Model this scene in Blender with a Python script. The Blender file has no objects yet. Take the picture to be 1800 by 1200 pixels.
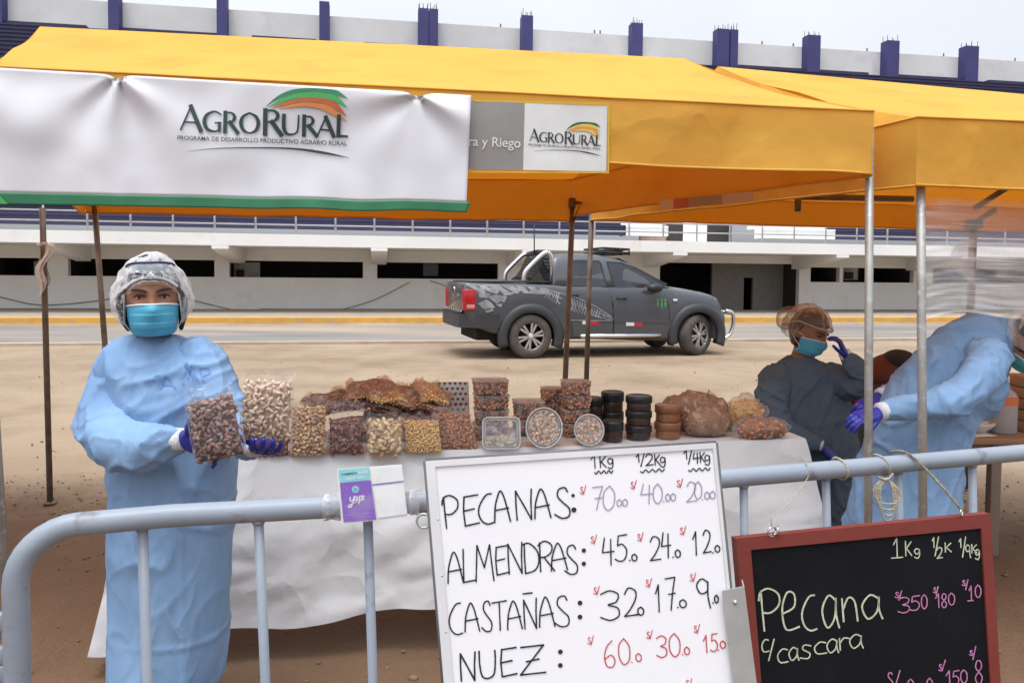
import bpy, bmesh, math, random
from mathutils import Vector, Matrix, Euler, noise
from mathutils.bvhtree import BVHTree
random.seed(7)
R = math.radians
V = Vector
sc = bpy.context.scene
col = sc.collection

# ------------------------------------------------------------------ camera
FPX = 1350.0                      # focal length in photo pixels (photo is 1800 wide)
CAMZ = 1.5
PITCH, ROLL = R(2.5), 0.0092
PPY = 543.0                       # row of the principal point
cam_d = bpy.data.cameras.new("camera")
cam = bpy.data.objects.new("camera", cam_d)
col.objects.link(cam)
sc.camera = cam
cam_d.sensor_width = 36.0
cam_d.lens = 36.0 * FPX / 1800.0
cam_d.shift_y = -(600.0 - PPY) / 1800.0
cam_d.clip_start = 0.05
cam_d.clip_end = 3000.0
fw = V((0, math.cos(PITCH), -math.sin(PITCH)))
up0 = V((0, math.sin(PITCH), math.cos(PITCH)))
rt0 = V((1, 0, 0))
rt = rt0 * math.cos(ROLL) + up0 * math.sin(ROLL)
up = up0 * math.cos(ROLL) - rt0 * math.sin(ROLL)
CAM = V((0, 0, CAMZ))
cm = Matrix((rt, up, -fw)).transposed().to_4x4()
cm.translation = CAM
cam.matrix_world = cm

# ------------------------------------------------------------------ world, sun, exposure
SUN_EL, SUN_ROT = R(74), R(205)
w = bpy.data.worlds.new("World")
sc.world = w
w.use_nodes = True
nt = w.node_tree
nt.nodes.clear()
wo = nt.nodes.new('ShaderNodeOutputWorld')
bg = nt.nodes.new('ShaderNodeBackground')
sky = nt.nodes.new('ShaderNodeTexSky')
sky.sky_type = 'NISHITA'
sky.sun_disc = False
sky.sun_elevation = SUN_EL
sky.sun_rotation = SUN_ROT
sky.air_density = 1.0
sky.dust_density = 6.0
sky.ozone_density = 1.0
hs = nt.nodes.new('ShaderNodeHueSaturation')
hs.inputs['Saturation'].default_value = 0.15
gm = nt.nodes.new('ShaderNodeGamma')
gm.inputs['Gamma'].default_value = 0.55
ms = nt.nodes.new('ShaderNodeMix')
ms.data_type = 'RGBA'
ms.blend_type = 'MULTIPLY'
ms.inputs[0].default_value = 1.0
nt.links.new(sky.outputs[0], hs.inputs['Color'])
nt.links.new(hs.outputs[0], gm.inputs['Color'])
nt.links.new(gm.outputs[0], ms.inputs[6])
ms.inputs[7].default_value = (2.98, 3.08, 3.28, 1)
# overcast dome: brighter overhead than at the horizon
tcw = nt.nodes.new('ShaderNodeTexCoord'); sx = nt.nodes.new('ShaderNodeSeparateXYZ'); nt.links.new(tcw.outputs['Generated'], sx.inputs[0])
mrw = nt.nodes.new('ShaderNodeMapRange'); mrw.inputs[1].default_value = .12; mrw.inputs[2].default_value = 1.0; mrw.inputs[3].default_value = .90; mrw.inputs[4].default_value = 1.6
nt.links.new(sx.outputs[2], mrw.inputs[0])
cln = nt.nodes.new('ShaderNodeTexNoise'); cln.inputs['Scale'].default_value = 3.0; cln.inputs['Detail'].default_value = 5; nt.links.new(tcw.outputs['Generated'], cln.inputs['Vector'])
clr = nt.nodes.new('ShaderNodeMapRange'); clr.inputs[1].default_value = .3; clr.inputs[2].default_value = .7; clr.inputs[3].default_value = .95; clr.inputs[4].default_value = 1.05; nt.links.new(cln.outputs['Fac'], clr.inputs[0])
mw = nt.nodes.new('ShaderNodeMath'); mw.operation = 'MULTIPLY'; nt.links.new(mrw.outputs[0], mw.inputs[0]); nt.links.new(clr.outputs[0], mw.inputs[1])
ms2 = nt.nodes.new('ShaderNodeVectorMath'); ms2.operation = 'SCALE'; nt.links.new(ms.outputs[2], ms2.inputs[0]); nt.links.new(mw.outputs[0], ms2.inputs['Scale'])
nt.links.new(ms2.outputs[0], bg.inputs['Color'])
bg.inputs['Strength'].default_value = 0.12
nt.links.new(bg.outputs[0], wo.inputs['Surface'])
sun_d = bpy.data.lights.new("sun", 'SUN')
sun_d.energy = 1.1
sun_d.angle = R(25)
sun_d.color = (1.0, 0.98, 0.95)
sun = bpy.data.objects.new("sun", sun_d)
col.objects.link(sun)
# light arrives from the left behind the camera, high up
sdir = V((math.sin(SUN_ROT) * math.cos(SUN_EL), math.cos(SUN_ROT) * math.cos(SUN_EL), math.sin(SUN_EL)))
sun.rotation_euler = (-sdir).to_track_quat('-Z', 'Y').to_euler()
sc.view_settings.view_transform = 'Standard'
sc.view_settings.look = 'None'
sc.view_settings.gamma = 1.0
sc.view_settings.exposure = 0.42
sc.cycles.max_bounces = 10
sc.cycles.transparent_max_bounces = 24
sc.cycles.transmission_bounces = 6
sc.cycles.use_denoising = True

# ------------------------------------------------------------------ photo pixel -> world
def ray(px, py):
    return fw * FPX + rt * (px - 900.0) + up * (PPY - py)
def at(px, py, d):
    """point on the sight line of a photo pixel, d metres in front (world Y)"""
    r = ray(px, py)
    return CAM + r * (d / r.y)
def at_z(px, py, z):
    r = ray(px, py)
    return CAM + r * ((z - CAMZ) / r.z)
def at_plane(px, py, o, n):
    r = ray(px, py)
    return CAM + r * ((o - CAM).dot(n) / r.dot(n))

# ------------------------------------------------------------------ mesh builder
def crom(pts, k=6, closed=False):
    """Catmull-Rom through the points (any dimension)"""
    n = len(pts)
    if n < 3:
        return list(pts)
    D = len(pts[0])
    out = []
    rng = n if closed else n - 1
    for i in range(rng):
        if closed:
            p0, p1, p2, p3 = pts[(i - 1) % n], pts[i], pts[(i + 1) % n], pts[(i + 2) % n]
        else:
            p0, p1, p2, p3 = pts[max(i - 1, 0)], pts[i], pts[i + 1], pts[min(i + 2, n - 1)]
        for j in range(k):
            t = j / k
            out.append(tuple(.5 * (2 * p1[a] + (p2[a] - p0[a]) * t + (2 * p0[a] - 5 * p1[a] + 4 * p2[a] - p3[a]) * t * t
                             + (3 * p1[a] - p0[a] - 3 * p2[a] + p3[a]) * t ** 3) for a in range(D)))
    if not closed:
        out.append(tuple(pts[-1]))
    return out

class MB:
    def __init__(s):
        s.v = []; s.f = []; s.m = []; s.s = []
    def add(s, vs, fs, mi=0, sm=False):
        o = len(s.v)
        s.v += [V(v) for v in vs]
        for f in fs:
            s.f.append([i + o for i in f]); s.m.append(mi); s.s.append(sm)
        return s
    def merge(s, other, M=None, mi=None):
        o = len(s.v)
        s.v += [(M @ v) if M else v.copy() for v in other.v]
        s.f += [[i + o for i in f] for f in other.f]
        s.m += list(other.m) if mi is None else [mi] * len(other.m)
        s.s += list(other.s)
        return s
    def box(s, c, size, bev=0.0, rz=0.0, mi=0, M=None):
        bm = bmesh.new()
        bmesh.ops.create_cube(bm, size=1.0)
        for v in bm.verts:
            v.co = V((v.co.x * size[0], v.co.y * size[1], v.co.z * size[2]))
        if bev > 0:
            bmesh.ops.bevel(bm, geom=list(bm.edges), offset=min(bev, min(size) * .45), segments=2, profile=.5, affect='EDGES')
        T = M if M is not None else Matrix.Translation(V(c)) @ Matrix.Rotation(rz, 4, 'Z')
        bm.verts.index_update()
        s.add([T @ v.co for v in bm.verts], [[v.index for v in f.verts] for f in bm.faces], mi, bev > 0)
        bm.free()
        return s
    def ring_faces(s, n, k, o=0):
        return [[o + i * n + j, o + i * n + (j + 1) % n, o + (i + 1) * n + (j + 1) % n, o + (i + 1) * n + j]
                for i in range(k - 1) for j in range(n)]
    def loft(s, rings, mi=0, caps=True, sm=True):
        n, k = len(rings[0]), len(rings)
        fs = s.ring_faces(n, k)
        if caps:
            fs.append(list(range(n))[::-1]); fs.append([(k - 1) * n + j for j in range(n)])
        return s.add([p for r in rings for p in r], fs, mi, sm)
    def tube(s, pts, r, n=10, mi=0, caps=True, sy=1.0, sm=True):
        pts = [V(p) for p in pts]
        m = len(pts)
        rr = list(r) if isinstance(r, (list, tuple)) else [r] * m
        rings = []
        u = None
        for i, p in enumerate(pts):
            t = (pts[min(i + 1, m - 1)] - pts[max(i - 1, 0)])
            t = t.normalized() if t.length > 1e-9 else V((0, 0, 1))
            if u is None:
                u = t.cross(V((0, 1, 0)))
                if u.length < .1:
                    u = t.cross(V((1, 0, 0)))
            u = (u - t * u.dot(t))
            u = u.normalized() if u.length > 1e-6 else t.orthogonal().normalized()
            b = t.cross(u)
            ring = []
            for j in range(n):
                a = 2 * math.pi * j / n
                q = (u * math.cos(a) + b * math.sin(a)) * rr[i]
                q.y *= sy
                ring.append(p + q)
            rings.append(ring)
        return s.loft(rings, mi, caps, sm)
    def lathe(s, prof, n=24, M=None, mi=0, sm=True, caps=True):
        M = M or Matrix()
        rings = [[M @ V((r * math.cos(2 * math.pi * j / n), r * math.sin(2 * math.pi * j / n), z)) for j in range(n)] for r, z in prof]
        return s.loft(rings, mi, caps, sm)
    def ell(s, c, rad, nu=16, nv=10, M=None, mi=0, fn=None):
        vs = []; fs = []
        for i in range(nv + 1):
            th = math.pi * i / nv
            for j in range(nu):
                ph = 2 * math.pi * j / nu
                p = V((rad[0] * math.sin(th) * math.cos(ph), rad[1] * math.sin(th) * math.sin(ph), rad[2] * math.cos(th)))
                if fn: p = fn(p)
                p = p + V(c)
                vs.append(M @ p if M else p)
        for i in range(nv):
            for j in range(nu):
                a, b = i * nu + j, i * nu + (j + 1) % nu
                if i == 0: fs.append([a, b + nu, a + nu][::-1])
                elif i == nv - 1: fs.append([a, b, a + nu][::-1])
                else: fs.append([a, b, b + nu, a + nu][::-1])
        return s.add(vs, fs, mi, True)
    def grid(s, fn, nu, nv, mi=0, sm=True):
        vs = [fn(i / nu, j / nv) for j in range(nv + 1) for i in range(nu + 1)]
        fs = [[j * (nu + 1) + i, j * (nu + 1) + i + 1, (j + 1) * (nu + 1) + i + 1, (j + 1) * (nu + 1) + i] for j in range(nv) for i in range(nu)]
        return s.add(vs, fs, mi, sm)
    def sheet(s, fn, nu, nv, th, mi=0):
        """grid with a back face th behind along +Y (cloth with thickness)"""
        n = (nu + 1) * (nv + 1)
        a = [V(fn(i / nu, j / nv)) for j in range(nv + 1) for i in range(nu + 1)]
        th = V((0, th, 0)) if not isinstance(th, Vector) else th
        vs = a + [p + th for p in a]
        fs = []
        for j in range(nv):
            for i in range(nu):
                q = [j * (nu + 1) + i, j * (nu + 1) + i + 1, (j + 1) * (nu + 1) + i + 1, (j + 1) * (nu + 1) + i]
                fs.append(q); fs.append([k + n for k in q[::-1]])
        bd = [i for i in range(nu + 1)] + [j * (nu + 1) + nu for j in range(1, nv + 1)] + [nv * (nu + 1) + i for i in range(nu - 1, -1, -1)] + [j * (nu + 1) for j in range(nv - 1, 0, -1)]
        for k in range(len(bd)):
            x, y = bd[k], bd[(k + 1) % len(bd)]
            fs.append([x, y, y + n, x + n][::-1])
        return s.add(vs, fs, mi, True)
    def prism(s, poly, off, mi=0, sm=False):
        """closed polygon (3-D points) extruded by vector off"""
        n = len(poly); off = V(off)
        return s.add([V(p) for p in poly] + [V(p) + off for p in poly],
                     [list(range(n)), [n + i for i in range(n)][::-1]] + [[(i + 1) % n, i, n + i, n + (i + 1) % n] for i in range(n)], mi, sm)
    def ribbon(s, pts, wd, fn, mi=0):
        """flat stroke: 2-D polyline of given width laid on a surface by fn(x, y)"""
        n = len(pts)
        ww = list(wd) if isinstance(wd, (list, tuple)) else [wd] * n
        L = []; Rr = []
        for i in range(n):
            a, b = pts[max(i - 1, 0)], pts[min(i + 1, n - 1)]
            dx, dy = b[0] - a[0], b[1] - a[1]
            l = math.hypot(dx, dy) or 1
            nx, ny = -dy / l * ww[i] / 2, dx / l * ww[i] / 2
            ex, ey = 0, 0
            if i in (0, n - 1):
                k = (-.35 if i == 0 else .35) * ww[i]
                ex, ey = dx / l * k, dy / l * k
            L.append(fn(pts[i][0] + nx + ex, pts[i][1] + ny + ey)); Rr.append(fn(pts[i][0] - nx + ex, pts[i][1] - ny + ey))
        return s.add(L + Rr, [[i, i + 1, n + i + 1, n + i] for i in range(n - 1)], mi, False)
    def poly2(s, pts, fn, mi=0):
        return s.add([fn(*p) for p in pts], [list(range(len(pts)))], mi, False)

# ------------------------------------------------------------------ objects
W = {}
def mats_of(m):
    return m if isinstance(m, (list, tuple)) else [m]
def obj(name, mb, m, parent=None, local=False, base=None, label=None, recalc=True):
    """link the builder as ONE mesh; points are world points unless local"""
    me = bpy.data.meshes.new(name)
    if parent is not None:
        M = Matrix() if local else W[parent].inverted()
        Wm = W[parent]
    else:
        b = V(base) if base is not None else V((0, 0, 0))
        M = Matrix() if local else Matrix.Translation(-b)
        Wm = Matrix.Translation(b)
    me.from_pydata([(M @ v)[:] for v in mb.v], [], mb.f)
    for mm in mats_of(m):
        me.materials.append(mm)
    for p, i, s in zip(me.polygons, mb.m, mb.s):
        p.material_index = i; p.use_smooth = s
    if recalc:
        bm = bmesh.new(); bm.from_mesh(me)
        bmesh.ops.recalc_face_normals(bm, faces=bm.faces)
        bm.to_mesh(me); bm.free()
    o = bpy.data.objects.new(name, me)
    col.objects.link(o)
    if parent is not None:
        o.parent = parent
    else:
        o.location = Wm.translation
    W[o] = Wm
    if label: o['label'] = label
    return o
def tag(o, label, cat, group=None):
    o['label'] = label; o['category'] = cat
    if group: o['group'] = group
    return o
def struct(o):
    o['kind'] = 'structure'
    return o
def thing(name, label, cat, loc=(0, 0, 0), rot=(0, 0, 0), group=None, scale=1.0):
    o = bpy.data.objects.new(name, None)
    o.empty_display_size = .1
    col.objects.link(o)
    o.location = loc; o.rotation_euler = rot; o.scale = (scale,) * 3
    W[o] = Matrix.LocRotScale(V(loc), Euler(rot), V((scale,) * 3))
    return tag(o, label, cat, group)
def dup(root, loc, rot, label, scale=None):
    c = root.copy(); col.objects.link(c)
    c.location = loc; c.rotation_euler = rot; c['label'] = label
    if scale: c.scale = (scale,) * 3
    for ch in list(root.children):
        d = ch.copy(); col.objects.link(d); d.parent = c
        for g in list(ch.children):
            e = g.copy(); col.objects.link(e); e.parent = d
    return c
def remeshed(mb, voxel, smooth=2, disp=None):
    """one continuous surface out of overlapping closed pieces"""
    me = bpy.data.meshes.new("tmp")
    me.from_pydata([v[:] for v in mb.v], [], mb.f)
    bm = bmesh.new(); bm.from_mesh(me)
    bmesh.ops.recalc_face_normals(bm, faces=bm.faces)
    bm.to_mesh(me); bm.free()
    o = bpy.data.objects.new("tmp", me); col.objects.link(o)
    r = o.modifiers.new("r", 'REMESH'); r.mode = 'VOXEL'; r.voxel_size = voxel
    if smooth:
        k = o.modifiers.new("s", 'SMOOTH'); k.iterations = smooth; k.factor = .5
    dg = bpy.context.evaluated_depsgraph_get(); dg.update()
    ev = o.evaluated_get(dg).to_mesh()
    vs = [v.co.copy() for v in ev.vertices]; ns = [v.normal.copy() for v in ev.vertices]
    fs = [list(p.vertices) for p in ev.polygons]
    o.evaluated_get(dg).to_mesh_clear()
    bpy.data.objects.remove(o); bpy.data.meshes.remove(me)
    if disp:
        vs = [v + n * disp(v, n) for v, n in zip(vs, ns)]
    out = MB(); out.add(vs, fs, 0, True)
    return out
def text_tris(body, bold=0.0):
    """built-in font as triangles in a unit box (x right, y down)"""
    cu = bpy.data.curves.new("t", 'FONT'); cu.body = body; cu.offset = bold
    o = bpy.data.objects.new("t", cu); col.objects.link(o)
    dg = bpy.context.evaluated_depsgraph_get(); dg.update()
    me = o.evaluated_get(dg).to_mesh()
    vs = [(v.co.x, v.co.y) for v in me.vertices]; fs = [list(p.vertices) for p in me.polygons]
    o.evaluated_get(dg).to_mesh_clear()
    bpy.data.objects.remove(o); bpy.data.curves.remove(cu)
    x0 = min(v[0] for v in vs); x1 = max(v[0] for v in vs)
    y0 = min(v[1] for v in vs); y1 = max(v[1] for v in vs)
    return [((x - x0) / (x1 - x0), 1 - (y - y0) / (y1 - y0)) for x, y in vs], fs
def put_text(mb, body, quad, fn, mi, bold=0.0):
    """quad: four 2-D corners tl, tr, br, bl; fn lays a 2-D point on the surface"""
    vs, fs = text_tris(body, bold)
    tl, tr, br, bl = quad
    out = []
    for u, v in vs:
        a = [(tl[k] * (1 - u) + tr[k] * u) * (1 - v) + (bl[k] * (1 - u) + br[k] * u) * v for k in (0, 1)]
        out.append(fn(*a))
    mb.add(out, fs, mi, False)

# ------------------------------------------------------------------ materials
def mat(name, c, rough=.6, metal=0.0, c2=None, vs=4.0, bump=0.0, bs=60.0, transl=0.0, tcol=None, alpha=1.0, stretch=(1, 1, 1),
        spec=.5, detail=5.0, contrast=(.35, .65), coat=0.0, c3=None, vs3=1.0, bdist=.01, con3=(.4, .65), crump=None, zone=None):
    m = bpy.data.materials.new(name); m.use_nodes = True
    t = m.node_tree; N = t.nodes; Lk = t.links
    N.clear()
    out = N.new('ShaderNodeOutputMaterial'); p = N.new('ShaderNodeBsdfPrincipled')
    p.inputs['Roughness'].default_value = rough; p.inputs['Metallic'].default_value = metal
    p.inputs['Specular IOR Level'].default_value = spec
    p.inputs['Coat Weight'].default_value = coat
    tc = N.new('ShaderNodeTexCoord'); mp = N.new('ShaderNodeMapping'); mp.inputs['Scale'].default_value = stretch
    Lk.new(tc.outputs['Object'], mp.inputs['Vector'])
    def nz(scale, det):
        n = N.new('ShaderNodeTexNoise'); n.inputs['Scale'].default_value = scale; n.inputs['Detail'].default_value = det
        n.inputs['Roughness'].default_value = .6
        Lk.new(mp.outputs[0], n.inputs['Vector']); return n
    csock = None
    if c2 is None:
        c2 = tuple(x * .86 for x in c)
    n1 = nz(vs, detail); cr = N.new('ShaderNodeValToRGB')
    cr.color_ramp.elements[0].position = contrast[0]; cr.color_ramp.elements[1].position = contrast[1]
    cr.color_ramp.elements[0].color = (*c, 1); cr.color_ramp.elements[1].color = (*c2, 1)
    Lk.new(n1.outputs['Fac'], cr.inputs['Fac']); csock = cr.outputs['Color']
    if c3 is not None:
        n3 = nz(vs3, 6); mr = N.new('ShaderNodeMapRange'); mr.inputs[1].default_value = con3[0]; mr.inputs[2].default_value = con3[1]
        Lk.new(n3.outputs['Fac'], mr.inputs[0]); mx = N.new('ShaderNodeMix'); mx.data_type = 'RGBA'
        Lk.new(mr.outputs[0], mx.inputs[0]); Lk.new(csock, mx.inputs[6]); mx.inputs[7].default_value = (*c3, 1); csock = mx.outputs[2]
    if zone:          # browner soil with canopy shade painted in, uneven border, by distance along y
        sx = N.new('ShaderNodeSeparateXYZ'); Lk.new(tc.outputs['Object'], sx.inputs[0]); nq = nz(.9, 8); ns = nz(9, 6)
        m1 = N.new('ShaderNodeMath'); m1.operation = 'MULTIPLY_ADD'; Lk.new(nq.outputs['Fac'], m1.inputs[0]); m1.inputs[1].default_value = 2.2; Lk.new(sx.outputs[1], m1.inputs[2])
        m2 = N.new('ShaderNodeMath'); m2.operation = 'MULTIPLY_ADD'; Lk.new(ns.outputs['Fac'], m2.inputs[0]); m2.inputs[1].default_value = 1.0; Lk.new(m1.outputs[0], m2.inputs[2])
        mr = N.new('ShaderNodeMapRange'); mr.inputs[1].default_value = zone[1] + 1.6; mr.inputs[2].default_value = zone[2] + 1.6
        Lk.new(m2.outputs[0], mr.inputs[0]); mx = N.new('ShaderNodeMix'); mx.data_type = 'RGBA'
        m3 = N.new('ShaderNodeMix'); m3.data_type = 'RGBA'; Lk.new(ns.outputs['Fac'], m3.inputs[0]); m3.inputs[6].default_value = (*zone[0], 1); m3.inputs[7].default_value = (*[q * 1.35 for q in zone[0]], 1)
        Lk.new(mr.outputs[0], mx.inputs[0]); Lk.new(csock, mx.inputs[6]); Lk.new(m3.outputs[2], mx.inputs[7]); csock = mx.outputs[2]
    Lk.new(csock, p.inputs['Base Color'])
    bn = None
    if bump > 0:
        n2 = nz(bs, 4); bn = N.new('ShaderNodeBump'); bn.inputs['Strength'].default_value = bump; bn.inputs['Distance'].default_value = bdist
        Lk.new(n2.outputs['Fac'], bn.inputs['Height']); Lk.new(bn.outputs[0], p.inputs['Normal'])
    if crump:
        vo = N.new('ShaderNodeTexNoise'); vo.noise_type = 'RIDGED_MULTIFRACTAL'; vo.inputs['Scale'].default_value = crump[0]; vo.inputs['Detail'].default_value = 2.0; vo.inputs['Offset'].default_value = .95; vo.inputs['Gain'].default_value = 1.2; vo.inputs['Roughness'].default_value = .45
        nw = nz(4, 2); av = N.new('ShaderNodeVectorMath'); av.operation = 'MULTIPLY_ADD'
        Lk.new(nw.outputs['Color'], av.inputs[0]); av.inputs[1].default_value = (.25, .25, .25); Lk.new(mp.outputs[0], av.inputs[2]); Lk.new(av.outputs[0], vo.inputs['Vector'])
        b2 = N.new('ShaderNodeBump'); b2.inputs['Strength'].default_value = crump[1]; b2.inputs['Distance'].default_value = .03
        Lk.new(vo.outputs['Fac'], b2.inputs['Height'])
        if bn: Lk.new(bn.outputs[0], b2.inputs['Normal'])
        Lk.new(b2.outputs[0], p.inputs['Normal']); bn = b2
    sh = p.outputs[0]
    if transl > 0:
        tr = N.new('ShaderNodeBsdfTranslucent')
        if tcol: tr.inputs['Color'].default_value = (*tcol, 1)
        else: Lk.new(csock, tr.inputs['Color'])
        if bn: Lk.new(bn.outputs[0], tr.inputs['Normal'])
        mi = N.new('ShaderNodeMixShader'); mi.inputs[0].default_value = transl
        Lk.new(sh, mi.inputs[1]); Lk.new(tr.outputs[0], mi.inputs[2]); sh = mi.outputs[0]
    if alpha < 1:
        ta = N.new('ShaderNodeBsdfTransparent'); mi = N.new('ShaderNodeMixShader'); mi.inputs[0].default_value = alpha
        Lk.new(ta.outputs[0], mi.inputs[1]); Lk.new(sh, mi.inputs[2]); sh = mi.outputs[0]
    Lk.new(sh, out.inputs['Surface'])
    return m
def film(name, tint=(1, 1, 1), base=.05, edge=.5, white=(.85, .86, .88), rough=.12, streak=None, bump=.6, bs=40, streak_gain=.5, bstretch=(1, 1, 1), lo=.5, hi=.72):
    """clear plastic film: mostly transparent, glossy, whiter at grazing angles and in its creases"""
    m = bpy.data.materials.new(name); m.use_nodes = True
    t = m.node_tree; N = t.nodes; Lk = t.links; N.clear()
    out = N.new('ShaderNodeOutputMaterial')
    tr = N.new('ShaderNodeBsdfTransparent'); tr.inputs['Color'].default_value = (*tint, 1)
    p = N.new('ShaderNodeBsdfPrincipled'); p.inputs['Base Color'].default_value = (*white, 1); p.inputs['Roughness'].default_value = rough
    tc = N.new('ShaderNodeTexCoord'); mp = N.new('ShaderNodeMapping'); mp.inputs['Scale'].default_value = bstretch
    Lk.new(tc.outputs['Object'], mp.inputs['Vector'])
    n = N.new('ShaderNodeTexNoise'); n.inputs['Scale'].default_value = bs; n.inputs['Detail'].default_value = 4
    Lk.new(mp.outputs[0], n.inputs['Vector'])
    b = N.new('ShaderNodeBump'); b.inputs['Strength'].default_value = bump; b.inputs['Distance'].default_value = .01
    Lk.new(n.outputs['Fac'], b.inputs['Height']); Lk.new(b.outputs[0], p.inputs['Normal'])
    lw = N.new('ShaderNodeFresnel'); lw.inputs['IOR'].default_value = 1.4
    Lk.new(b.outputs[0], lw.inputs['Normal'])
    ma = N.new('ShaderNodeMath'); ma.operation = 'MULTIPLY_ADD'; Lk.new(lw.outputs[0], ma.inputs[0]); ma.inputs[1].default_value = edge; ma.inputs[2].default_value = base
    mr = N.new('ShaderNodeMapRange'); mr.inputs[1].default_value = lo; mr.inputs[2].default_value = hi; mr.inputs[4].default_value = streak_gain
    Lk.new(n.outputs['Fac'], mr.inputs[0])
    ad = N.new('ShaderNodeMath'); ad.operation = 'ADD'; ad.use_clamp = True
    Lk.new(ma.outputs[0], ad.inputs[0]); Lk.new(mr.outputs[0], ad.inputs[1])
    mx = N.new('ShaderNodeMixShader'); Lk.new(ad.outputs[0], mx.inputs[0]); Lk.new(tr.outputs[0], mx.inputs[1]); Lk.new(p.outputs[0], mx.inputs[2])
    Lk.new(mx.outputs[0], out.inputs['Surface'])
    return m

dirt = mat("dirt", (.285, .206, .134), .95, c2=(.215, .151, .095), vs=1.3, bump=.7, bs=34, c3=(.345, .26, .176), vs3=.35, bdist=.02, detail=9, zone=((.120, .070, .038), 5.6, 4.4))  # zone: browner soil near the stalls, darkened to stand in for canopy shade
asphalt = mat("asphalt", (.23, .21, .19), .9, c2=(.15, .14, .135), vs=.5, bump=.3, bs=60, c3=(.36, .28, .19), vs3=.33, stretch=(.25, 1, 1), con3=(.45, .7))
sidewalk_m = mat("pavement_concrete", (.36, .29, .22), .9, c2=(.29, .24, .19), vs=1.5)
kerb_y = mat("kerb_yellow_paint", (.66, .37, .06), .8, c2=(.55, .3, .07), vs=3, c3=(.4, .3, .2), vs3=5, con3=(.55, .7))
kerb_g = mat("kerb_concrete", (.46, .38, .3), .9, c2=(.36, .28, .2), vs=2)
white_wall = mat("white_wall_paint", (.80, .80, .79), .8, c2=(.75, .745, .73), vs=.5, c3=(.66, .63, .58), vs3=.9, con3=(.58, .8))
grey_panel = mat("grey_panel_paint", (.66, .66, .65), .8, c2=(.58, .58, .565), vs=.25, c3=(.5, .5, .49), vs3=.6, con3=(.55, .8))
blue_paint = mat("navy_seating_paint", (.036, .033, .080), .7, c2=(.028, .026, .066), vs=1)
blue_col = mat("blue_column_paint", (.045, .042, .165), .6, c2=(.036, .034, .135), vs=1)
blue_skirt = mat("navy_skirting_paint", (.05, .05, .13), .7)
dark_room = mat("unlit_room_plaster", (.05, .045, .04), .9)  # darkness of rooms and doorways put into the colour as near black
grey_room = mat("grey_room_plaster", (.30, .29, .27), .9)
pink_wall = mat("pink_plaster", (.42, .30, .25), .9)
rail_steel = mat("galvanised_rail", (.42, .41, .40), .5, .3)
rust = mat("rebar_rust", (.16, .09, .06), .8)
tent_y = mat("yellow_canvas", (.80, .465, .085), .75, c2=(.77, .43, .07), vs=1.2, bump=.25, bs=7, transl=.30, tcol=(.70, .22, .01), spec=.2, c3=(.64, .33, .06), vs3=2.5, con3=(.5, .8), crump=(1.6, .35))
steel_old = mat("tarnished_steel", (.20, .17, .145), .6, .3, c2=(.11, .08, .06), vs=9, bump=.3, bs=80)
steel_zinc = mat("zinc_tube", (.40, .40, .385), .45, .5, c2=(.30, .295, .27), vs=8, c3=(.5, .5, .48), vs3=30, con3=(.55, .65))
barrier_p = mat("grey_blue_paint", (.262, .295, .345), .42, .0, c2=(.228, .262, .31), vs=6, bump=.12, bs=25, c3=(.15, .15, .155), vs3=18, con3=(.60, .72), spec=.45)
vinyl = mat("white_vinyl", (.79, .79, .82), .45, c2=(.76, .76, .80), vs=2, bump=.1, bs=6, transl=.12, spec=.4)
v_green = mat("green_vinyl", (.025, .16, .075), .5, c2=(.03, .19, .09), vs=3)
v_green2 = mat("bright_green_ink", (.06, .42, .10), .5)
v_dkgreen = mat("dark_green_ink", (.02, .10, .06), .5)
v_teal = mat("teal_green_ink", (.03, .22, .10), .5)
v_orange = mat("orange_ink", (.72, .28, .08), .5)
v_red = mat("brick_ink", (.55, .14, .06), .5)
v_yel = mat("yellow_ink", (.75, .52, .06), .5)
v_grey = mat("grey_print", (.28, .26, .25), .5, c2=(.25, .235, .225), vs=5)
v_white = mat("white_print", (.72, .72, .70), .5)
v_black = mat("black_print", (.02, .022, .022), .5)
cloth_w = mat("white_tablecloth", (.74, .74, .745), .7, c2=(.70, .70, .705), vs=3, bump=.2, bs=9, transl=.15, spec=.25, crump=(2.6, .4))
board_w = mat("whiteboard_enamel", (.80, .80, .82), .25, c2=(.77, .77, .80), vs=3, spec=.4)
board_frame = mat("white_board_frame", (.68, .68, .69), .4)
alu = mat("aluminium_angle", (.46, .47, .46), .45, .4, c2=(.38, .39, .38), vs=12)
ink_k = mat("black_marker", (.018, .018, .022), .5)
ink_r = mat("red_marker", (.55, .07, .075), .5)
ink_p = mat("fading_violet_marker", (.34, .30, .42), .5)
frame_red = mat("red_brown_wood_paint", (.18, .032, .025), .45, c2=(.17, .028, .021), vs=14, stretch=(1, 1, 1), bump=.15, bs=30)
slate = mat("black_slate", (.006, .006, .008), .75, c2=(.009, .009, .012), vs=5, c3=(.016, .016, .018), vs3=7, con3=(.6, .85), spec=.12)
chalk_w = mat("pale_green_chalk", (.55, .60, .42), .9, c2=(.38, .42, .3), vs=80)
chalk_p = mat("pink_chalk", (.52, .20, .38), .9, c2=(.38, .14, .28), vs=80)
rope_m = mat("twine", (.62, .56, .42), .9, c2=(.42, .37, .26), vs=120, bump=.8, bs=300)
gown_b = mat("blue_nonwoven", (.29, .46, .70), .8, c2=(.265, .43, .67), vs=6, bump=.1, bs=120, stretch=(1.5, 1.5, .65), transl=.22, spec=.2, tcol=(.30, .5, .78), crump=(3.4, .5), c3=(.215, .36, .59), vs3=4, con3=(.45, .7))
gown_g = mat("grey_blue_nonwoven", (.105, .15, .20), .85, c2=(.09, .13, .175), vs=6, bump=.15, bs=120, spec=.2, crump=(4.5, .6))
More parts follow.
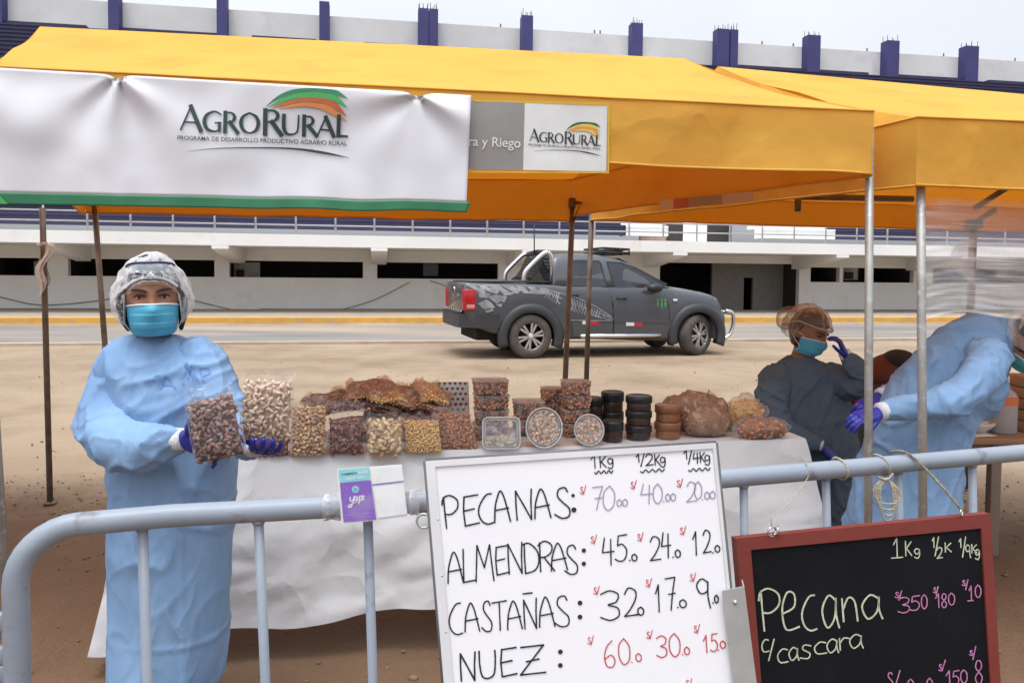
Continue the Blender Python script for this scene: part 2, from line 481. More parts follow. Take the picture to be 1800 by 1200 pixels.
glove_m = mat("blue_nitrile", (.02, .028, .30), .4, c2=(.018, .024, .25), vs=20, bump=.2, bs=90)
cuff_m = mat("white_knit_cuff", (.75, .76, .80), .9, bump=.5, bs=150)
skin_m = mat("brown_skin", (.30, .145, .085), .55, c2=(.27, .125, .072), vs=25, bump=.08, bs=200, spec=.35)
hair_m = mat("black_hair", (.012, .010, .010), .5, c2=(.02, .016, .014), vs=80, stretch=(1, 1, .15))
mask_m = mat("light_blue_mask", (.10, .46, .66), .8, c2=(.09, .42, .62), vs=15, transl=.1)
mask_w = mat("white_mask_edge", (.75, .77, .80), .8)
mask_g = mat("green_mask", (.12, .42, .40), .8)
net_m = film("hairnet_mesh", (1, 1, 1), .05, .42, (.8, .8, .8), .8, bump=.3, bs=120, streak_gain=.10, lo=.5, hi=.7)
net_brown = film("tan_hairnet_mesh", (1, 1, 1), .13, .5, (.46, .38, .31), .8, bump=.6, bs=80, streak_gain=.22, lo=.5, hi=.7)
clear_m = film("clear_plastic", (.97, .97, .98), .05, .8, (.85, .86, .88), .1, bump=.4, bs=30, streak_gain=.25)
bag_film = film("bag_film", (.97, .97, .97), .03, .5, (.82, .82, .84), .15, bump=.8, bs=75, streak_gain=.30, lo=.56, hi=.75)
brown_film = film("brown_bag_film", (.90, .76, .64), .12, .7, (.70, .55, .45), .12, bump=1.0, bs=34, streak_gain=.42)
brown_wrap = film("brown_carrier_film", (.85, .70, .58), .22, .6, (.60, .43, .33), .12, bump=1.0, bs=26, streak_gain=.40)
wrap_film = film("stretch_wrap", (.97, .97, .98), .05, .25, (.90, .90, .91), .2, bump=.5, bs=6, bstretch=(.25, 1, 15), streak_gain=.42, lo=.55, hi=.75)
black_lid = mat("black_plastic_lid", (.018, .020, .022), .35, c2=(.026, .028, .03), vs=20)
brown_lid = mat("honey_plastic_lid", (.28, .12, .055), .35, c2=(.22, .09, .04), vs=20)
wood_m = mat("table_wood", (.35, .22, .13), .6, c2=(.27, .16, .09), vs=6, stretch=(.3, 3, 3))
trousers = mat("dark_trousers", (.03, .032, .04), .9)
carton_m = mat("cardboard", (.40, .25, .15), .9, c2=(.33, .2, .11), vs=8)
# ------------------------------------------------------------------ ground, road, kerbs
PHI = math.atan2(1350, 7700)
SO = V((0, 31, 0))                                     # a point on the stand's front wall
su = V((math.cos(PHI), math.sin(PHI), 0)); sn = V((-math.sin(PHI), math.cos(PHI), 0))
def fac(px, py, off=0.0):
    """photo pixel on the plane parallel to the stand's front: (along, up)"""
    p = at_plane(px, py, SO + sn * off, sn)
    return (p - SO).dot(su), p.z
def gt(px, py):
    """distance of a ground pixel behind the stand's front wall"""
    return (at_z(px, py, 0) - SO).dot(sn)
def SW(s, t, z):
    return SO + su * s + sn * t + V((0, 0, z))
def strip(mb, t0, t1, z, s0=-90, s1=120, mi=0):
    mb.add([SW(s0, t0, z), SW(s1, t0, z), SW(s1, t1, z), SW(s0, t1, z)], [[0, 1, 2, 3]], mi)
t_near = gt(500, 604.5); t_roadend = gt(500, 574); t_kerb = gt(500, 567.5)
gb = MB()
def gfn(u, v):
    x = -14 + 28 * u; y = -6 + 22 * v
    return V((x, y, 0))
# fine sheet near the stall, wide sheet to the horizon
G = []
gxs = [-900, -200, -60, -25] + [-12 + .16 * i for i in range(151)] + [25, 60, 200, 900]
gys = [-300, -60, -15, -4] + [.16 * i for i in range(70)] + [11.6, 13, 15, 18, 25, 60, 300, 1500]
def gz(x, y):
    if abs(x) > 12 or y < -1 or y > 11.3: return 0
    e = min(1, (12 - abs(x)) / 2, (11.3 - y) / 2, (y + 1) / 1)
    return max(0, e) * (noise.noise(V((x * 1.1, y * 1.1, 3))) * .014 + noise.noise(V((x * 3.1, y * 3.1, 8))) * .013 + min(0, .3 - abs(noise.noise(V((x * 4.2, y * 3.4, 15))) * 2) ) * .02)
gb.add([(x, y, gz(x, y)) for y in gys for x in gxs],
       [[j * len(gxs) + i, j * len(gxs) + i + 1, (j + 1) * len(gxs) + i + 1, (j + 1) * len(gxs) + i] for j in range(len(gys) - 1) for i in range(len(gxs) - 1)], 0, True)
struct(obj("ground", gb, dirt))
rb = MB(); strip(rb, t_near + .1, t_roadend, .02); struct(obj("road", rb, asphalt))
kb = MB()
kb.prism([SW(-90, t_near - .12, -.01), SW(120, t_near - .12, -.01), SW(120, t_near + .1, -.01), SW(-90, t_near + .1, -.01)], (0, 0, .065)); struct(obj("kerb", kb, kerb_g))
kb = MB()
kb.prism([SW(-90, t_kerb, -.01), SW(120, t_kerb, -.01), SW(120, t_kerb + .35, -.01), SW(-90, t_kerb + .35, -.01)], (0, 0, .17)); struct(obj("kerb", kb, kerb_y))
sb = MB(); sb.prism([SW(-90, t_kerb + .35, -.01), SW(120, t_kerb + .35, -.01), SW(120, -.0, -.01), SW(-90, 0, -.01)], (0, 0, .14)); struct(obj("pavement", sb, sidewalk_m))
# a few stones and clods lying on the dirt
pb = MB(); rs = random.Random(3)
for i in range(2600):
    y = rs.uniform(2.0, 14) if i < 1300 else rs.gauss(4.9, .55); x = rs.uniform(-.8, .8) * y
    r = rs.uniform(.003, .010) * (1 if rs.random() < .96 else 2)
    pb.ell((x, y, r * .3), (r, r * rs.uniform(.6, 1), r * .6), 6, 4, mi=0)
o = obj("pebbles", pb, mat("pebble", (.24, .17, .11), .9, c2=(.15, .1, .07), vs=2)); o['kind'] = 'stuff'

# ------------------------------------------------------------------ stadium stand
st = thing("stadium_stand", "long white and navy stadium stand with stepped seating behind the road", "stadium", SO, (0, 0, PHI))
def SB():
    return MB()
def sbox(mb, s0, s1, t0, t1, z0, z1, mi=0):
    mb.box(((s0 + s1) / 2, (t0 + t1) / 2, (z0 + z1) / 2), (s1 - s0, t1 - t0, z1 - z0), mi=mi)
zwin0 = fac(520, 488)[1]; zwin1 = fac(520, 459)[1]
zgar1 = fac(1300, 463)[1]
OV = -3.3
zsoff = fac(520, 433, OV)[1]; zslab = fac(520, 412, OV)[1]
fx = lambda px, off=0.0: fac(px, 480, off)[0]
SL, SR = -45.0, 62.0
wins = [(-260, -30), (-20, 70), (120, 377), (403, 638), (663, 876), (1425, 1476), (1482, 1606), (1640, 1900), (1930, 2250)]
gar = (1160, 1405)
wl = SB()
spans = sorted([(fx(a), fx(b), 'w') for a, b in wins] + [(fx(gar[0]), fx(gar[1]), 'g')])
cur = SL
for a, b, k in spans:
    sbox(wl, cur, a, 0, .25, 0, zsoff + .3)
    if k == 'w':
        sbox(wl, a, b, 0, .25, 0, zwin0); sbox(wl, a, b, 0, .25, zwin1, zsoff + .3)
    else:
        sbox(wl, a, b, 0, .25, zgar1, zsoff + .3)
    cur = b
sbox(wl, cur, SR, 0, .25, 0, zsoff + .3)
obj("front_wall", wl, white_wall, st, local=True)
# rooms seen through the openings: one recess with floor, back and side walls each
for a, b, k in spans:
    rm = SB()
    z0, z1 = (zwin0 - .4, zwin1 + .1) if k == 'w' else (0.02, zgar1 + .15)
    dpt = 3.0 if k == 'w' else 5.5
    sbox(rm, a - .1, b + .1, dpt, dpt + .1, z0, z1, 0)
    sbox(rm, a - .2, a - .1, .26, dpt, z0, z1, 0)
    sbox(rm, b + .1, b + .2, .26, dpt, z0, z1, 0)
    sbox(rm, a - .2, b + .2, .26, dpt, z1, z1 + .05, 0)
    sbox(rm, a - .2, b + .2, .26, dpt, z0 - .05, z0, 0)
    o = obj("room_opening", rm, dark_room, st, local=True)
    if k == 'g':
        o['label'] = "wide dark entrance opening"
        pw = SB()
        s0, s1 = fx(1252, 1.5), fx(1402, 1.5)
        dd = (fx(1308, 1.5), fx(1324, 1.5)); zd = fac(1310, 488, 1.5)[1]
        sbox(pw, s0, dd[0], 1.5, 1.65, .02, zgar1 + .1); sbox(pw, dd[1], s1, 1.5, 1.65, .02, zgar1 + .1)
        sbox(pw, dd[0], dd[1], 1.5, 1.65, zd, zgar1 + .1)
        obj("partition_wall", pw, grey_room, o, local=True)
# lit doors and boards showing inside three of the rooms
def lit(pa, pb_, ya, yb, t, m, name):
    q = SB(); s0, za = fac(pa, ya, t); s1, zb = fac(pb_, yb, t)
    sbox(q, s0, s1, t, t + .06, zb, za); return obj(name, q, m, st, local=True)
pale = mat("pale_inner_panel", (.62, .58, .54), .8, c2=(.42, .40, .40), vs=3)
lit(411, 457, 461, 489, 1.2, pale, "inner_panel")
lit(415, 429, 474, 490, 1.1, dark_room, "inner_doorway")
lit(59, 73, 459, 487, 1.2, pale, "inner_panel")
lit(744, 770, 463, 485, 1.3, mat("dim_glass", (.12, .13, .13), .3), "inner_panel")
lit(1481, 1508, 470, 492, 1.0, pale, "inner_panel"); lit(1486, 1500, 478, 490, .9, dark_room, "inner_doorway")
lit(1753, 1772, 470, 490, 1.0, pale, "inner_panel")
# canopy slab with its fascia
slb = SB(); sbox(slb, SL, SR, OV, 1.2, zsoff, zslab); obj("canopy_slab", slb, white_wall, st, local=True)
for a, b in ((-240, -205), (66, 95), (372, 402), (652, 681), (918, 946), (1183, 1208), (1470, 1492), (1690, 1716), (1900, 1925)):
    s0, s1 = fx(a, OV), fx(b, OV)
    bmb = SB(); zf = fac(520, 439, OV)[1]; zw = zsoff - .55
    P = [(OV + .003, zsoff - .002), (OV + .003, zf), (-.003, zw), (-.003, zsoff - .002)]
    bmb.prism([(s0, t, z) for t, z in P], (s1 - s0, 0, 0)); obj("cantilever_beam", bmb, white_wall, st, local=True)
# navy skirting painted as a raised band
for a, b in ((-200, 186), (457, 800), (1452, 1640), (1660, 1900)):
    q = SB(); sbox(q, fx(a), fx(b), -.045, -.003, .145, fac(600, 545.5)[1]); obj("skirting_band", q, blue_skirt, st, local=True)
# seating tiers
NR, T0, RUN, RISE = 31, -1.9, .66, .40
def tiers(s0, s1, n0=0, m=blue_paint, name="seating_tier"):
    q = SB()
    for i in range(n0, NR):
        z1 = zslab + .25 + RISE * (i + 1); t0 = T0 + RUN * i
        q.add([(s0, t0, z1 - RISE), (s1, t0, z1 - RISE), (s1, t0, z1 - .07), (s0, t0, z1 - .07),      # riser
               (s0, t0 - .05, z1 - .07), (s1, t0 - .05, z1 - .07), (s1, t0 - .05, z1), (s0, t0 - .05, z1), (s0, t0 + RUN, z1), (s1, t0 + RUN, z1)],
              [[0, 1, 2, 3], [3, 2, 5, 4], [4, 5, 6, 7], [7, 6, 9, 8]])
        q.add([(s0, t0 - .05, z1 - RISE), (s0, t0 + RUN, z1 - RISE), (s0, t0 + RUN, z1), (s0, t0 - .05, z1)], [[0, 1, 2, 3]])
        q.add([(s1, t0 - .05, z1 - RISE), (s1, t0 + RUN, z1 - RISE), (s1, t0 + RUN, z1), (s1, t0 - .05, z1)], [[3, 2, 1, 0]])
    return obj(name, q, m, st, local=True)
tv = -1.5
sA, sB_, sC, sD = fx(1092, tv), fx(1166, tv), fx(1330, tv), fx(1456, tv)
tiers(SL, sA); tiers(sD, SR)
tiers(sA + .02, sB_, 0, white_wall, "white_stairs")
tiers(sC, sD - .02, 0, white_wall, "white_stairs")
tiers(sB_ + .02, sC - .02, 7)
pk = SB(); sbox(pk, sB_, sC, 1.3, 1.45, zslab, zslab + 3.0); o = obj("passage_wall", pk, pink_wall, st, local=True)
for a, b in ((1172, 1200), (1243, 1285)):
    q = SB(); sbox(q, fx(a, 1.2), fx(b, 1.2), 1.24, 1.297, zslab + .02, zslab + 2.1); obj("dark_doorway", q, dark_room, o, local=True)
q = SB(); sbox(q, fx(1200, 1.2), fx(1242, 1.2), 1.24, 1.297, zslab + .02, zslab + 1.6); obj("white_box", q, white_wall, o, local=True)
# handrail
hr = SB()
px = -330
zr = [zslab + .33, zslab + .66, zslab + 1.0]
s = fx(-330, OV + .2)
while s < 50:
    hr.tube([(s, OV + .2, zslab - .02), (s, OV + .2, zr[2])], .035, 6); s += 1.33
for z in zr: hr.tube([(SL, OV + .2, z), (SR, OV + .2, z)], .026, 6)
obj("handrail", hr, rail_steel, st, local=True)
# upper wall, navy columns with rebar
TW = T0 + RUN * NR
ztop = fac(560, 25, TW)[1]; zbase = zslab + .25 + RISE * NR
uw = SB(); sbox(uw, SL - 20, SR + 60, TW + .25, TW + .5, zbase - 2, ztop); obj("upper_wall", uw, grey_panel, st, local=True)
for a, b in ((-400, 160), (222, 388), (446, 556), (640, 700), (1285, 1405), (1425, 1513), (1563, 1680), (1722, 1900)):
    ledge = SB(); sbox(ledge, fx(a, TW), fx(b, TW), TW - .25, TW + .245, zbase - .3, zbase + .28); obj("wall_ledge", ledge, blue_paint, st, local=True)
for a, b in ((-170, -148), (0, 19), (201, 219), (387, 404), (563, 580), (733, 751), (752, 767), (911, 930), (1100, 1119), (1247, 1268), (1270, 1283), (1403, 1425), (1540, 1561), (1676, 1698), (1820, 1842)):
    c_ = SB(); sbox(c_, fx(a, TW), fx(b, TW), TW - .5, TW + .24, zbase - .6, ztop + .62)
    o = obj("column", c_, blue_col, st, local=True)
    if a > 700:
        rbm = SB(); rs = random.Random(a)
        for k in range(6):
            x = fx(a, TW) + .08 + (fx(b, TW) - fx(a, TW) - .16) * (k % 3) / 2; y = TW - .4 + .5 * (k // 3)
            rbm.tube([(x, y, ztop + .6), (x + rs.uniform(-.05, .05), y, ztop + .62 + rs.uniform(.2, .45))], .022, 5)
        obj("rebar", rbm, rust, o, local=True)
bs_ = SB()
for a in (880, 1045, 1055, 1340, 1395, 1525, 1660, 1786):
    s, z = fac(a, 80, TW + .3); bs_.tube([(s, TW + .35, ztop - .05), (s, TW + .35, ztop + .25)], .05, 5)
obj("rebar_stub", bs_, rust, st, local=True)
# panel joints in the upper wall
# cables sagging across the wall
def cable(pts, r=.014, off=-.06, label="thin dark cable sagging across the white stand wall"):
    mb = MB(); P = [fac(x, y, off) for x, y in pts]
    mb.tube([SW(s, off, z) for s, z in crom(P, 6)], r, 5)
    return tag(obj("cable", mb, mat("cable_rubber", (.10, .10, .10), .7), base=SW(P[0][0], off, P[0][1])), label, "cable", "cables on the stand wall")
cable([(-80, 505), (0, 522), (60, 535), (120, 534), (200, 524), (235, 514)], label="cable sagging low across the white wall behind the leftmost poles")
cable([(325, 524), (390, 540), (455, 553)], label="cable sloping down to the right beside the woman's hairnet")
cable([(598, 545), (660, 526), (720, 496)], label="cable climbing to the window left of the grey pickup")
cable([(756, 493), (790, 505), (830, 520)], label="short cable end hanging just above the pickup tailgate")

# ------------------------------------------------------------------ tents
def lerp(a, b, t): return a + (b - a) * t
def tent(name, label, FL, FR, BR, BL, RL, RR, vh, panels=()):
    """gabled market tent from its eave corners, ridge ends and valance heights (hanging cloth as parts)"""
    base = (FL + FR + BR + BL) / 4; base.z = 0
    t = thing(name, label, "tent", base)
    rf = MB()
    def slope(A, B, C, D, sd):      # A,B eave; C,D ridge
        def f(u, v):
            p = lerp(lerp(A, B, u), lerp(D, C, u), v)
            sag = -.035 * math.sin(math.pi * v) * (1 - .3 * math.sin(math.pi * u))
            sag += noise.noise(V((u * 3 + sd, v * 3, sd))) * .02 * math.sin(math.pi * v) ** .5 if 0 < v < 1 else 0
            fold = abs(noise.noise(V((u * 9 + v * 2, v * 2, sd + 5)))) * .014 * (1 - v)
            return p + V((0, 0, sag - fold))
        rf.grid(f, 40, 14)
    slope(FL, FR, RR, RL, 1.0); slope(BR, BL, RL, RR, 2.0)
    slope(FR, BR, RR, RR, 3.0); slope(BL, FL, RL, RL, 4.0)
    obj("canopy_roof", rf, tent_y, t, recalc=False)
    def val(A, B, ha, hb, sd, nm):
        vb = MB()
        nrm = (B - A).cross(V((0, 0, 1))).normalized()
        L = (B - A).length
        def f(u, v):
            p = lerp(A, B, u); h = lerp(ha, hb, u)
            h *= 1 + .012 * math.sin(u * L * 5 + sd)
            wv = (noise.noise(V((u * L * 2.2, v * .8, sd))) * .022 + noise.noise(V((u * L * 7, v * 1.2, sd + 4))) * .006) * (.25 + .75 * v)
            return p + nrm * wv + V((0, 0, -h * v + noise.noise(V((u * L * 4, sd, 2))) * .006 * v))
        vb.grid(f, 60, 8)
        o_ = obj(nm, vb, tent_y, t, recalc=False)
        hm_ = MB(); hm_.tube([f(i / 60, 1.0) for i in range(61)], .0055, 6); hm_.tube([f(i / 60, .0) + V((0, 0, .001)) for i in range(61)], .0045, 6)
        obj("stitched_hem", hm_, tent_y, o_)
        return o_, f, nrm
    return t, val
# tent one: the banner hangs on its front valance
FR1 = at(1536, 196, 2.90); FL1 = at(-45, 116, 2.75)
BR1 = at(1007, 316, 5.0); BR1.z = FR1.z; BL1 = at(150, 300, 5.1); BL1.z = FR1.z - .02
RR1 = at(1203, 103, 3.95); RL1 = at(70, 47, 3.95)
t1, val1 = tent("yellow_tent", "yellow canvas market tent over the nut stall with the big white banner on its front", FL1, FR1, BR1, BL1, RL1, RR1, .24)
VH1 = (at(1536, 307, 2.9) - FR1).length
o, vf1, nf1 = val1(FL1, FR1, VH1 * 1.05, VH1, 1.3, "front_valance")
val1(BR1, FR1, VH1 * 1.0, VH1, 2.3, "side_valance")
zb_back = at(520, 376, 5.05).z
val1(BL1, BR1, BL1.z - zb_back, BR1.z - at(1000, 389, 5.0).z, 3.1, "back_valance")
val1(BL1, FL1, VH1, VH1, 4.1, "side_valance")
def pole(root, name, top, bot, r, m, brk=None):
    mb = MB(); mb.tube([top, lerp(top, bot, .5), bot], r, 10)
    mb.lathe([(r * 2.4, 0), (r * 2.4, .006), (r, .012)], 10, Matrix.Translation(V(bot) - V((0, 0, .004))))
    if brk:
        d = V(brk) - V(top); 
        mb.tube([V(top) - V((0, 0, .03)), V(top) + d * .5 - V((0, 0, .03))], r * .7, 6)
        mb.box(V(top) - V((0, 0, .035)), (r * 3.2, r * 3.2, .06), .004)
        mb.tube([V(top) - V((0, 0, .16)), V(top) + d * .16 - V((0, 0, .02))], r * .5, 6)
    return obj(name, mb, m, root)
PFR = at(1529, 200, 2.93); PFRb = at_plane(1526, 905, V((0, 2.93, 0)), V((0, 1, 0))); PFRb = PFR + (PFRb - PFR) * ((PFR.z) / (PFR.z - PFRb.z))
pole(t1, "pole", PFR - V((0, 0, .02)), PFRb, .0155, steel_zinc)
def pole_px(root, x0, y0, x1, y1, d, r, m, ztop, brk=None, nm="pole"):
    a = at(x0, y0, d); b = at(x1, y1, d); k = (b - a) / (b.z - a.z)
    return pole(root, nm, a + k * (ztop - a.z), a + k * (0 - a.z), r, m, brk)
pole_px(t1, 1005, 400, 993, 680, 5.0, .018, steel_old, BR1.z - .12, brk=at(1130, 350, 4.4))
pole_px(t1, 168, 385, 184, 600, 5.1, .018, steel_old, BL1.z - .1)
pole_px(t1, -30, 400, 8, 1000, 2.78, .0155, steel_zinc, FL1.z - .05)
# roof frame bars under the cloth
fb = MB()
dn = V((0, 0, -.05))
for a, b in ((FL1, FR1),):
    k_ = (FL1 + FR1 + BR1 + BL1) / 4; k_.z = a.z; i_ = lambda p: p + (V((k_.x, k_.y, p.z)) - p) * .03 + dn * 1.6
    fb.tube([i_(a), i_(b)], .011, 6)
obj("roof_frame", fb, steel_old, t1)
# printed panel sewn on the front valance
def on_front(px, py, off=.012):
    """photo pixel on the tent's front valance plane, standing off by a little"""
    n = (FR1 - FL1).cross(V((0, 0, 1))).normalized()
    p = at_plane(px, py, FR1, n)
    u = max(0, min(1, (p - FL1).dot(FR1 - FL1) / (FR1 - FL1).length_squared))
    e = lerp(FL1, FR1, u); v = max(0, min(1, (e.z - p.z) / VH1))
    L = (FR1 - FL1).length
    wv = (noise.noise(V((u * L * 2.2, v * .8, 1.3))) * .022 + noise.noise(V((u * L * 7, v * 1.2, 5.3))) * .006) * (.25 + .75 * v)
    return p + n * (wv + off)
sgn = 1 if (FR1 - FL1).cross(V((0, 0, 1))).y < 0 else -1
def OF(k): return lambda x, y: on_front(x, y, k)
pp = MB()
def patch(mb, quad, fn, nu, nv, mi):
    tl, tr, br, bl = quad
    def f(u, v):
        a = [(tl[k] * (1 - u) + tr[k] * u) * (1 - v) + (bl[k] * (1 - u) + br[k] * u) * v for k in (0, 1)]
        return fn(*a)
    mb.grid(f, nu, nv, mi)
patch(pp, ((790, 176), (922, 183), (919, 300), (790, 299)), OF(.010), 14, 10, 0)
patch(pp, ((922, 183), (1067, 187), (1065, 302), (919, 300)), OF(.0095), 14, 10, 1)
put_text(pp, "ura y Riego", ((812, 241), (915, 245), (914, 267), (812, 263)), OF(.0125), 1, .01)
# logo: lettering with thick and thin strokes, four swooshes and a foot swoosh
def agro(mb, fn, T, ink, cols, sub=None, subink=None):
    """T maps the banner logo's drawing coordinates to photo pixels"""
    def st_(pts, wd, c=False):
        if c:
            if isinstance(wd, (list, tuple)):
                q = crom([(p[0], p[1], k) for p, k in zip(pts, wd)], 6); pts = [(a, b) for a, b, _ in q]; wd = [k for *_, k in q]
            else: pts = crom(pts, 6)
        s_ = T.s
        mb.ribbon([T(*p) for p in pts], [k * s_ for k in wd] if isinstance(wd, (list, tuple)) else wd * s_, fn, ink)
    thk, thn = 21, 9
    st_([(893, 360), (945, 243)], thn); st_([(943, 243), (993, 366)], thk); st_([(912, 322), (978, 326)], thn)
    st_([(1092, 285), (1060, 271), (1022, 288), (1010, 322), (1026, 358), (1060, 369), (1084, 362)], [8, 10, 16, 19, 16, 10, 9], True); st_([(1084, 366), (1085, 326)], 15); st_([(1064, 326), (1092, 328)], 8)
    st_([(1112, 373), (1114, 273)], 19); st_([(1114, 277), (1145, 278), (1160, 299), (1145, 322), (1116, 324)], [9, 10, 16, 11, 8], True); st_([(1135, 322), (1176, 377)], 19)
    st_([(1234, 278), (1202, 296), (1191, 328), (1204, 362), (1234, 377), (1264, 364), (1277, 330), (1266, 297), (1234, 278)], [9, 15, 19, 15, 9, 15, 19, 15, 9], True)
    st_([(1310, 383), (1312, 262)], 22); st_([(1312, 266), (1356, 268), (1374, 292), (1354, 318), (1314, 322)], [10, 12, 19, 12, 9], True); st_([(1342, 320), (1392, 387)], 22)
    st_([(1404, 288), (1403, 350), (1418, 380), (1446, 384), (1468, 372), (1474, 345)], [19, 19, 14, 10, 9, 9], True); st_([(1474, 347), (1477, 291)], 9)
    st_([(1502, 389), (1504, 292)], 19); st_([(1504, 296), (1534, 297), (1548, 317), (1533, 339), (1506, 341)], [9, 10, 16, 11, 8], True); st_([(1524, 340), (1566, 392)], 19)
    st_([(1570, 389), (1612, 297)], 9); st_([(1610, 297), (1650, 394)], 20); st_([(1584, 360), (1636, 364)], 9)
    st_([(1672, 392), (1676, 292)], 20); st_([(1668, 391), (1716, 394)], 12)
    for (top, bot), c in zip((
        ([(1312, 248), (1370, 196), (1440, 164), (1520, 155), (1600, 158), (1670, 168), (1722, 210)], [(1722, 210), (1660, 190), (1590, 176), (1510, 176), (1440, 188), (1370, 214), (1312, 250)]),
        ([(1325, 251), (1390, 210), (1460, 184), (1530, 176), (1610, 180), (1668, 198), (1720, 256)], [(1720, 256), (1650, 218), (1590, 203), (1520, 200), (1455, 207), (1390, 228), (1325, 253)]),
        ([(1345, 253), (1410, 224), (1480, 204), (1540, 200), (1610, 206), (1664, 230), (1716, 298)], [(1716, 298), (1650, 256), (1590, 232), (1530, 225), (1470, 228), (1410, 240), (1345, 255)]),
        ([(1380, 253), (1440, 236), (1500, 226), (1550, 228), (1610, 238), (1660, 264), (1716, 320)], [(1716, 320), (1650, 290), (1590, 260), (1530, 248), (1490, 246), (1440, 250), (1380, 257)])), cols):
        a = crom(top, 4); b = crom(bot, 4)[::-1]
        n = len(a)
        mb.add([fn(*T(*p)) for p in a] + [fn(*T(*p)) for p in b], [[i, i + 1, n + i + 1, n + i] for i in range(n - 1)], c)
    a = crom([(925, 468), (1060, 452), (1250, 447), (1450, 450), (1600, 468), (1730, 500)], 5); b = crom([(925, 469), (1060, 456), (1250, 453), (1450, 459), (1600, 481), (1730, 501)], 5); n = len(a)
    mb.add([fn(*T(*p)) for p in a] + [fn(*T(*p)) for p in b], [[i, i + 1, n + i + 1, n + i] for i in range(n - 1)], ink)
    if sub:
        put_text(mb, sub, [T(*p) for p in ((877, 389), (1716, 417), (1716, 440), (877, 410))], fn, subink, .006)
class Tb:
    def __init__(s, fx_, sc_): s.fx_ = fx_; s.s = sc_
    def __call__(s, x, y): return s.fx_(x, y)
def small_map(x, y):
    u = (x - 880) / (1720 - 880); v = (y - 155) / (500 - 155)
    return (929 + (1055 - 929) * u, (214 + 2 * u) + (273 - 214) * v)
agro(pp, OF(.0125), Tb(small_map, 126 / 840), 2, (3, 4, 5, 6), "PROGRAMA DE DESARROLLO PRODUCTIVO AGRARIO RURAL", 2)
o = obj("printed_panel", pp, [v_grey, v_white, v_black, v_dkgreen, v_yel, v_orange, v_yel], t1, label="grey and white printed panel on the yellow valance")
bd = MB()
for q in ([(788, 303), (1068, 304)], [(1068, 304), (1069, 184)], [(1069, 184), (835, 179)]):
    bd.ribbon(q, 3, OF(.0115), 0)
obj("panel_seam", bd, mat("yellow_tape", (.62, .45, .05), .6), o)
# panel on the back of the side valance, seen from inside
sp = MB()
def on_side(px, py):
    n = (FR1 - BR1).cross(V((0, 0, 1))).normalized()
    p = at_plane(px, py, BR1, n); s_ = -1 if n.dot(CAM - p) < 0 else 1
    return p + n * s_ * .03
for k, (xa, xb) in enumerate(((1168, 1192), (1192, 1219), (1219, 1278), (1278, 1333))):
    ya = lambda x: 353 - (x - 1168) * .10; 
    patch(sp, ((xa, ya(xa)), (xb, ya(xb)), (xb, ya(xb) + 17), (xa, ya(xa) + 17)), on_side, 4, 2, k)
obj("printed_strip", sp, [mat("faded_white_print", (.62, .50, .40), .6), mat("faded_red_print", (.50, .12, .07), .6), mat("faded_grey_print", (.36, .27, .19), .6), mat("faded_pale_print", (.55, .42, .32), .6)], t1)

# banner
def dban(px, py):
    u = (px + 40) / 870.0
    d = 2.655 + .12 * u
    k = 0.0
    for tx, ty, a in ((205, 133, 1.0), (735, 166, .8), (-120, 120, .8)):
        dx, dy = px - tx, py - ty
        r = math.hypot(dx, dy); th = math.atan2(dy, dx)
        k += a * (.015 * math.exp(-r / 150) * math.cos(th * 5 + .6) * min(1, r / 15) + .010 * math.exp(-r / 320) * math.cos(th * 7 + tx))
    k += noise.noise(V((px / 160, py / 120, 4.0))) * .009 + noise.noise(V((px / 55, py / 60, 9.0))) * .0035
    v = max(0, (py - 300) / 70)
    k += v * (noise.noise(V((px / 38, 2.0, 1.0))) * .007)
    return d + k
def P_ban(px, py, off=0.0):
    return at(px, py, dban(px, py) - off)
def ban_top(x): return 117 + (x + 40) * .0586 + 7 * math.exp(-((x - 207) / 14) ** 2) + 7 * math.exp(-((x - 735) / 17) ** 2)
def ban_bot(x): return 358.5 + (x + 40) * .0165 + 1.8 * math.sin(x / 31) * math.exp(-((x - 640) / 200) ** 2)
bn = MB()
def bfn(off, v0, v1):
    def f(u, v):
        x = -60 + (888 - 5 * v * 1.6) * u; vv = v0 + (v1 - v0) * v
        return P_ban(x, lerp(ban_top(x), ban_bot(x), vv), off)
    return f
bn.sheet(bfn(0, 0, .912), 150, 44, .0015, 0)
bn.sheet(bfn(0, .912, 1.0), 150, 6, .0015, 1)
bn.poly2([(-60, 338), (-8, 339), (2, 346), (14, 358.5), (-60, 358.5)], lambda x, y: P_ban(x, y, .003), 2)
BT = Tb(lambda x, y: (x / 2.8125, 100 + y / 2.8125), 1 / 2.8125)
agro(bn, lambda x, y: P_ban(x, y, .0055), BT, 3, (4, 2, 5, 6), "PROGRAMA DE DESARROLLO PRODUCTIVO AGRARIO RURAL", 3)
tag(obj("banner", bn, [vinyl, v_green, v_green2, mat("green_black_ink", (.015, .045, .04), .5), v_teal, v_red, v_orange], base=at(400, 360, 2.75), recalc=False),
    "wrinkled white vinyl banner with green lower stripe tied along the front of the yellow tent", "banner")

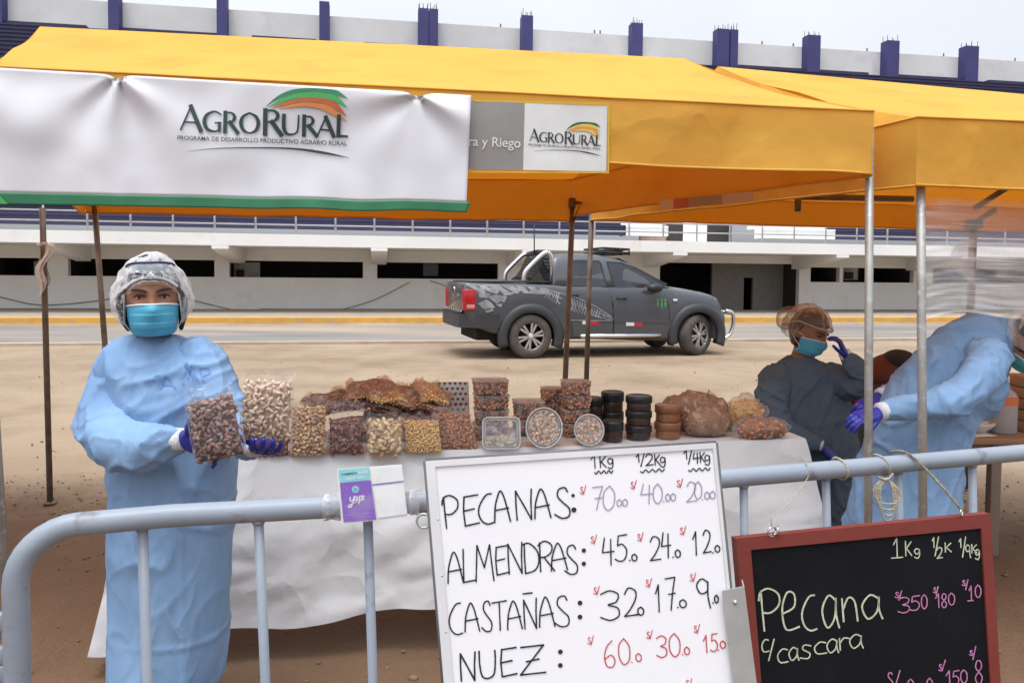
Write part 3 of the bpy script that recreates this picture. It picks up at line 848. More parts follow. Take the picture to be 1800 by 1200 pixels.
# tent two, to the right
FL2 = at(1613, 206, 2.86); FR2 = FL2 + V((2.9, .35, -.01)); BL2 = at(1036, 330, 5.25); BL2.z = FL2.z - .05; BR2 = BL2 + V((3.3, .3, -.03))
RL2 = at(1262, 117, 4.35); RR2 = at(1990, 183, 4.75)
t2, val2 = tent("yellow_tent", "second yellow canvas tent on the right with stretch film wrapped along its front", FL2, FR2, BR2, BL2, RL2, RR2, .24)
VH2 = (at(1613, 326, 2.86) - FL2).length
val2(FL2, FR2, VH2, VH2 * 1.0, 5.3, "front_valance"); val2(BL2, FL2, BL2.z - at(1040, 387, 5.25).z, VH2, 6.3, "side_valance")
val2(BL2, BR2, BL2.z - at(1040, 387, 5.25).z, BR2.z - at(1780, 405, 5.4).z, 7.3, "back_valance"); val2(BR2, FR2, VH2, VH2, 8.3, "side_valance")
a = at(1618, 210, 2.90); b = at(1622, 905, 2.90); k = (b - a) / (b.z - a.z)
pole(t2, "pole", a - V((0, 0, .02)), a - k * a.z, .016, steel_zinc)
pole_px(t2, 1039, 400, 1031, 660, 5.25, .0175, steel_old, BL2.z - .1)
pole_px(t2, 1712, 365, 1706, 545, 5.45, .026, steel_old, BL2.z - .12, brk=at(1790, 335, 5.0))
fb = MB()
for a, b in ((FL2, FR2),):
    k_ = (FL2 + FR2 + BR2 + BL2) / 4; i_ = lambda p: p + (V((k_.x, k_.y, p.z)) - p) * .03 + dn * 1.6
    fb.tube([i_(a), i_(b)], .011, 6)
obj("roof_frame", fb, steel_old, t2)
fb = MB(); fb.tube([at(1405, 346, 5.0), at(1605, 350, 5.0)], .02, 6); obj("cross_bar", fb, steel_old, t2)
fb = MB(); fb.tube([at(1403, 346, 5.0), at(1402, 372, 5.0)], .022, 6); obj("bar_bracket", fb, steel_old, t2)
fb = MB(); fb.tube([at(1770, 330, 4.9), at(1715, 365, 5.3)], .02, 6); obj("cross_bar", fb, steel_old, t2)
# a third roof's fold rising behind the second
q = MB()
A, B, C = at(1672, 152, 4.0), at(1860, 176, 4.0), at(1890, 216, 3.05)
# stretch film between the second tent's front poles
wf = MB()
def wfn(u, v):
    x = 1624 + 330 * u
    y0 = 347 + 12 * u; y1 = 563 - 25 * u - 10 * math.sin(u * 9)
    y = lerp(y0, y1, v)
    d = 2.93 + .35 * u + noise.noise(V((u * 2, v * 22, 1))) * .016 + noise.noise(V((u * 5, v * 9, 7))) * .02
    return at(x, y, d)
wf.grid(wfn, 50, 70)
tag(obj("stretch_film", wf, wrap_film, base=at(1624, 560, 2.95), recalc=False), "clear stretch film in tight horizontal pleats wrapped between the second tent's poles", "plastic film")
# crumpled white bag tied behind the film
fbag = MB()
fbag.grid(lambda u, v: at(1712 - 42 * u * math.sin(math.pi * min(1, v * .8 + .15)), 420 + 75 * v, 5.38 + .03 * math.sin(u * 9 + v * 4)), 14, 14)
tag(obj("plastic_sheet", fbag, mat("milky_sheet", (.75, .75, .75), .5, transl=.6, alpha=.55), base=at(1712, 495, 5.4), recalc=False), "milky plastic sheet bunched on the far pole behind the stretch film", "plastic sheet")

# the neighbouring tent at the left: only its rear pole is in view, its roof shades the ground
sh_ = V((-.12, -.02, 0))
FR3 = FL1 + sh_; FL3 = FR3 + V((-3.1, -.1, 0)); BR3 = at(75, 380, 4.93); BR3.z = BL1.z; BR3 += V((-.06, 0, 0)); BL3 = BR3 + V((-3.1, 0, 0))
RR3 = RL1 + V((-.36, 0, -.03)); RL3 = RR3 + V((-3.0, 0, 0))
lp, val3 = tent("yellow_tent", "neighbouring yellow tent beyond the left edge, its rear pole wrapped with torn clear plastic", FL3, FR3, BR3, BL3, RL3, RR3, .24)
pole_px(lp, 75, 380, 88, 880, 4.93, .018, steel_old, BL1.z - .2)
tp = MB()
def tfn(u, v):
    x = 66 + 28 * u * (1 - .4 * v) + 5 * math.sin(v * 9); y = 426 + 96 * v * (1 - .2 * u)
    return at(x, y, 4.9 + .05 * math.sin(u * 7 + v * 3))
tp.grid(tfn, 10, 24)
tp.tube([at(66, 432, 4.9), at(78, 428, 4.89), at(92, 436, 4.9)], .01, 6)
obj("torn_plastic", tp, film("torn_film", (.95, .95, .93), .3, .6, (.75, .72, .68), .5, bs=20), lp, recalc=False)
# ------------------------------------------------------------------ pickup truck
carpaint = mat("dark_grey_car_paint", (.068, .072, .082), .34, .3, c2=(.062, .066, .075), vs=2, coat=.5, spec=.5)
flare_m = mat("charcoal_flare_plastic", (.032, .034, .040), .5, c2=(.028, .030, .035), vs=6)
tyre_m = mat("dusty_tyre", (.05, .048, .046), .85, c2=(.10, .088, .075), vs=6, bump=.3, bs=60)
rim_m = mat("silver_rim", (.48, .47, .46), .35, .7)
rim_d = mat("dark_rim_pocket", (.02, .02, .022), .5)
glass_m = mat("tinted_car_glass", (.016, .02, .025), .06, spec=.5, c2=(.035, .04, .046), vs=2.5)
chrome_m = mat("chrome_tube", (.68, .68, .69), .18, .95)
tail_m = mat("red_tail_lamp", (.42, .012, .018), .15, c2=(.3, .01, .015), vs=30)
lamp_m = mat("clear_lamp", (.6, .62, .64), .1)
blk_m = mat("black_trim", (.012, .012, .013), .5)
under_m = mat("underbody", (.014, .013, .012), .95)
decal_w = mat("silver_decal", (.33, .335, .35), .45, c2=(.16, .165, .18), vs=5)
decal_g = mat("green_decal", (.06, .32, .06), .5)
refl_w = mat("white_reflector", (.62, .62, .62), .4)
refl_r = mat("red_reflector", (.45, .015, .03), .4)
cP0 = at_z(932, 630.5, 0); cP1 = at_z(1227, 624.9, 0)
cyaw = math.atan2((cP1 - cP0).y, (cP1 - cP0).x)
cM = Matrix.Translation(cP0) @ Matrix.Rotation(cyaw, 4, 'Z')
cMi = cM.inverted()
HW = 1.0                                     # half width; the near side is y=0 in the truck's frame, far side y=2
ry = V((-math.sin(cyaw), math.cos(cyaw), 0))
def S5(zx, zy, y=0.0):
    p = cMi @ at_plane(740 + zx / 3, 400 + zy / 3, cP0 + ry * y, ry)
    return p.x, p.z
truck = thing("pickup_truck", "dark grey double cab pickup with silver decals and a green claw mark on its door", "pickup truck", cP0 + ry * HW, (0, 0, cyaw))
TO = Matrix.Translation(V((0, -HW, 0)))      # near-side frame -> truck frame
def tobj(name, mb, m, parent=truck, label=None):
    for v in mb.v: v.y -= HW
    return obj(name, mb, m, parent, local=True, label=label)
def interp(tab, x):
    if x <= tab[0][0]: return tab[0][1]
    for (a, b), (c, d) in zip(tab, tab[1:]):
        if x <= c: return b + (d - b) * (x - a) / (c - a)
    return tab[-1][1]
WR = (S5(580, 575)[0], .385); WF = (S5(1462, 575)[0], .385)
ARCH = .475
pts = [S5(*p) for p in ((120, 452), (132, 290), (240, 300), (500, 303), (725, 303), (760, 306), (1290, 316), (1340, 320), (1450, 337), (1560, 358), (1600, 376), (1618, 430), (1624, 520))]
xr = S5(236, 400)[0]; xf = S5(1624, 480)[0]
top = [(S5(236, 0)[0], S5(128, 288)[1]), (S5(730, 0)[0], S5(730, 302)[1]), (S5(765, 0)[0], S5(765, 306)[1]), (S5(1290, 0)[0], S5(1290, 314)[1]), (S5(1345, 0)[0], S5(1345, 322)[1]), (S5(1450, 0)[0], S5(1450, 338)[1]),
       (S5(1560, 0)[0], S5(1560, 358)[1]), (S5(1595, 0)[0], S5(1595, 372)[1]), (S5(1612, 0)[0], S5(1612, 400)[1]), (S5(1624, 0)[0], S5(1624, 440)[1])]
bot = [(xr, S5(128, 455)[1]), (xr + .12, S5(200, 520)[1]), (xr + .5, S5(380, 560)[1]), (S5(760, 0)[0], S5(760, 585)[1]), (S5(1340, 0)[0], S5(1340, 600)[1]), (S5(1545, 0)[0], S5(1545, 600)[1]), (xf - .05, S5(1600, 580)[1]), (xf, S5(1622, 520)[1])]
zsh = S5(900, 420)[1]
def zbot(x):
    z = interp(bot, x)
    for cx, cz in (WR, WF):
        d = abs(x - cx)
        if d < ARCH: z = max(z, cz + math.sqrt(ARCH ** 2 - d * d))
    return z
def sect(x):
    zt, z0 = interp(top, x), zbot(x)
    nose = max(0, (x - (xf - .75)) / .75); tail = max(0, ((xr + .12) - x) / .12)
    ins = .15 * nose ** 3 + .05 * tail
    hood = max(0, min(1, (x - S5(1310, 0)[0]) / .3))
    P = []
    H = zt - z0
    for k, (yy, f) in enumerate(((.06, 0), (.012, .05), (.0, .25), (.0, .55), (.015, .8), (.035, .93), (.07, .985), (.16, 1.0))):
        P.append((yy + ins + (.05 * hood * f ** 3), z0 + H * f + (.0 if k < 7 else .012 * hood)))
    crown = .05 * hood + .004
    P.append((.55 + ins * .6, zt + crown))
    full = [(y, z) for y, z in P] + [(2 * HW - y, z) for y, z in P[::-1]]
    return [V((x, y, z)) for y, z in full]
xs = sorted(set([xr + (xf - xr) * i / 150 for i in range(151)] + [WR[0] - ARCH, WR[0] + ARCH, WF[0] - ARCH, WF[0] + ARCH]))
bmb = MB(); bmb.loft([sect(x) for x in xs])
xcab0 = S5(712, 0)[0]
body = tobj("body", bmb, carpaint)
ib = MB(); ib.box(((xr + xf) / 2, HW, .60), (xf - xr - .5, 1.5, .55)); ib.box((WR[0], HW, .385), (.12, 1.5, .12)); ib.box((WF[0], HW, .385), (.12, 1.5, .12))
for cx, cz in (WR, WF): ib.box((cx, HW, .62), (1.05, 1.45, .5))
ib.box(((xr + WR[0]) / 2, HW, .55), (.7, 1.2, .3))
tobj("underbody", ib, under_m)
tn = MB(); tn.box(((xr + xcab0) / 2 + .03, HW, top[0][1] + .012), (xcab0 - xr - .14, 1.72, .03), .01)
tobj("bed_cover", tn, blk_m)
# cab: greenhouse with its windows
roof = [(S5(708, 0)[0], S5(708, 292)[1]), (S5(722, 0)[0], S5(722, 150)[1]), (S5(760, 0)[0], S5(760, 137)[1]), (S5(900, 0)[0], S5(900, 136)[1]), (S5(1000, 0)[0], S5(1000, 147)[1]), (S5(1080, 0)[0], S5(1080, 166)[1]), (S5(1140, 0)[0], S5(1140, 192)[1]), (S5(1210, 0)[0], S5(1210, 235)[1]), (S5(1320, 0)[0], S5(1320, 314)[1])]
zroof = max(r[1] for r in roof)
zbelt = S5(900, 312)[1] - .02
def side_y(z): return .07 + .23 * max(0, (z - zbelt) / (zroof - zbelt)) ** 1.15
cxs = [roof[0][0] + (roof[-1][0] - roof[0][0]) * i / 60 for i in range(61)]
gm_ = MB()
def csec(x):
    zt = max(interp(roof, x), zbelt + .01); H = zt - zbelt
    P = [(side_y(zbelt + H * f), zbelt + H * f) for f in (0, .3, .6, .85)]
    P += [(side_y(zt) + .02, zbelt + H * .95), (side_y(zt) + .06, zt - .006), (side_y(zt) + .16, zt + .010)]
    return [V((x, y, z)) for y, z in P] + [V((x, 2 * HW - y, z)) for y, z in P[::-1]]
gm_.loft([csec(x) for x in cxs])
cab = tobj("cab", gm_, carpaint)
def on_cab(off):
    def f(zx, zy):
        x, z = S5(zx, zy, .18); return V((x, side_y(z) - off, z))
    return f
def on_body(off, y0=0.0):
    def f(zx, zy):
        x, z = S5(zx, zy); zt, z0 = interp(top, x), zbot(x)
        k = max(0, min(1, (z - z0) / max(.01, zt - z0)))
        y = interp([(0, .06), (.05, .012), (.25, 0), (.55, 0), (.8, .015), (.93, .035), (.985, .07), (1, .16)], k)
        nose = max(0, (x - (xf - .75)) / .75)
        return V((x, y + .15 * nose ** 3 - off + y0, z))
    return f
def both(fn):
    return fn
def window(poly, name):
    q = MB(); P = crom(poly, 3, True) if False else poly
    vs = [on_cab(.006)(*p) for p in P]
    q.prism(vs, (0, .012, 0)); w_ = tobj(name, q, glass_m)
    fr = MB(); fr.ribbon([p for p in P + [P[0]]], 9, on_cab(.009)); tobj("window_frame", fr, blk_m, w_)
    q = MB(); q.prism([V((v.x, 2 * HW - v.y, v.z)) for v in [on_cab(.006)(*p) for p in P]], (0, -.012, 0)); tobj(name, q, glass_m)
window([(800, 178), (850, 174), (945, 178), (952, 190), (968, 312), (880, 310), (790, 306)], "window")
window([(988, 182), (1060, 186), (1100, 200), (1160, 228), (1225, 268), (1268, 300), (1272, 326), (1150, 324), (1012, 318), (1000, 260)], "window")
q = MB()
xa, za = S5(1085, 168); xb, zb = S5(1312, 308)
wsn = V((-(zb - za), 0, xb - xa)).normalized()
Pw = [V((xb, .13, zb)), V((xb, 2 * HW - .13, zb)), V((xa, 2 * HW - .42, za)), V((xa, .42, za))]
q.prism([p + wsn * .03 for p in Pw], wsn * .01); tobj("windshield", q, glass_m)
q = MB(); xa, za = S5(712, 285); xb, zb = S5(722, 160)
q.prism([V((xa - .02, .2, za)), V((xa - .02, 2 * HW - .2, za)), V((xb - .02, 2 * HW - .38, zb)), V((xb - .02, .38, zb))], (-.01, 0, 0)); tobj("rear_window", q, glass_m)
# doors as separate raised panels with dark joints
def door(poly, hx, hy):
    s = MB(); s.ribbon(poly + [poly[0]], 5, on_body(.004), 0)
    p = MB()
    xs_ = [a for a, b in poly]
    x0, x1 = min(xs_), max(xs_); y0, y1 = min(b for a, b in poly), max(b for a, b in poly)
    def f(u, v):
        x = x0 + 3 + (x1 - x0 - 6) * u; y = y0 + 3 + (y1 - y0 - 6) * v
        l = interp(sorted([(b, a) for a, b in poly[:len(poly) // 2]]), y); r = interp(sorted([(b, a) for a, b in poly[len(poly) // 2:]]), y)
        x = l + 3 + (r - l - 6) * u
        return on_body(.007)(x, y)
    p.grid(f, 16, 16); d = tobj("door", p, carpaint)
    tobj("door_joint", s, blk_m, d)
    h = MB(); a = on_body(.035)(hx - 22, hy); b = on_body(.035)(hx + 22, hy + 2)
    h.tube([a + V((0, .03, 0)), a, lerp(a, b, .5) - V((0, .012, 0)), b, b + V((0, .03, 0))], .018, 6); tobj("door_handle", h, blk_m, d)
    return d
dr = door([(775, 310), (770, 400), (790, 492), (800, 560), (1012, 575), (1014, 495), (1010, 400), (985, 315)], 808, 355)
df = door([(990, 316), (1012, 400), (1016, 495), (1016, 578), (1300, 585), (1310, 480), (1306, 400), (1286, 322)], 1058, 372)
lw_ = MB()
lw_.ribbon([(790, 494), (900, 497), (1100, 501), (1300, 506)], 3, on_body(.009)); tobj("side_crease", lw_, blk_m)
# decals on bed side and rear door
dm = MB(); rs = random.Random(5)
OB = on_body(.010)
shards = [[(240, 300), (300, 298), (345, 318), (320, 340), (270, 320)], [(300, 305), (350, 302), (420, 330), (400, 350), (360, 338), (330, 322)], [(352, 302), (410, 304), (470, 340), (490, 352), (440, 358), (420, 335)],
          [(430, 306), (480, 306), (530, 330), (505, 350), (470, 330)], [(500, 306), (540, 310), (575, 345), (545, 348)], [(560, 310), (600, 312), (640, 350), (600, 348)], [(620, 315), (660, 318), (690, 350), (655, 352)],
          [(300, 400), (345, 378), (370, 395), (390, 420), (350, 442), (330, 430)], [(380, 352), (455, 362), (440, 395), (400, 382)], [(300, 345), (370, 345), (350, 372), (310, 368)], [(345, 360), (380, 356), (420, 388), (400, 402)], [(265, 330), (300, 335), (290, 352)], [(395, 405), (430, 400), (420, 420)], [(560, 345), (600, 322), (640, 330), (665, 350), (610, 352)], [(470, 345), (500, 325), (520, 346)], [(310, 322), (345, 336), (330, 350), (300, 340)], [(400, 318), (440, 330), (430, 345)], [(330, 425), (360, 418), (385, 436), (345, 450)]]
for s_ in shards: dm.poly2(s_, OB)
for k in range(26):
    x = 660 + k * 13.5; yc = 340 + k * 5.4; h = 16 + 24 * math.sin(math.pi * min(1, (k + 3) / 26)) 
    y1 = min(492, yc + h)
    fnn = on_body(.012)
    if 740 < x < 772: continue
    sl = rs.choice((-9, 6, 12))
    dm.ribbon([(x, yc - h * .55), (x + sl, (yc + y1) / 2), (x - sl * .5, y1)], rs.uniform(4, 7.5), fnn)
    if k % 2: dm.ribbon([(x - 3, yc), (x + 14, yc + 6)], 5, fnn)
dm.ribbon([(650, 322), (735, 345), (830, 372), (920, 415), (1005, 470)], 4, on_body(.012)); dm.ribbon([(790, 488), (900, 490), (1006, 491)], 4, on_body(.012))
tobj("silver_decal", dm, decal_w, body)
dm = MB()
for x, l in ((1247, 48), (1268, 62), (1287, 56)):
    y0 = 374
    dm.poly2([(x - 5, y0), (x + 7, y0 + 3), (x + 4, y0 + 14), (x + 6, y0 + 30), (x + 1, y0 + l), (x - 1, y0 + l - 14), (x - 4, y0 + 30), (x - 1, y0 + 14)], on_body(.012))
tobj("claw_decal", dm, decal_g, df)
for a, b, m in ((850, 880, refl_w), (890, 935, refl_r), (1080, 1123, refl_w), (1127, 1166, refl_r)):
    dm = MB(); dm.poly2([(a, 492 + (a - 850) * .03), (b, 493 + (a - 850) * .03), (b, 510 + (a - 850) * .035), (a, 509 + (a - 850) * .035)], on_body(.013)); tobj("reflector", dm, m, dr if a < 1000 else df)
dm = MB(); dm.box(on_body(.012)(1341, 383), (.09, .03, .05), .012); tobj("side_lamp", dm, lamp_m)
# wheel arch flares
for cx, cz in (WR, WF):
    fl = MB(); rings = []
    a0, a1 = -.36, math.pi + .30
    for i in range(33):
        a = a0 + (a1 - a0) * i / 32; c_, s_ = math.cos(a), math.sin(a)
        nose = max(0, (cx + ARCH * c_ - (xf - .75)) / .75); yi = .15 * nose ** 3
        rings.append([V((cx + r * c_, y + yi, cz + r * s_)) for r, y in ((ARCH - .03, .14), (ARCH - .03, -.035), (ARCH + .02, -.05), (ARCH + .10, -.042), (ARCH + .15, -.0), (ARCH + .13, .05))])
    fl.loft(rings); tobj("wheel_arch_flare", fl, flare_m)
# dark lower cladding
# bumpers and tail
rbm = MB(); z0, z1 = S5(128, 530)[1], S5(128, 458)[1]
prof = [(xr - .10, .12), (xr - .13, .5), (xr - .13, 1.5), (xr - .10, 1.88), (xr + .25, 2.03), (xr + .62, 2.025), (xr + .62, 1.93), (xr + .3, 1.9), (xr + .3, .1), (xr + .62, .07), (xr + .62, -.025), (xr + .25, -.03)]
rbm.prism([V((x, y, z0)) for x, y in prof], (0, 0, z1 - z0)); tobj("rear_bumper", rbm, flare_m)
rbm = MB(); rbm.box((xr - .02, HW, z1 + .016), (.2, 1.5, .03), .01); o = tobj("bumper_step", rbm, blk_m)
tg = MB(); zt = top[0][1]; tg.box((xr - .012, HW, (zt + z1) / 2 + .01), (.035, 1.56, zt - z1 - .08), .012); tgo = tobj("tailgate", tg, carpaint)
em = MB(); em.lathe([(.085, 0), (.085, .012), (.07, .015)], 20, Matrix.Translation(V((xr - .03, HW, (zt + z1) / 2 + .12))) @ Matrix.Rotation(-math.pi / 2, 4, 'Y'))
tobj("round_emblem", em, chrome_m, tgo)
em = MB()
yy = lambda y: V((xr - .048, HW - y * .06, (zt + z1) / 2 + .12))
def vv(a, b): return em.tube([V((xr - .048, HW + a[0] * .06, (zt + z1) / 2 + .12 + a[1] * .06)), V((xr - .048, HW + b[0] * .06, (zt + z1) / 2 + .12 + b[1] * .06))], .007, 5)
vv((-.5, .9), (0, 0)); vv((.5, .9), (0, 0)); vv((-.9, .2), (-.45, -.85)); vv((-.45, -.85), (0, -.05)); vv((0, -.05), (.45, -.85)); vv((.45, -.85), (.9, .2))
tobj("emblem_letters", em, blk_m, tgo)
em = MB(); em.box((xr - .034, HW - .48, (zt + z1) / 2 + .05), (.008, .3, .04)); tobj("name_badge", em, chrome_m, tgo)
em = MB()
for k in range(7): em.box((xr - .034, .28 + k * .24, z1 + .05), (.006, .12, .03))
tobj("reflector_strip", em, refl_w, tgo)
for near in (1, 0):
    tl = MB(); x0, zz1 = S5(232, 325); x1, zz0 = S5(292, 438)
    y0 = -.012 if near else 2 * HW - .10
    tl.box(((xr - .03 + x1) / 2, y0 + .055, (zz1 + zz0) / 2), (x1 - xr + .03, .11, zz1 - zz0), .02)
    tl.box((xr - .015, (.13 if near else 2 * HW - .13), (zz1 + zz0) / 2), (.05, .16, zz1 - zz0), .02)
    tlo = tobj("tail_light", tl, tail_m)
    q = MB(); q.box(((xr + x1) / 2 - .01, y0 - .003 if near else y0 + .113, zz0 + .07), (x1 - xr - .05, .012, .07), .004); tobj("reverse_lens", q, mat("pink_lens", (.55, .25, .25), .2), tlo)
fbm = MB(); z0, z1 = S5(1600, 585)[1], S5(1600, 480)[1]
prof = [(xf - .30, .04), (xf - .06, .16), (xf + .035, .55), (xf + .05, 1.0), (xf + .035, 1.45), (xf - .06, 1.84), (xf - .30, 1.96), (xf - .4, 1.7), (xf - .4, .3)]
fbm.prism([V((x, y, z0)) for x, y in prof], (0, 0, z1 - z0)); tobj("front_bumper", fbm, flare_m)
for near in (1, 0):
    hl = MB(); x0, zz = S5(1598, 405); y = .22 if near else 2 * HW - .22
    hl.box((x0 - .10, y + (.06 if near else -.06), zz - .02), (.16, .28, .13), .05); tobj("headlight", hl, lamp_m)
# bull bar
bb = MB()
for y in (.45, 2 * HW - .45):
    P = [S5(a, b, .4) for a, b in ((1575, 598), (1625, 575), (1648, 535), (1655, 480), (1645, 447), (1615, 440))]
    bb.tube([V((x, y, z)) for x, z in crom([(p[0], p[1]) for p in P], 5)], .038, 10)
zz = S5(1645, 450, .4); bb.tube([V((zz[0], .45, zz[1])), V((zz[0] + .02, HW, zz[1])), V((zz[0], 2 * HW - .45, zz[1]))], .038, 10)
tobj("bull_bar", bb, chrome_m)
# roll bar over the bed
for y in (.28, 2 * HW - .28):
    rbm = MB()
    a = [S5(*p, .28) for p in ((690, 288), (692, 200), (684, 150), (668, 130))]
    rbm.tube([V((x, y, z)) for x, z in crom(a, 5)], .046, 10)
    a = [S5(*p, .28) for p in ((542, 284), (548, 240), (575, 205), (640, 142), (668, 130))]
    rbm.tube([V((x, y, z)) for x, z in crom(a, 5)], .046, 10)
    tobj("roll_bar", rbm, chrome_m)
x, z = S5(672, 132, .28)
q = MB(); q.tube([V((x, .28, z)), V((x, HW, z + .03)), V((x, 2 * HW - .28, z))], .05, 10); tobj("roll_bar_crosspiece", q, blk_m)
# black net over the rear window
q = MB()
def gnet(u, v): return V((lerp(S5(600, 0)[0], S5(690, 0)[0], v ** .6), .36 + (2 * HW - .72) * u, lerp(top[0][1] + .05, z - .03, v)))
for i in range(13): q.tube([gnet(i / 12, k / 8) for k in range(9)], .010, 4)
for k in range(9): q.tube([gnet(i / 12, k / 8) for i in range(13)], .010, 4)
tobj("cargo_net", q, blk_m)
# roof basket
q = MB(); xa, za = S5(960, 138, .5); xb, zb = S5(1092, 158, .5)
for h in (.03, .11):
    q.tube([V((xa, .45, za + h)), V((xb, .45, za + h - .02)), V((xb, 2 * HW - .45, za + h - .02)), V((xa, 2 * HW - .45, za + h)), V((xa, .45, za + h))], .02, 6)
for k in range(6): q.tube([V((xa + (xb - xa) * k / 5, .45, za + .03)), V((xa + (xb - xa) * k / 5, 2 * HW - .45, za + .03))], .015, 5)
for k in range(4): q.tube([V((xa + (xb - xa) * k / 3, .45, za - .03)), V((xa + (xb - xa) * k / 3, .45, za + .11))], .015, 5)
q.box(((xa + xb) / 2 + .1, HW, za + .07), (xb - xa - .35, .9, .09), .03)
tobj("roof_basket", q, blk_m)
q = MB(); xa, za = S5(598, 132, 1.0); q.tube([V((xa, HW, za - .02)), V((xa - .01, HW, za + .55))], .012, 5); tobj("antenna", q, blk_m)
# mirrors
for near in (1, 0):
    q = MB(); x, z = S5(1222, 318); y = -.10 if near else 2 * HW + .10
    q.ell((x, y, z), (.16, .10, .085), 12, 8); q.tube([V((x + .1, y, z - .03)), V((x + .14, .08 if near else 2 * HW - .08, z - .04))], .03, 6)
    tobj("wing_mirror", q, blk_m)
# side steps
for near in (1, 0):
    q = MB(); xa, za = S5(832, 572); xb, zb = S5(1270, 588); y = -.03 if near else 2 * HW + .03
    q.tube([V((xa + .02, y + (.15 if near else -.15), za)), V((xa + .05, y, za)), V((xb - .05, y, za)), V((xb, y + (.15 if near else -.15), za))], .042, 10); tobj("side_step", q, chrome_m)
# mud flaps
for cx in (WR[0] - .47, WF[0] - .50):
    q = MB(); q.box((cx, .16, .36), (.02, .26, .34), .005); tobj("mud_flap", q, blk_m)
# wheels
def wheel(x, y, r, steer=0.0, side=-1):
    M = Matrix.Translation(V((x, y, r))) @ Matrix.Rotation(steer, 4, 'Z') @ Matrix.Rotation(math.pi / 2, 4, 'X')
    if side > 0: M = Matrix.Translation(V((x, y, r))) @ Matrix.Rotation(math.pi + steer, 4, 'Z') @ Matrix.Rotation(math.pi / 2, 4, 'X')
    t = MB(); w_ = .125
    t.lathe([(.245, -w_), (.30, -w_ - .006), (r - .03, -w_ + .004), (r - .008, -w_ + .03), (r, -.06), (r, .06), (r - .008, w_ - .03), (r - .03, w_ - .004), (.30, w_ + .006), (.245, w_), (.235, w_ - .03), (.235, -w_)], 44, M)
    for v in t.v: v.y -= 0
    wo_ = tobj("wheel", t, tyre_m)
    q = MB(); q.lathe([(.237, w_ - .11), (.237, w_ - .012), (.247, w_ - .002), (.252, w_ - .006), (.252, w_ - .02)], 40, M, caps=False)
    for k in range(6):
        a = k * math.pi / 3 + .26
        for da in (-.17, .17):
            P = [(math.cos(a + da * .8) * .05, math.sin(a + da * .8) * .05), (math.cos(a + da) * .238, math.sin(a + da) * .238)]
            dx, dy = P[1][0] - P[0][0], P[1][1] - P[0][1]; l = math.hypot(dx, dy); nx, ny = -dy / l, dx / l
            bot_ = [(P[0][0] + nx * .016, P[0][1] + ny * .016), (P[1][0] + nx * .021, P[1][1] + ny * .021), (P[1][0] - nx * .021, P[1][1] - ny * .021), (P[0][0] - nx * .016, P[0][1] - ny * .016)]
            vs = [M @ V((px_, py_, w_ - .035)) for px_, py_ in bot_]; vs2 = [M @ V((px_, py_, w_ - .008)) for px_, py_ in bot_]
            q.add(vs + vs2, [[3, 2, 1, 0], [4, 5, 6, 7], [0, 1, 5, 4], [1, 2, 6, 5], [2, 3, 7, 6], [3, 0, 4, 7]])
    q.lathe([(.0, w_ - .0), (.045, w_ - .001), (.062, w_ - .012), (.062, w_ - .05)], 18, M)
    tobj("rim", q, rim_m, wo_)
    q = MB(); q.lathe([(.234, w_ - .085), (.0, w_ - .08)], 30, M); tobj("brake_disc", q, rim_d, wo_)
wheel(WR[0], .115, .405); wheel(WF[0], .14, .395, R(24))
wheel(WR[0], 2 * HW - .13, .405, 0, 1); wheel(WF[0], 2 * HW - .14, .395, R(24), 1)
# ------------------------------------------------------------------ table and its cloth
TZ = .78
TA = at_z(212, 812, TZ); TB = at_z(1416, 772, TZ)
tu = (TB - TA); tu.z = 0; TL = tu.length; tu.normalize()
tn_ = V((-tu.y, tu.x, 0)); TYAW = math.atan2(tu.y, tu.x); TD = .46
tb = thing("stall_table", "long folding table under the white cloth, its thin steel legs showing below the hem", "table", TA + tu * TL / 2 + tn_ * TD / 2 - V((0, 0, TZ)), (0, 0, TYAW))
mb = MB(); mb.box((0, 0, TZ - .022), (TL - .02, TD - .02, .03), .006); obj("tabletop", mb, wood_m, tb, local=True)
for x in (-TL / 2 + .12, -.05, .05, TL / 2 - .12):
    for y in (-TD / 2 + .05, TD / 2 - .05):
        mb = MB(); mb.tube([(x, y, TZ - .04), (x, y, 0)], .016, 8); obj("leg", mb, steel_zinc, tb, local=True)
# cloth: top sheet plus hanging sides with folds, hem lower at both front corners
ct = MB()
def hang(u):
    return .63 + .055 * math.exp(-(u / .07) ** 2) + .06 * math.exp(-((1 - u) / .05) ** 2) + .02 * math.sin(u * 11) + .012 * math.sin(u * 29 + 1)
def ctop(u, v):
    p = TA + tu * (TL * u) + tn_ * (TD * v)
    return p + V((0, 0, .004 + .002 * noise.noise(p * 9)))
ct.grid(ctop, 90, 16)
def cfront(u, v):
    p = TA + tu * (TL * u)
    h = hang(u) * v
    sag = noise.noise(V((u * 7, v * 1.5, 2))) * .035 + noise.noise(V((u * 19, v * 3.0, 5))) * .014 + abs(noise.noise(V((u * 11 + v * 3, v * 4 - u * 5, 11)))) * .018
    out = .012 + (.03 + sag) * min(1, v * 2.2) + .05 * v
    fl = .09 * math.exp(-(u / .05) ** 2) * v * v - .13 * math.exp(-((1 - u) / .06) ** 2) * v
    rnd = .02 * (1 - math.exp(-v * 30))
    return p - tn_ * (out * (1 - math.exp(-v * 25))) - tu * fl * (1 if u < .5 else 1) + V((0, 0, .004 - h))
ct.grid(cfront, 150, 40)
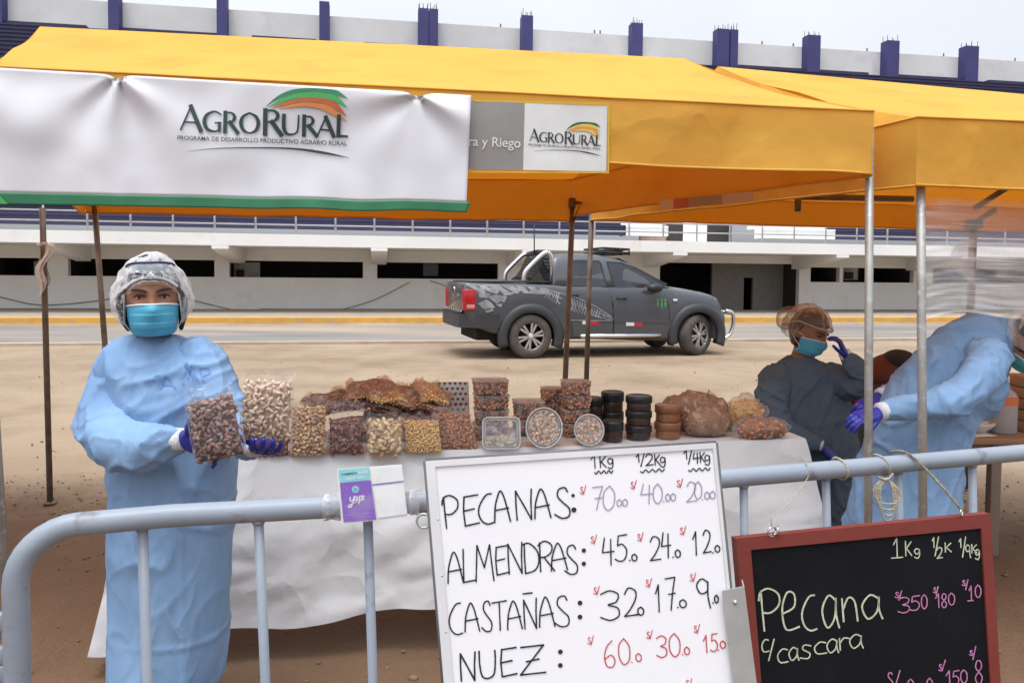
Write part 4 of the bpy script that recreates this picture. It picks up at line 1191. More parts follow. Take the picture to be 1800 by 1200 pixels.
def cside(u0, sg):
    def f(u, v):
        p = TA + tu * (TL * u0) + tn_ * (TD * u)
        q = cfront(u0, v)
        p0 = TA + tu * (TL * u0)
        d = q - p0
        k = 1 - u
        return p + V((d.x, d.y, 0)) * k + tu * (sg * (.03 + .03 * math.sin(u * 7)) * min(1, v * 3) * u) + V((0, 0, .004 + (d.z - .004) * (1 - .18 * u)))
    return f
ct.grid(cside(0, -1), 20, 30); ct.grid(cside(1, 1), 20, 30)
tag(obj("tablecloth", ct, cloth_w, base=TA + tu * TL / 2, recalc=False), "white plastic-backed cloth draped over the stall table, creased, hem hanging above the dirt", "tablecloth")

# ------------------------------------------------------------------ nuts, bags and tubs
def ico(sub=1):
    bm = bmesh.new(); bmesh.ops.create_icosphere(bm, subdivisions=sub, radius=1.0)
    bm.verts.index_update()
    r = ([v.co.copy() for v in bm.verts], [[v.index for v in f.verts] for f in bm.faces]); bm.free(); return r
ICO1 = ico(1); ICO2 = ico(2)
def nutmats(name, c, d=.30, rough=.55):
    return [mat(name + k, tuple(min(.88, x * f * 1.25) for x in c), rough, c2=tuple(min(.8, x * f * .92) for x in c), vs=110, bump=.35, bs=220) for k, f in (("_light", 1 + d), ("_mid", 1.0), ("_dark", 1 - d))]
N_PEC = nutmats("pecan_half", (.25, .135, .11), .5)
N_TAN = nutmats("peeled_nut", (.66, .47, .35), .3)
N_RND = nutmats("round_nut", (.58, .37, .21), .28)
N_RED = nutmats("red_brown_pecan", (.26, .10, .075), .5)
N_BRZ = nutmats("brazil_nut", (.70, .47, .27), .35)
N_PNT = nutmats("golden_peanut", (.74, .44, .18), .22)
N_ALM = nutmats("almond", (.46, .215, .115), .32)
N_MIX = nutmats("mixed_nut", (.42, .20, .11), .6)
N_CSH = nutmats("cashew", (.72, .60, .46), .15)
N_WAL = nutmats("walnut_piece", (.56, .38, .28), .38)
def one_nut(mb, c, size, asp, rs, lay=.5, M=None, bend=0.0):
    r = Euler((rs.uniform(-lay, lay), rs.uniform(0, 6.28), rs.uniform(-lay, lay)), 'YXZ').to_matrix()
    s = size * rs.uniform(.8, 1.18)
    vs = []
    for v in ICO1[0]:
        p = V((v.x * s * asp[0], v.y * s * asp[1], v.z * s * asp[2]))
        if bend: p.z += bend * (p.x * p.x) / (s * asp[0]) 
        p = r @ p + V(c)
        vs.append(M @ p if M else p)
    mb.add(vs, ICO1[1], rs.choice((0, 0, 1, 1, 1, 2)), True)
KIND = {'pecan': (N_PEC, .0115, (1.0, .42, .46), .55), 'tan': (N_TAN, .0115, (1.0, .5, .42), .6), 'round': (N_RND, .0078, (1.0, .85, .9), 3), 'red': (N_RED, .0135, (1.0, .36, .42), .5),
        'brazil': (N_BRZ, .0165, (1.0, .45, .48), .5), 'peanut': (N_PNT, .0058, (1.0, .8, .8), 3), 'almond': (N_ALM, .0092, (1.0, .5, .62), .6), 'mix': (N_MIX, .0085, (1.0, .6, .6), 3),
        'cashew': (N_CSH, .0125, (1.0, .5, .5), 3), 'walnut': (N_WAL, .012, (1.0, .7, .7), 3)}
def pillow(u, v, w, h, th):
    """half thickness of a filled bag at (u, v) in 0..1"""
    a = max(0, 1 - abs(2 * u - 1) ** 3.2); b = max(0, 1 - abs(2 * v - 1) ** 3.2)
    return th * (a * b) ** .5
def make_bag(root, w, h, th, kind, fill=.85, seed=1, fm=None, skew=0.0, top_wild=.02, droop=0.0):
    """pouch standing on its bottom edge; x across, z up, -y the front"""
    rs = random.Random(seed)
    mats, size, asp, lay = KIND[kind]
    nf = MB(); hf = h * fill
    def sagged(mb_):
        if droop:
            for v in mb_.v:
                a = v.x / (w / 2); b = v.z / h - .5
                v.y += droop * (a * a * .8 + b * b * 1.2 + .9 * noise.noise(V((v.x * 13, v.z * 13, seed))))
                v.x += droop * .5 * noise.noise(V((v.z * 16, seed, 2)))
    # dark core so that gaps between the nuts do not show through
    def core(sg):
        return lambda u, v: V(((u - .5) * w * .93 + skew * v * hf, sg * pillow(u, v, w, hf, th) * .72, v * hf * .98 + .002))
    nf.grid(core(-1), 14, 14, 2); nf.grid(core(1), 14, 14, 2)
    step = size * (1.25 if asp[1] > .7 else 1.05)
    nx, nz = max(3, int(w * .95 / step)), max(3, int(hf / step))
    for j in range(nz):
        for i in range(nx):
            for layer in (0, 1):
                u = (i + .5 + rs.uniform(-.5, .5)) / nx; v = (j + .5 + rs.uniform(-.5, .5)) / nz
                u = min(.97, max(.03, u)); v = min(.985, max(.02, v))
                t = pillow(u, v, w, hf, th)
                if layer and rs.random() < .6: continue
                c = V(((u - .5) * w * .95 + skew * v * hf, (-t if not layer else t) + rs.uniform(-.002, .003) * 1, v * hf))
                one_nut(nf, c, size, asp, rs, lay)
    sagged(nf)
    o = obj("nut_fill", nf, mats, root, local=True, recalc=False); o['kind'] = 'stuff'
    fl = MB()
    def side(sg):
        def f(u, v):
            if v < fill:
                vv_ = v / fill; t = pillow(u, vv_, w, hf, th) + size * .55 + .001
                edge = .012 * max(0, abs(2 * u - 1) - .9) * 10
            else:
                k = (v - fill) / (1 - fill); t = .004 + .010 * noise.noise(V((u * 7 + seed, k * 2, sg))) 
                t = max(.0015, t); edge = 0
            t += .003 * noise.noise(V((u * 12, v * 12, seed + sg)))
            x = (u - .5) * w * 1.06 + skew * v * h; z = v * h
            bend = 0
            if v > fill:
                k = (v - fill) / (1 - fill)
                bend = k * (top_wild * noise.noise(V((u * 3.5, seed, 1.5))) + top_wild * .5 * noise.noise(V((u * 9, seed, 4))))
                z += k * top_wild * .9 * noise.noise(V((u * 5, seed, 9)))
                x += k * top_wild * .4 * noise.noise(V((seed, u * 4, 2)))
            if abs(u - .5) > .495: t = 0.0005
            return V((x, sg * t + bend, z + .0005))
        return f
    fl.grid(side(-1), 30, 34); fl.grid(side(1), 30, 34)
    sagged(fl)
    obj("film", fl, fm or bag_film, root, local=True, recalc=False)
TZT = TZ + .006
def on_table(px, py):
    p = at_z(px, py, TZT); return p
def wpx(px, p):       # metres per photo pixel at a point
    return p.y / FPX
front = [
    ("nut_bag", "small bag of dark nuts lying on the table below her raised gloved hand", 473, 804, 66, 44, 'red', .9, .025, -20, 0),
    ("nut_bag", "tall clear bag of round tan nuts standing right of the raised bag", 541, 803, 62, 104, 'round', .83, .030, -8, 0),
    ("nut_bag", "clear bag of dark red-brown pecan halves standing on the table front", 607, 801, 62, 92, 'red', .66, .026, -14, 0),
    ("nut_bag", "clear bag of large cream brazil nuts between pecans and golden peanuts", 676, 803, 62, 72, 'brazil', .84, .026, -16, 0),
    ("nut_bag", "clear bag of small golden peanuts leaning beside the brazil nuts", 747, 798, 66, 66, 'peanut', .82, .026, -20, -.12),
    ("nut_bag", "clear bag of reddish almonds leaning left of the square tub", 808, 791, 68, 72, 'almond', .82, .024, -20, -.2),
]
for k, (nm, lb, px, py, wp, hp, kd, fill, th, tilt, skew) in enumerate(front):
    p = on_table(px, py); m = wpx(px, p)
    t = thing(nm, lb, "bag of nuts", p + tn_ * .03, (R(tilt), 0, TYAW * .6), "bags of nuts on the stall")
    make_bag(t, wp * m, hp * m / math.cos(R(tilt)), th, kd, fill, 20 + k, None, skew)
# the two bags she holds
def held(lb, quad_px, d, kd, fill, th, seed, skew=0, rx=0, rz_=0, ry_=0):
    x0, y0, x1, y1 = quad_px
    c = at((x0 + x1) / 2, y1, d); m = d / FPX
    t = thing("nut_bag", lb, "bag of nuts", c, (R(rx), R(ry_), R(rz_)), "bags of nuts held by the woman")
    make_bag(t, (x1 - x0) * m, (y1 - y0) * m, th, kd, fill, seed, None, skew, .03)
held("clear bag of dark pecan halves held tilted against the woman's gown", (345, 672, 433, 806), 2.03, 'pecan', .82, .028, 41, 0, -6, -4, 13 * -1)
held("clear bag of peeled tan nuts held up in the woman's other gloved hand", (424, 652, 510, 772), 2.10, 'tan', .87, .032, 42, 0, -4, 5, 2)
# heap of flat bags behind the front row
flat = [  # px, py(base), width px, length px, kind, film, lift, yaw, pitch, roll
    (640, 762, 110, 60, 'mix', 0, .035, 5, -80, 0, "flat bag of mixed nuts at the bottom left of the heap"),
    (672, 752, 78, 60, 'walnut', 0, .050, -4, -78, 0, "flat bag of brownish walnut pieces under the heap"),
    (738, 748, 80, 60, 'almond', 0, .055, 10, -76, 4, "flat bag of orange nuts at the lower right of the heap"),
    (588, 718, 104, 62, 'red', 1, .080, 8, -80, -6, "dark flat bag sticking out at the left of the heap"),
    (650, 714, 108, 62, 'red', 1, .098, -6, -82, 3, "dark flat bag in the middle of the heap"),
    (735, 712, 100, 62, 'almond', 1, .100, -12, -76, 8, "brown flat bag drooping at the right of the heap"),
    (692, 703, 90, 64, 'peanut', 1, .122, 10, -78, 10, "flat bag of golden crumbs on the heap's right shoulder"),
    (648, 694, 86, 60, 'almond', 1, .140, -3, -80, -4, "topmost flat orange bag of the heap"),
    (768, 704, 56, 50, 'peanut', 1, .110, 16, -70, 10, "small orange bag hanging off the heap's right end")]
for k, (px, py, wp, lp_, kd, f_, lift, yw, pt, rl, lb) in enumerate(flat):
    p = on_table(px, 792) + tn_ * .10; m = p.y / FPX
    p = at(px, py, p.y + .03)
    p.z = max(p.z, TZT + .02)
    t = thing("flat_nut_bag", lb, "bag of nuts", p, (R(pt), R(rl), R(yw) + TYAW), "flat bags heaped behind the front row")
    make_bag(t, wp * m, lp_ * m * 1.6, .015, kd, .86, 60 + k, brown_film if f_ else bag_film, 0.0, .05, .020 if f_ else .010)
# patterned paper bag with a row of dark hearts
p = on_table(800, 775) + tn_ * .20
t = thing("patterned_bag", "white bag printed with rows of small black hearts behind the almonds", "bag", p, (R(-14), 0, TYAW))
m = p.y / FPX
q = MB()
def pbf(u, v): return V(((u - .5) * 70 * m, -.02 * math.sin(math.pi * u) + .008 * noise.noise(V((u * 4, v * 3, 2))), v * 88 * m))
q.sheet(pbf, 16, 14, .03, 0)
for row in range(6):
    for i in range(7):
        u, v = .1 + .135 * i + (.06 if row % 2 else 0), .96 - row * .105
        if u > .95: continue
        hs_ = .034
        pts_ = [(0, -.9), (.5, -.35), (.9, .2), (.75, .7), (.35, .75), (0, .4), (-.35, .75), (-.75, .7), (-.9, .2), (-.5, -.35)]
        q.poly2([(u + a * hs_ * 1.3, v + b * hs_ * 1.1) for a, b in pts_], lambda a, b: pbf(a, b) + V((0, -.0012, 0)), 1)
obj("bag_sheet", q, [mat("white_paper", (.66, .64, .62), .7), v_black], t, local=True, recalc=False)
# clear tubs
def sq_ring(hx, hy, r, z, n=5):
    out = []
    for cx, cy, a0 in ((hx - r, hy - r, 0), (-hx + r, hy - r, 90), (-hx + r, -hy + r, 180), (hx - r, -hy + r, 270)):
        for i in range(n):
            a = R(a0 + 90 * i / (n - 1)); out.append(V((cx + r * math.cos(a), cy + r * math.sin(a), z)))
    return out
def make_tub(root, w, d, h, kind, seed, fill=.85, rnd=False):
    rs = random.Random(seed); mats, size, asp, lay = KIND[kind]
    def ring(k, z):
        if rnd: return [V((w / 2 * k * math.cos(2 * math.pi * i / 28), w / 2 * k * math.sin(2 * math.pi * i / 28), z)) for i in range(28)]
        return sq_ring(w / 2 * k, d / 2 * k, .018, z)
    nf = MB(); nf.loft([ring(.82, .003), ring(.88, h * fill)], 2)
    n = int(180 * (w / .11))
    for i in range(n):
        z = rs.uniform(.004, h * fill)
        a = rs.uniform(0, 2 * math.pi)
        k = .84 + .06 * z / h
        if rnd: x, y = w / 2 * k * math.cos(a), w / 2 * k * math.sin(a)
        else:
            e = rs.choice((0, 0, 1, 2)); q = rs.uniform(-1, 1)
            x, y = ((q * w / 2 * k, -d / 2 * k) if e == 0 else (w / 2 * k, q * d / 2 * k) if e == 1 else (-w / 2 * k, q * d / 2 * k))
        one_nut(nf, (x, y, z), size, asp, rs, lay)
    for i in range(n // 2):
        a = rs.uniform(0, 6.28); q = rs.random() ** .5 * .8
        one_nut(nf, (q * w / 2 * math.cos(a), q * (w if rnd else d) / 2 * math.sin(a), h * fill), size, asp, rs, lay)
    o = obj("nut_fill", nf, mats, root, local=True, recalc=False); o['kind'] = 'stuff'
    sh = MB(); sh.loft([ring(.86, 0), ring(.90, .003), ring(.985, h * .93)], caps=False)
    sh.add(ring(.86, 0), [list(range(len(ring(1, 0))))])
    obj("tub_shell", sh, clear_m, root, local=True, recalc=False)
    ld = MB(); ld.loft([ring(1.0, h * .92), ring(1.04, h * .93), ring(1.04, h * .97), ring(.96, h * .985), ring(.94, h)], caps=True)
    obj("tub_lid", ld, clear_m, root, local=True, recalc=False)
def tub_stack(px, py, back, wpx_, hs_, kind, lbs, group):
    p = on_table(px, py) + tn_ * back; m = p.y / FPX
    z = TZT
    for k, (hh, lb) in enumerate(zip(hs_, lbs)):
        t = thing("nut_tub", lb, "tub", (p.x + random.uniform(-.004, .004), p.y, z), (0, 0, TYAW + random.uniform(-.1, .1)), group)
        make_tub(t, wpx_ * m, wpx_ * m * .9, hh, kind, 100 + px + k)
        z += hh + .0015
m34 = 3.3 / FPX
tub_stack(868, 776, .09, 60, (26 * m34,) * 4, 'mix', ("bottom square tub of mixed nuts, behind the standing square tub", "second lowest square tub of the stack behind the standing square tub", "third square tub up in the stack behind the standing square tub", "topmost square tub of the stack behind the standing square tub"), "clear tubs of nuts")
tub_stack(938, 770, .10, 54, (30 * m34, 32 * m34), 'mix', ("lower clear tub hidden behind the large round tub", "upper clear tub peeking above the large round tub"), "clear tubs of nuts")
tub_stack(1020, 772, .09, 48, (25 * m34,) * 4, 'mix', ("bottom tub of the tall stack behind the small round tub", "second tub up in the tall stack by the tent poles", "third tub up in the tall stack by the tent poles", "topmost tub of the tall stack by the tent poles"), "clear tubs of nuts")
tub_stack(990, 768, .20, 40, (26 * m34,) * 3, 'mix', ("bottom tub of the shorter stack half hidden by the tall stack", "middle tub of the shorter stack half hidden by the tall stack", "top tub of the shorter stack half hidden by the tall stack"), "clear tubs of nuts")
# tubs standing on edge, lid to the viewer
def facing_tub(px, py, wp, hp, kind, lb, rnd, seed, pile=1.0):
    p = on_table(px, py); m = p.y / FPX; w_, h_ = wp * m, hp * m; dp = .05
    t = thing("nut_tub", lb, "tub", p + V((0, 0, h_ / 2)), (R(90 - 14), 0, TYAW * .4), "tubs on edge facing the viewer")
    rs = random.Random(seed); mats, size, asp, lay = KIND[kind]
    def ring(k, z):
        if rnd: return [V((w_ / 2 * k * math.cos(2 * math.pi * i / 36), h_ / 2 * k * math.sin(2 * math.pi * i / 36), z)) for i in range(36)]
        return sq_ring(w_ / 2 * k, h_ / 2 * k, .022, z)
    nf = MB()
    inner = MB()
    nf.loft([[V((v.x, min(v.y, h_ / 2 * (pile * 2 - 1)), v.z)) for v in ring(.84, z)] for z in (-dp * .9, -.006)], 2)
    for i in range(int(150 * (pile + .1))):
        a = rs.uniform(0, 6.28); q = rs.random() ** .5 * .84
        x, y = (q * w_ / 2 * math.cos(a), q * h_ / 2 * math.sin(a)) if rnd else (rs.uniform(-.8, .8) * w_ / 2, rs.uniform(-.8, .8) * h_ / 2)
        if y > h_ / 2 * (pile * 2 - 1) - abs(x) * .25 * (pile < .9): continue
        one_nut(nf, (x, y, -.005), size, asp, rs, 3)
    o = obj("nut_fill", nf, mats, t, local=True, recalc=False); o['kind'] = 'stuff'
    sh = MB(); sh.loft([ring(.84, -dp), ring(.88, -dp + .003), ring(.98, -.002)], caps=False); sh.add(ring(.84, -dp), [list(range(len(ring(1, 0))))]); obj("tub_shell", sh, clear_m, t, local=True, recalc=False)
    ld = MB(); ld.loft([ring(1.0, -.004), ring(1.02, -.003), ring(1.02, .005), ring(.97, .006), ring(.95, .003), ring(.86, .003)], caps=True); obj("tub_lid", ld, clear_m, t, local=True, recalc=False)
    rm = MB()
    for k, z, r_ in ((1.0, .004, .0035), (.86, .003, .0015)):
        P = ring(k, z); rm.tube(P + P[:2], r_, 6)
    obj("lid_rim", rm, mat("clear_rim", (.55, .55, .54), .25), t, local=True)
facing_tub(881, 788, 66, 55, 'cashew', "square clear tub of pale cashews standing on edge with mostly empty lid", False, 201, .42)
facing_tub(956, 786, 64, 70, 'walnut', "large round clear tub of brown walnut pieces standing on edge", True, 202, .95)
facing_tub(1035, 782, 52, 54, 'walnut', "small round clear tub of pale nut pieces standing on edge", True, 203, .95)
# jars with ribbed screw lids
def make_jar(root, w, h, lidm, bodym, fillm):
    r = w / 2
    b = MB(); b.lathe([(r * .88, 0), (r * .93, .004), (r * .93, h * .5), (r * .88, h * .56)], 24); obj("jar_body", b, bodym, root, local=True)
    l = MB()
    n = 48; prof = [(1.0, h * .5), (1.0, h * .86), (.96, h * .93), (.90, h * .95), (.88, h * .93), (0.0, h * .93)]
    rings = []
    for k, z in prof:
        rings.append([V((r * k * (1 + (.025 if j % 2 and k > .95 else 0)) * math.cos(2 * math.pi * j / n), r * k * (1 + (.025 if j % 2 and k > .95 else 0)) * math.sin(2 * math.pi * j / n), z)) for j in range(n)])
    l.loft(rings); obj("jar_lid", l, lidm, root, local=True)
dark_fill = mat("dark_jar_contents", (.035, .028, .026), .25, c2=(.06, .035, .025), vs=60)
br_fill = mat("brown_jar_contents", (.30, .13, .06), .3, c2=(.2, .08, .035), vs=60)
def jar_stack(px, py, back, wp, n, hp, lidm, fillm, lbs, group):
    p = on_table(px, py) + tn_ * back; m = p.y / FPX; z = TZT
    for k in range(n):
        t = thing("jar", lbs[k], "jar", (p.x, p.y, z), (0, 0, random.uniform(0, 3)), group); make_jar(t, wp * m, hp * m, lidm, fillm, fillm); z += hp * m * .955
jar_stack(1126, 773, .03, 46, 3, 27, black_lid, dark_fill, ("bottom jar of the front stack of three black-lidded jars", "middle jar of the front stack of three black-lidded jars", "top jar of the front stack of three black-lidded jars"), "black-lidded jars")
jar_stack(1079, 776, .02, 38, 1, 39, black_lid, dark_fill, ("single short black-lidded jar right of the small round tub",), "black-lidded jars")
jar_stack(1057, 768, .13, 34, 2, 32, black_lid, dark_fill, ("lower of two black-lidded jars behind the small round tub", "upper of two black-lidded jars behind the small round tub"), "black-lidded jars")
jar_stack(1093, 766, .14, 40, 2, 36, black_lid, dark_fill, ("lower black-lidded jar behind the front stack of three", "upper black-lidded jar behind the front stack of three"), "black-lidded jars")
jar_stack(1178, 771, .03, 46, 2, 31, brown_lid, br_fill, ("lower honey-brown jar beside the black stack of three", "upper honey-brown jar beside the black stack of three"), "honey-brown jars")
# soft bags at the right end
def soft_bag(px, py, wp, hp, dp, kind, lb, seed, film_, twist=None, back=.05, scale_n=1.0):
    p = on_table(px, py) + tn_ * back; m = p.y / FPX; w_, h_ = wp * m, hp * m
    t = thing("soft_nut_bag", lb, "bag of nuts", p, (0, 0, TYAW), "soft bags of nuts at the table's right end")
    rs = random.Random(seed); mats, size, asp, lay = KIND[kind]; size *= scale_n
    nf = MB()
    shp = lambda q: V((q.x, q.y, max(0, q.z + h_ * .5) if True else 0))
    def sc_(p_): 
        k = 1 + .10 * noise.noise(V((p_.x * 16, p_.y * 16, seed))); return V((p_.x * k, p_.y * k, (p_.z + h_ * .45) * (1 + .10 * noise.noise(V((p_.x * 20, p_.y * 20, seed + 3))))))
    nf.ell((0, 0, .003), (w_ / 2 * .93, dp / 2 * .9, h_ * .5), 18, 10, mi=2, fn=sc_)
    for v in nf.v: v.z = max(.002, v.z)
    for i in range(int((60 if film_ is brown_wrap else 190) / scale_n)):
        a = rs.uniform(0, 6.28); c = rs.uniform(-.75, 1)
        s_ = math.sqrt(1 - c * c)
        q = sc_(V((w_ / 2 * .93 * s_ * math.cos(a), dp / 2 * .9 * s_ * math.sin(a), h_ * .5 * c)))
        if q.z < .005: continue
        one_nut(nf, q, size, asp, rs, 3)
    o = obj("nut_fill", nf, mats, t, local=True, recalc=False); o['kind'] = 'stuff'
    fl = MB()
    def sf(p_):
        q = sc_(p_ * 1.0); cr_ = 1.10 + (.07 if film_ is brown_wrap else .15) * (1 - abs(noise.noise(p_ * 26 + V((seed, 0, 0)))) * 3); return V((q.x * cr_, q.y * cr_, max(.001, q.z * (cr_ - .02))))
    fl.ell((0, 0, .002), (w_ / 2, dp / 2, h_ * .52), 28, 16, fn=sf)
    if twist:
        tx, tz = twist[0] * m, twist[1] * m; sx, sz = twist[2] * m, twist[3] * m
        P = [(sx, 0, sz), ((sx + tx) / 2, .01, (sz + tz) / 2 - .004), (tx, 0, tz)]
        def ear(u, v):
            q = lerp(V(P[0]), V(P[2]), v); d = (V(P[2]) - V(P[0])).normalized(); pn = V((-d.z, 0, d.x))
            return q + pn * ((u - .5) * (.045 + .05 * v)) + V((0, .018 * math.sin(u * 11 + seed) * (1 - .3 * v), .012 * noise.noise(V((u * 4, v * 3, seed)))))
        fl.grid(ear, 14, 10)
    obj("film", fl, film_, t, local=True, recalc=False)
soft_bag(1238, 764, 116, 62, .12, 'walnut', "large slumped brown plastic bag with folded neck behind the honey-brown jars", 301, brown_wrap, (40, 62, 20, 36), .12)
soft_bag(1252, 770, 84, 50, .12, 'walnut', "grey-brown crumpled bag in front of the large slumped bag", 302, brown_wrap, (-34, 58, -20, 38), .05)
soft_bag(1326, 764, 72, 56, .11, 'peanut', "rounded bag of pale brown nuts on top at the table's right corner", 303, bag_film, None, .10, 2.6)
soft_bag(1346, 772, 96, 32, .10, 'almond', "low flat bag of brown nuts lying at the front right table corner", 304, bag_film, None, .035, 1.7)
# ------------------------------------------------------------------ people
def smooth_rings(rings, k=4):
    """rings as (centre, rx, ry); more rings between"""
    q = crom([(*c, rx, ry) for c, rx, ry in rings], k)
    return [(V(a[:3]), a[3], a[4]) for a in q]
def body_loft(mb, rings, n=28, power=2.4):
    out = []
    for c, rx, ry in rings:
        ring = []
        for j in range(n):
            a = 2 * math.pi * j / n; ca, sa = math.cos(a), math.sin(a)
            k = (abs(ca) ** power + abs(sa) ** power) ** (-1 / power)
            ring.append(c + V((rx * k * ca, ry * k * sa, 0)))
        out.append(ring)
    mb.loft(out)
def path_tube(mb, pts, sy=1.0, n=18, k=5):
    """pts: (Vector, radius), smoothed"""
    q = crom([(*p, r) for p, r in pts], k)
    mb.tube([V(a[:3]) for a in q], [a[3] for a in q], n, sy=sy)
    for p, r in (pts[0], pts[-1]): mb.ell(p, (r * .98, r * .98 * sy, r * .98), 14, 8)
def gf(k): return math.exp(-k)
def head_fn(p):
    """shape a unit head: x across, -y the face, z up; about .23 m tall"""
    x, y, z = p
    f = V((x * .0745, y * .095, z * .117))
    if f.z < 0:
        t = -f.z / .117
        f.x *= 1 - .30 * t ** 1.6
        if f.y > 0: f.y *= 1 - .45 * t
        else: f.y *= 1 - .10 * t ** 2
    if f.y < 0:
        front = min(1, -f.y / .06)
        f.y += .012 * front * gf((abs(f.x) / .03) ** 2 * 0) * (1 if f.z > .03 else .0) * 0
        f.y -= .024 * gf((f.x / .0125) ** 2) * gf(((f.z + .028) / .017) ** 2) * front          # nose tip
        f.y -= .013 * gf((f.x / .010) ** 2) * gf(((f.z + .002) / .022) ** 2) * front          # bridge
        for s in (-1, 1):
            f.y += .013 * gf(((f.x - s * .031) / .016) ** 2) * gf(((f.z - .004) / .011) ** 2)  # eye sockets
            f.y -= .005 * gf(((f.x - s * .042) / .02) ** 2) * gf(((f.z + .022) / .016) ** 2)   # cheek bones
            f.y -= .006 * gf(((f.x - s * .028) / .022) ** 2) * gf(((f.z - .021) / .008) ** 2)  # brows
        f.y -= .007 * gf((f.x / .02) ** 2) * gf(((f.z + .062) / .012) ** 2)                    # lips
        f.y -= .010 * gf((f.x / .02) ** 2) * gf(((f.z + .098) / .014) ** 2)                    # chin
    return f
def add_head(mb, M):
    mb.ell((0, 0, 0), (1, 1, 1), 56, 44, M=M, fn=head_fn)
    for s in (-1, 1):
        mb.ell((s * .075, .012, -.008), (.010, .020, .032), 10, 8, M=M)
def face_front(x, z, off=0.0):
    """point on the face at (x, z)"""
    zz = max(-.98, min(.98, z / .117)); 
    for _ in range(3):
        xn = x / (.0745 * (1 - .30 * max(0, -zz) ** 1.6) * max(.05, math.sqrt(max(0, 1 - zz * zz)))) if True else 0
    xn = max(-.97, min(.97, xn)); s_ = math.sqrt(max(0, 1 - zz * zz))
    p = head_fn(V((s_ * xn, -s_ * math.sqrt(1 - xn * xn), zz)))
    return p - V((0, off, 0))
def add_face(parent, M, eyes=True):
    for s in (-1, 1):
        w_ = MB(); w_.ell((s * .031, face_front(s * .031, .004).y + .004, .003), (.0135, .008, .0055), 14, 8, M=M); e = obj("eye", w_, mat("eye_white", (.42, .38, .36), .2), parent)
        q = MB(); q.ell((s * .031, face_front(s * .031, .004).y - .0015, .003), (.0058, .0042, .0052), 12, 8, M=M); obj("iris", q, mat("dark_iris", (.015, .008, .006), .1), e)
        q = MB(); P = [face_front(s * (.015 + .033 * t), .009 + .003 * math.sin(math.pi * t) - .003 * t, .0035) for t in [i / 6 for i in range(7)]]
        q.tube([M @ p for p in P], [.0015, .0022, .0026, .0028, .0026, .002, .0012], 6); obj("eyelid", q, mat("lash_line", (.02, .012, .010), .6), e)
        q = MB(); P = [face_front(s * (.012 + .042 * t), .021 + .006 * math.sin(math.pi * (t * .8)), .002) for t in [i / 6 for i in range(7)]]
        q.tube([M @ p for p in P], [.002, .0035, .0038, .0035, .003, .0022, .001], 6); obj("eyebrow", q, hair_m, parent)
def add_mask(parent, M, m, ztop=-.018, edge=True):
    """pleated face mask from the nose bridge to under the chin, with ear loops"""
    q = MB()
    def f(u, v):
        a = (u - .5) * 2
        z = ztop - .094 * v - .006 * (1 - v) * abs(a) ** 2 * 2
        x = .070 * math.sin(a * 1.42) / math.sin(1.42) * (1 - .20 * v ** 2)
        y = -.103 * math.cos(a * 1.35) + .006
        y -= .022 * gf((a / .22) ** 2) * gf(((v - .15) / .28) ** 2) + .012 * math.sin(math.pi * v)* (1 - abs(a))
        y += .022 * max(0, v - .72) / .28
        y += .0034 * ((v * 3.6) % 1.0 - .5) * (1 - abs(a) ** 4) * (1 if .15 < v < .85 else 0)
        return M @ V((x, y, z))
    q.sheet(f, 30, 40, M.to_3x3() @ V((0, .002, 0)), 0)
    o = obj("face_mask", q, m, parent)
    if edge:
        q = MB(); q.tube([f(i / 20, 0.0) for i in range(21)], .0032, 6); obj("mask_edge", q, mask_w, o)
    for s in (0, 1):
        q = MB(); sg = -1 if s == 0 else 1
        q.tube(crom([f(s, .06)[:], (M @ V((sg * .077, -.03, -.012)))[:], (M @ V((sg * .083, .02, -.005)))[:], (M @ V((sg * .082, .02, -.035)))[:], (M @ V((sg * .075, -.03, -.07)))[:], f(s, .92)[:]], 5), .0017, 5)
        obj("ear_loop", q, mask_w, o)
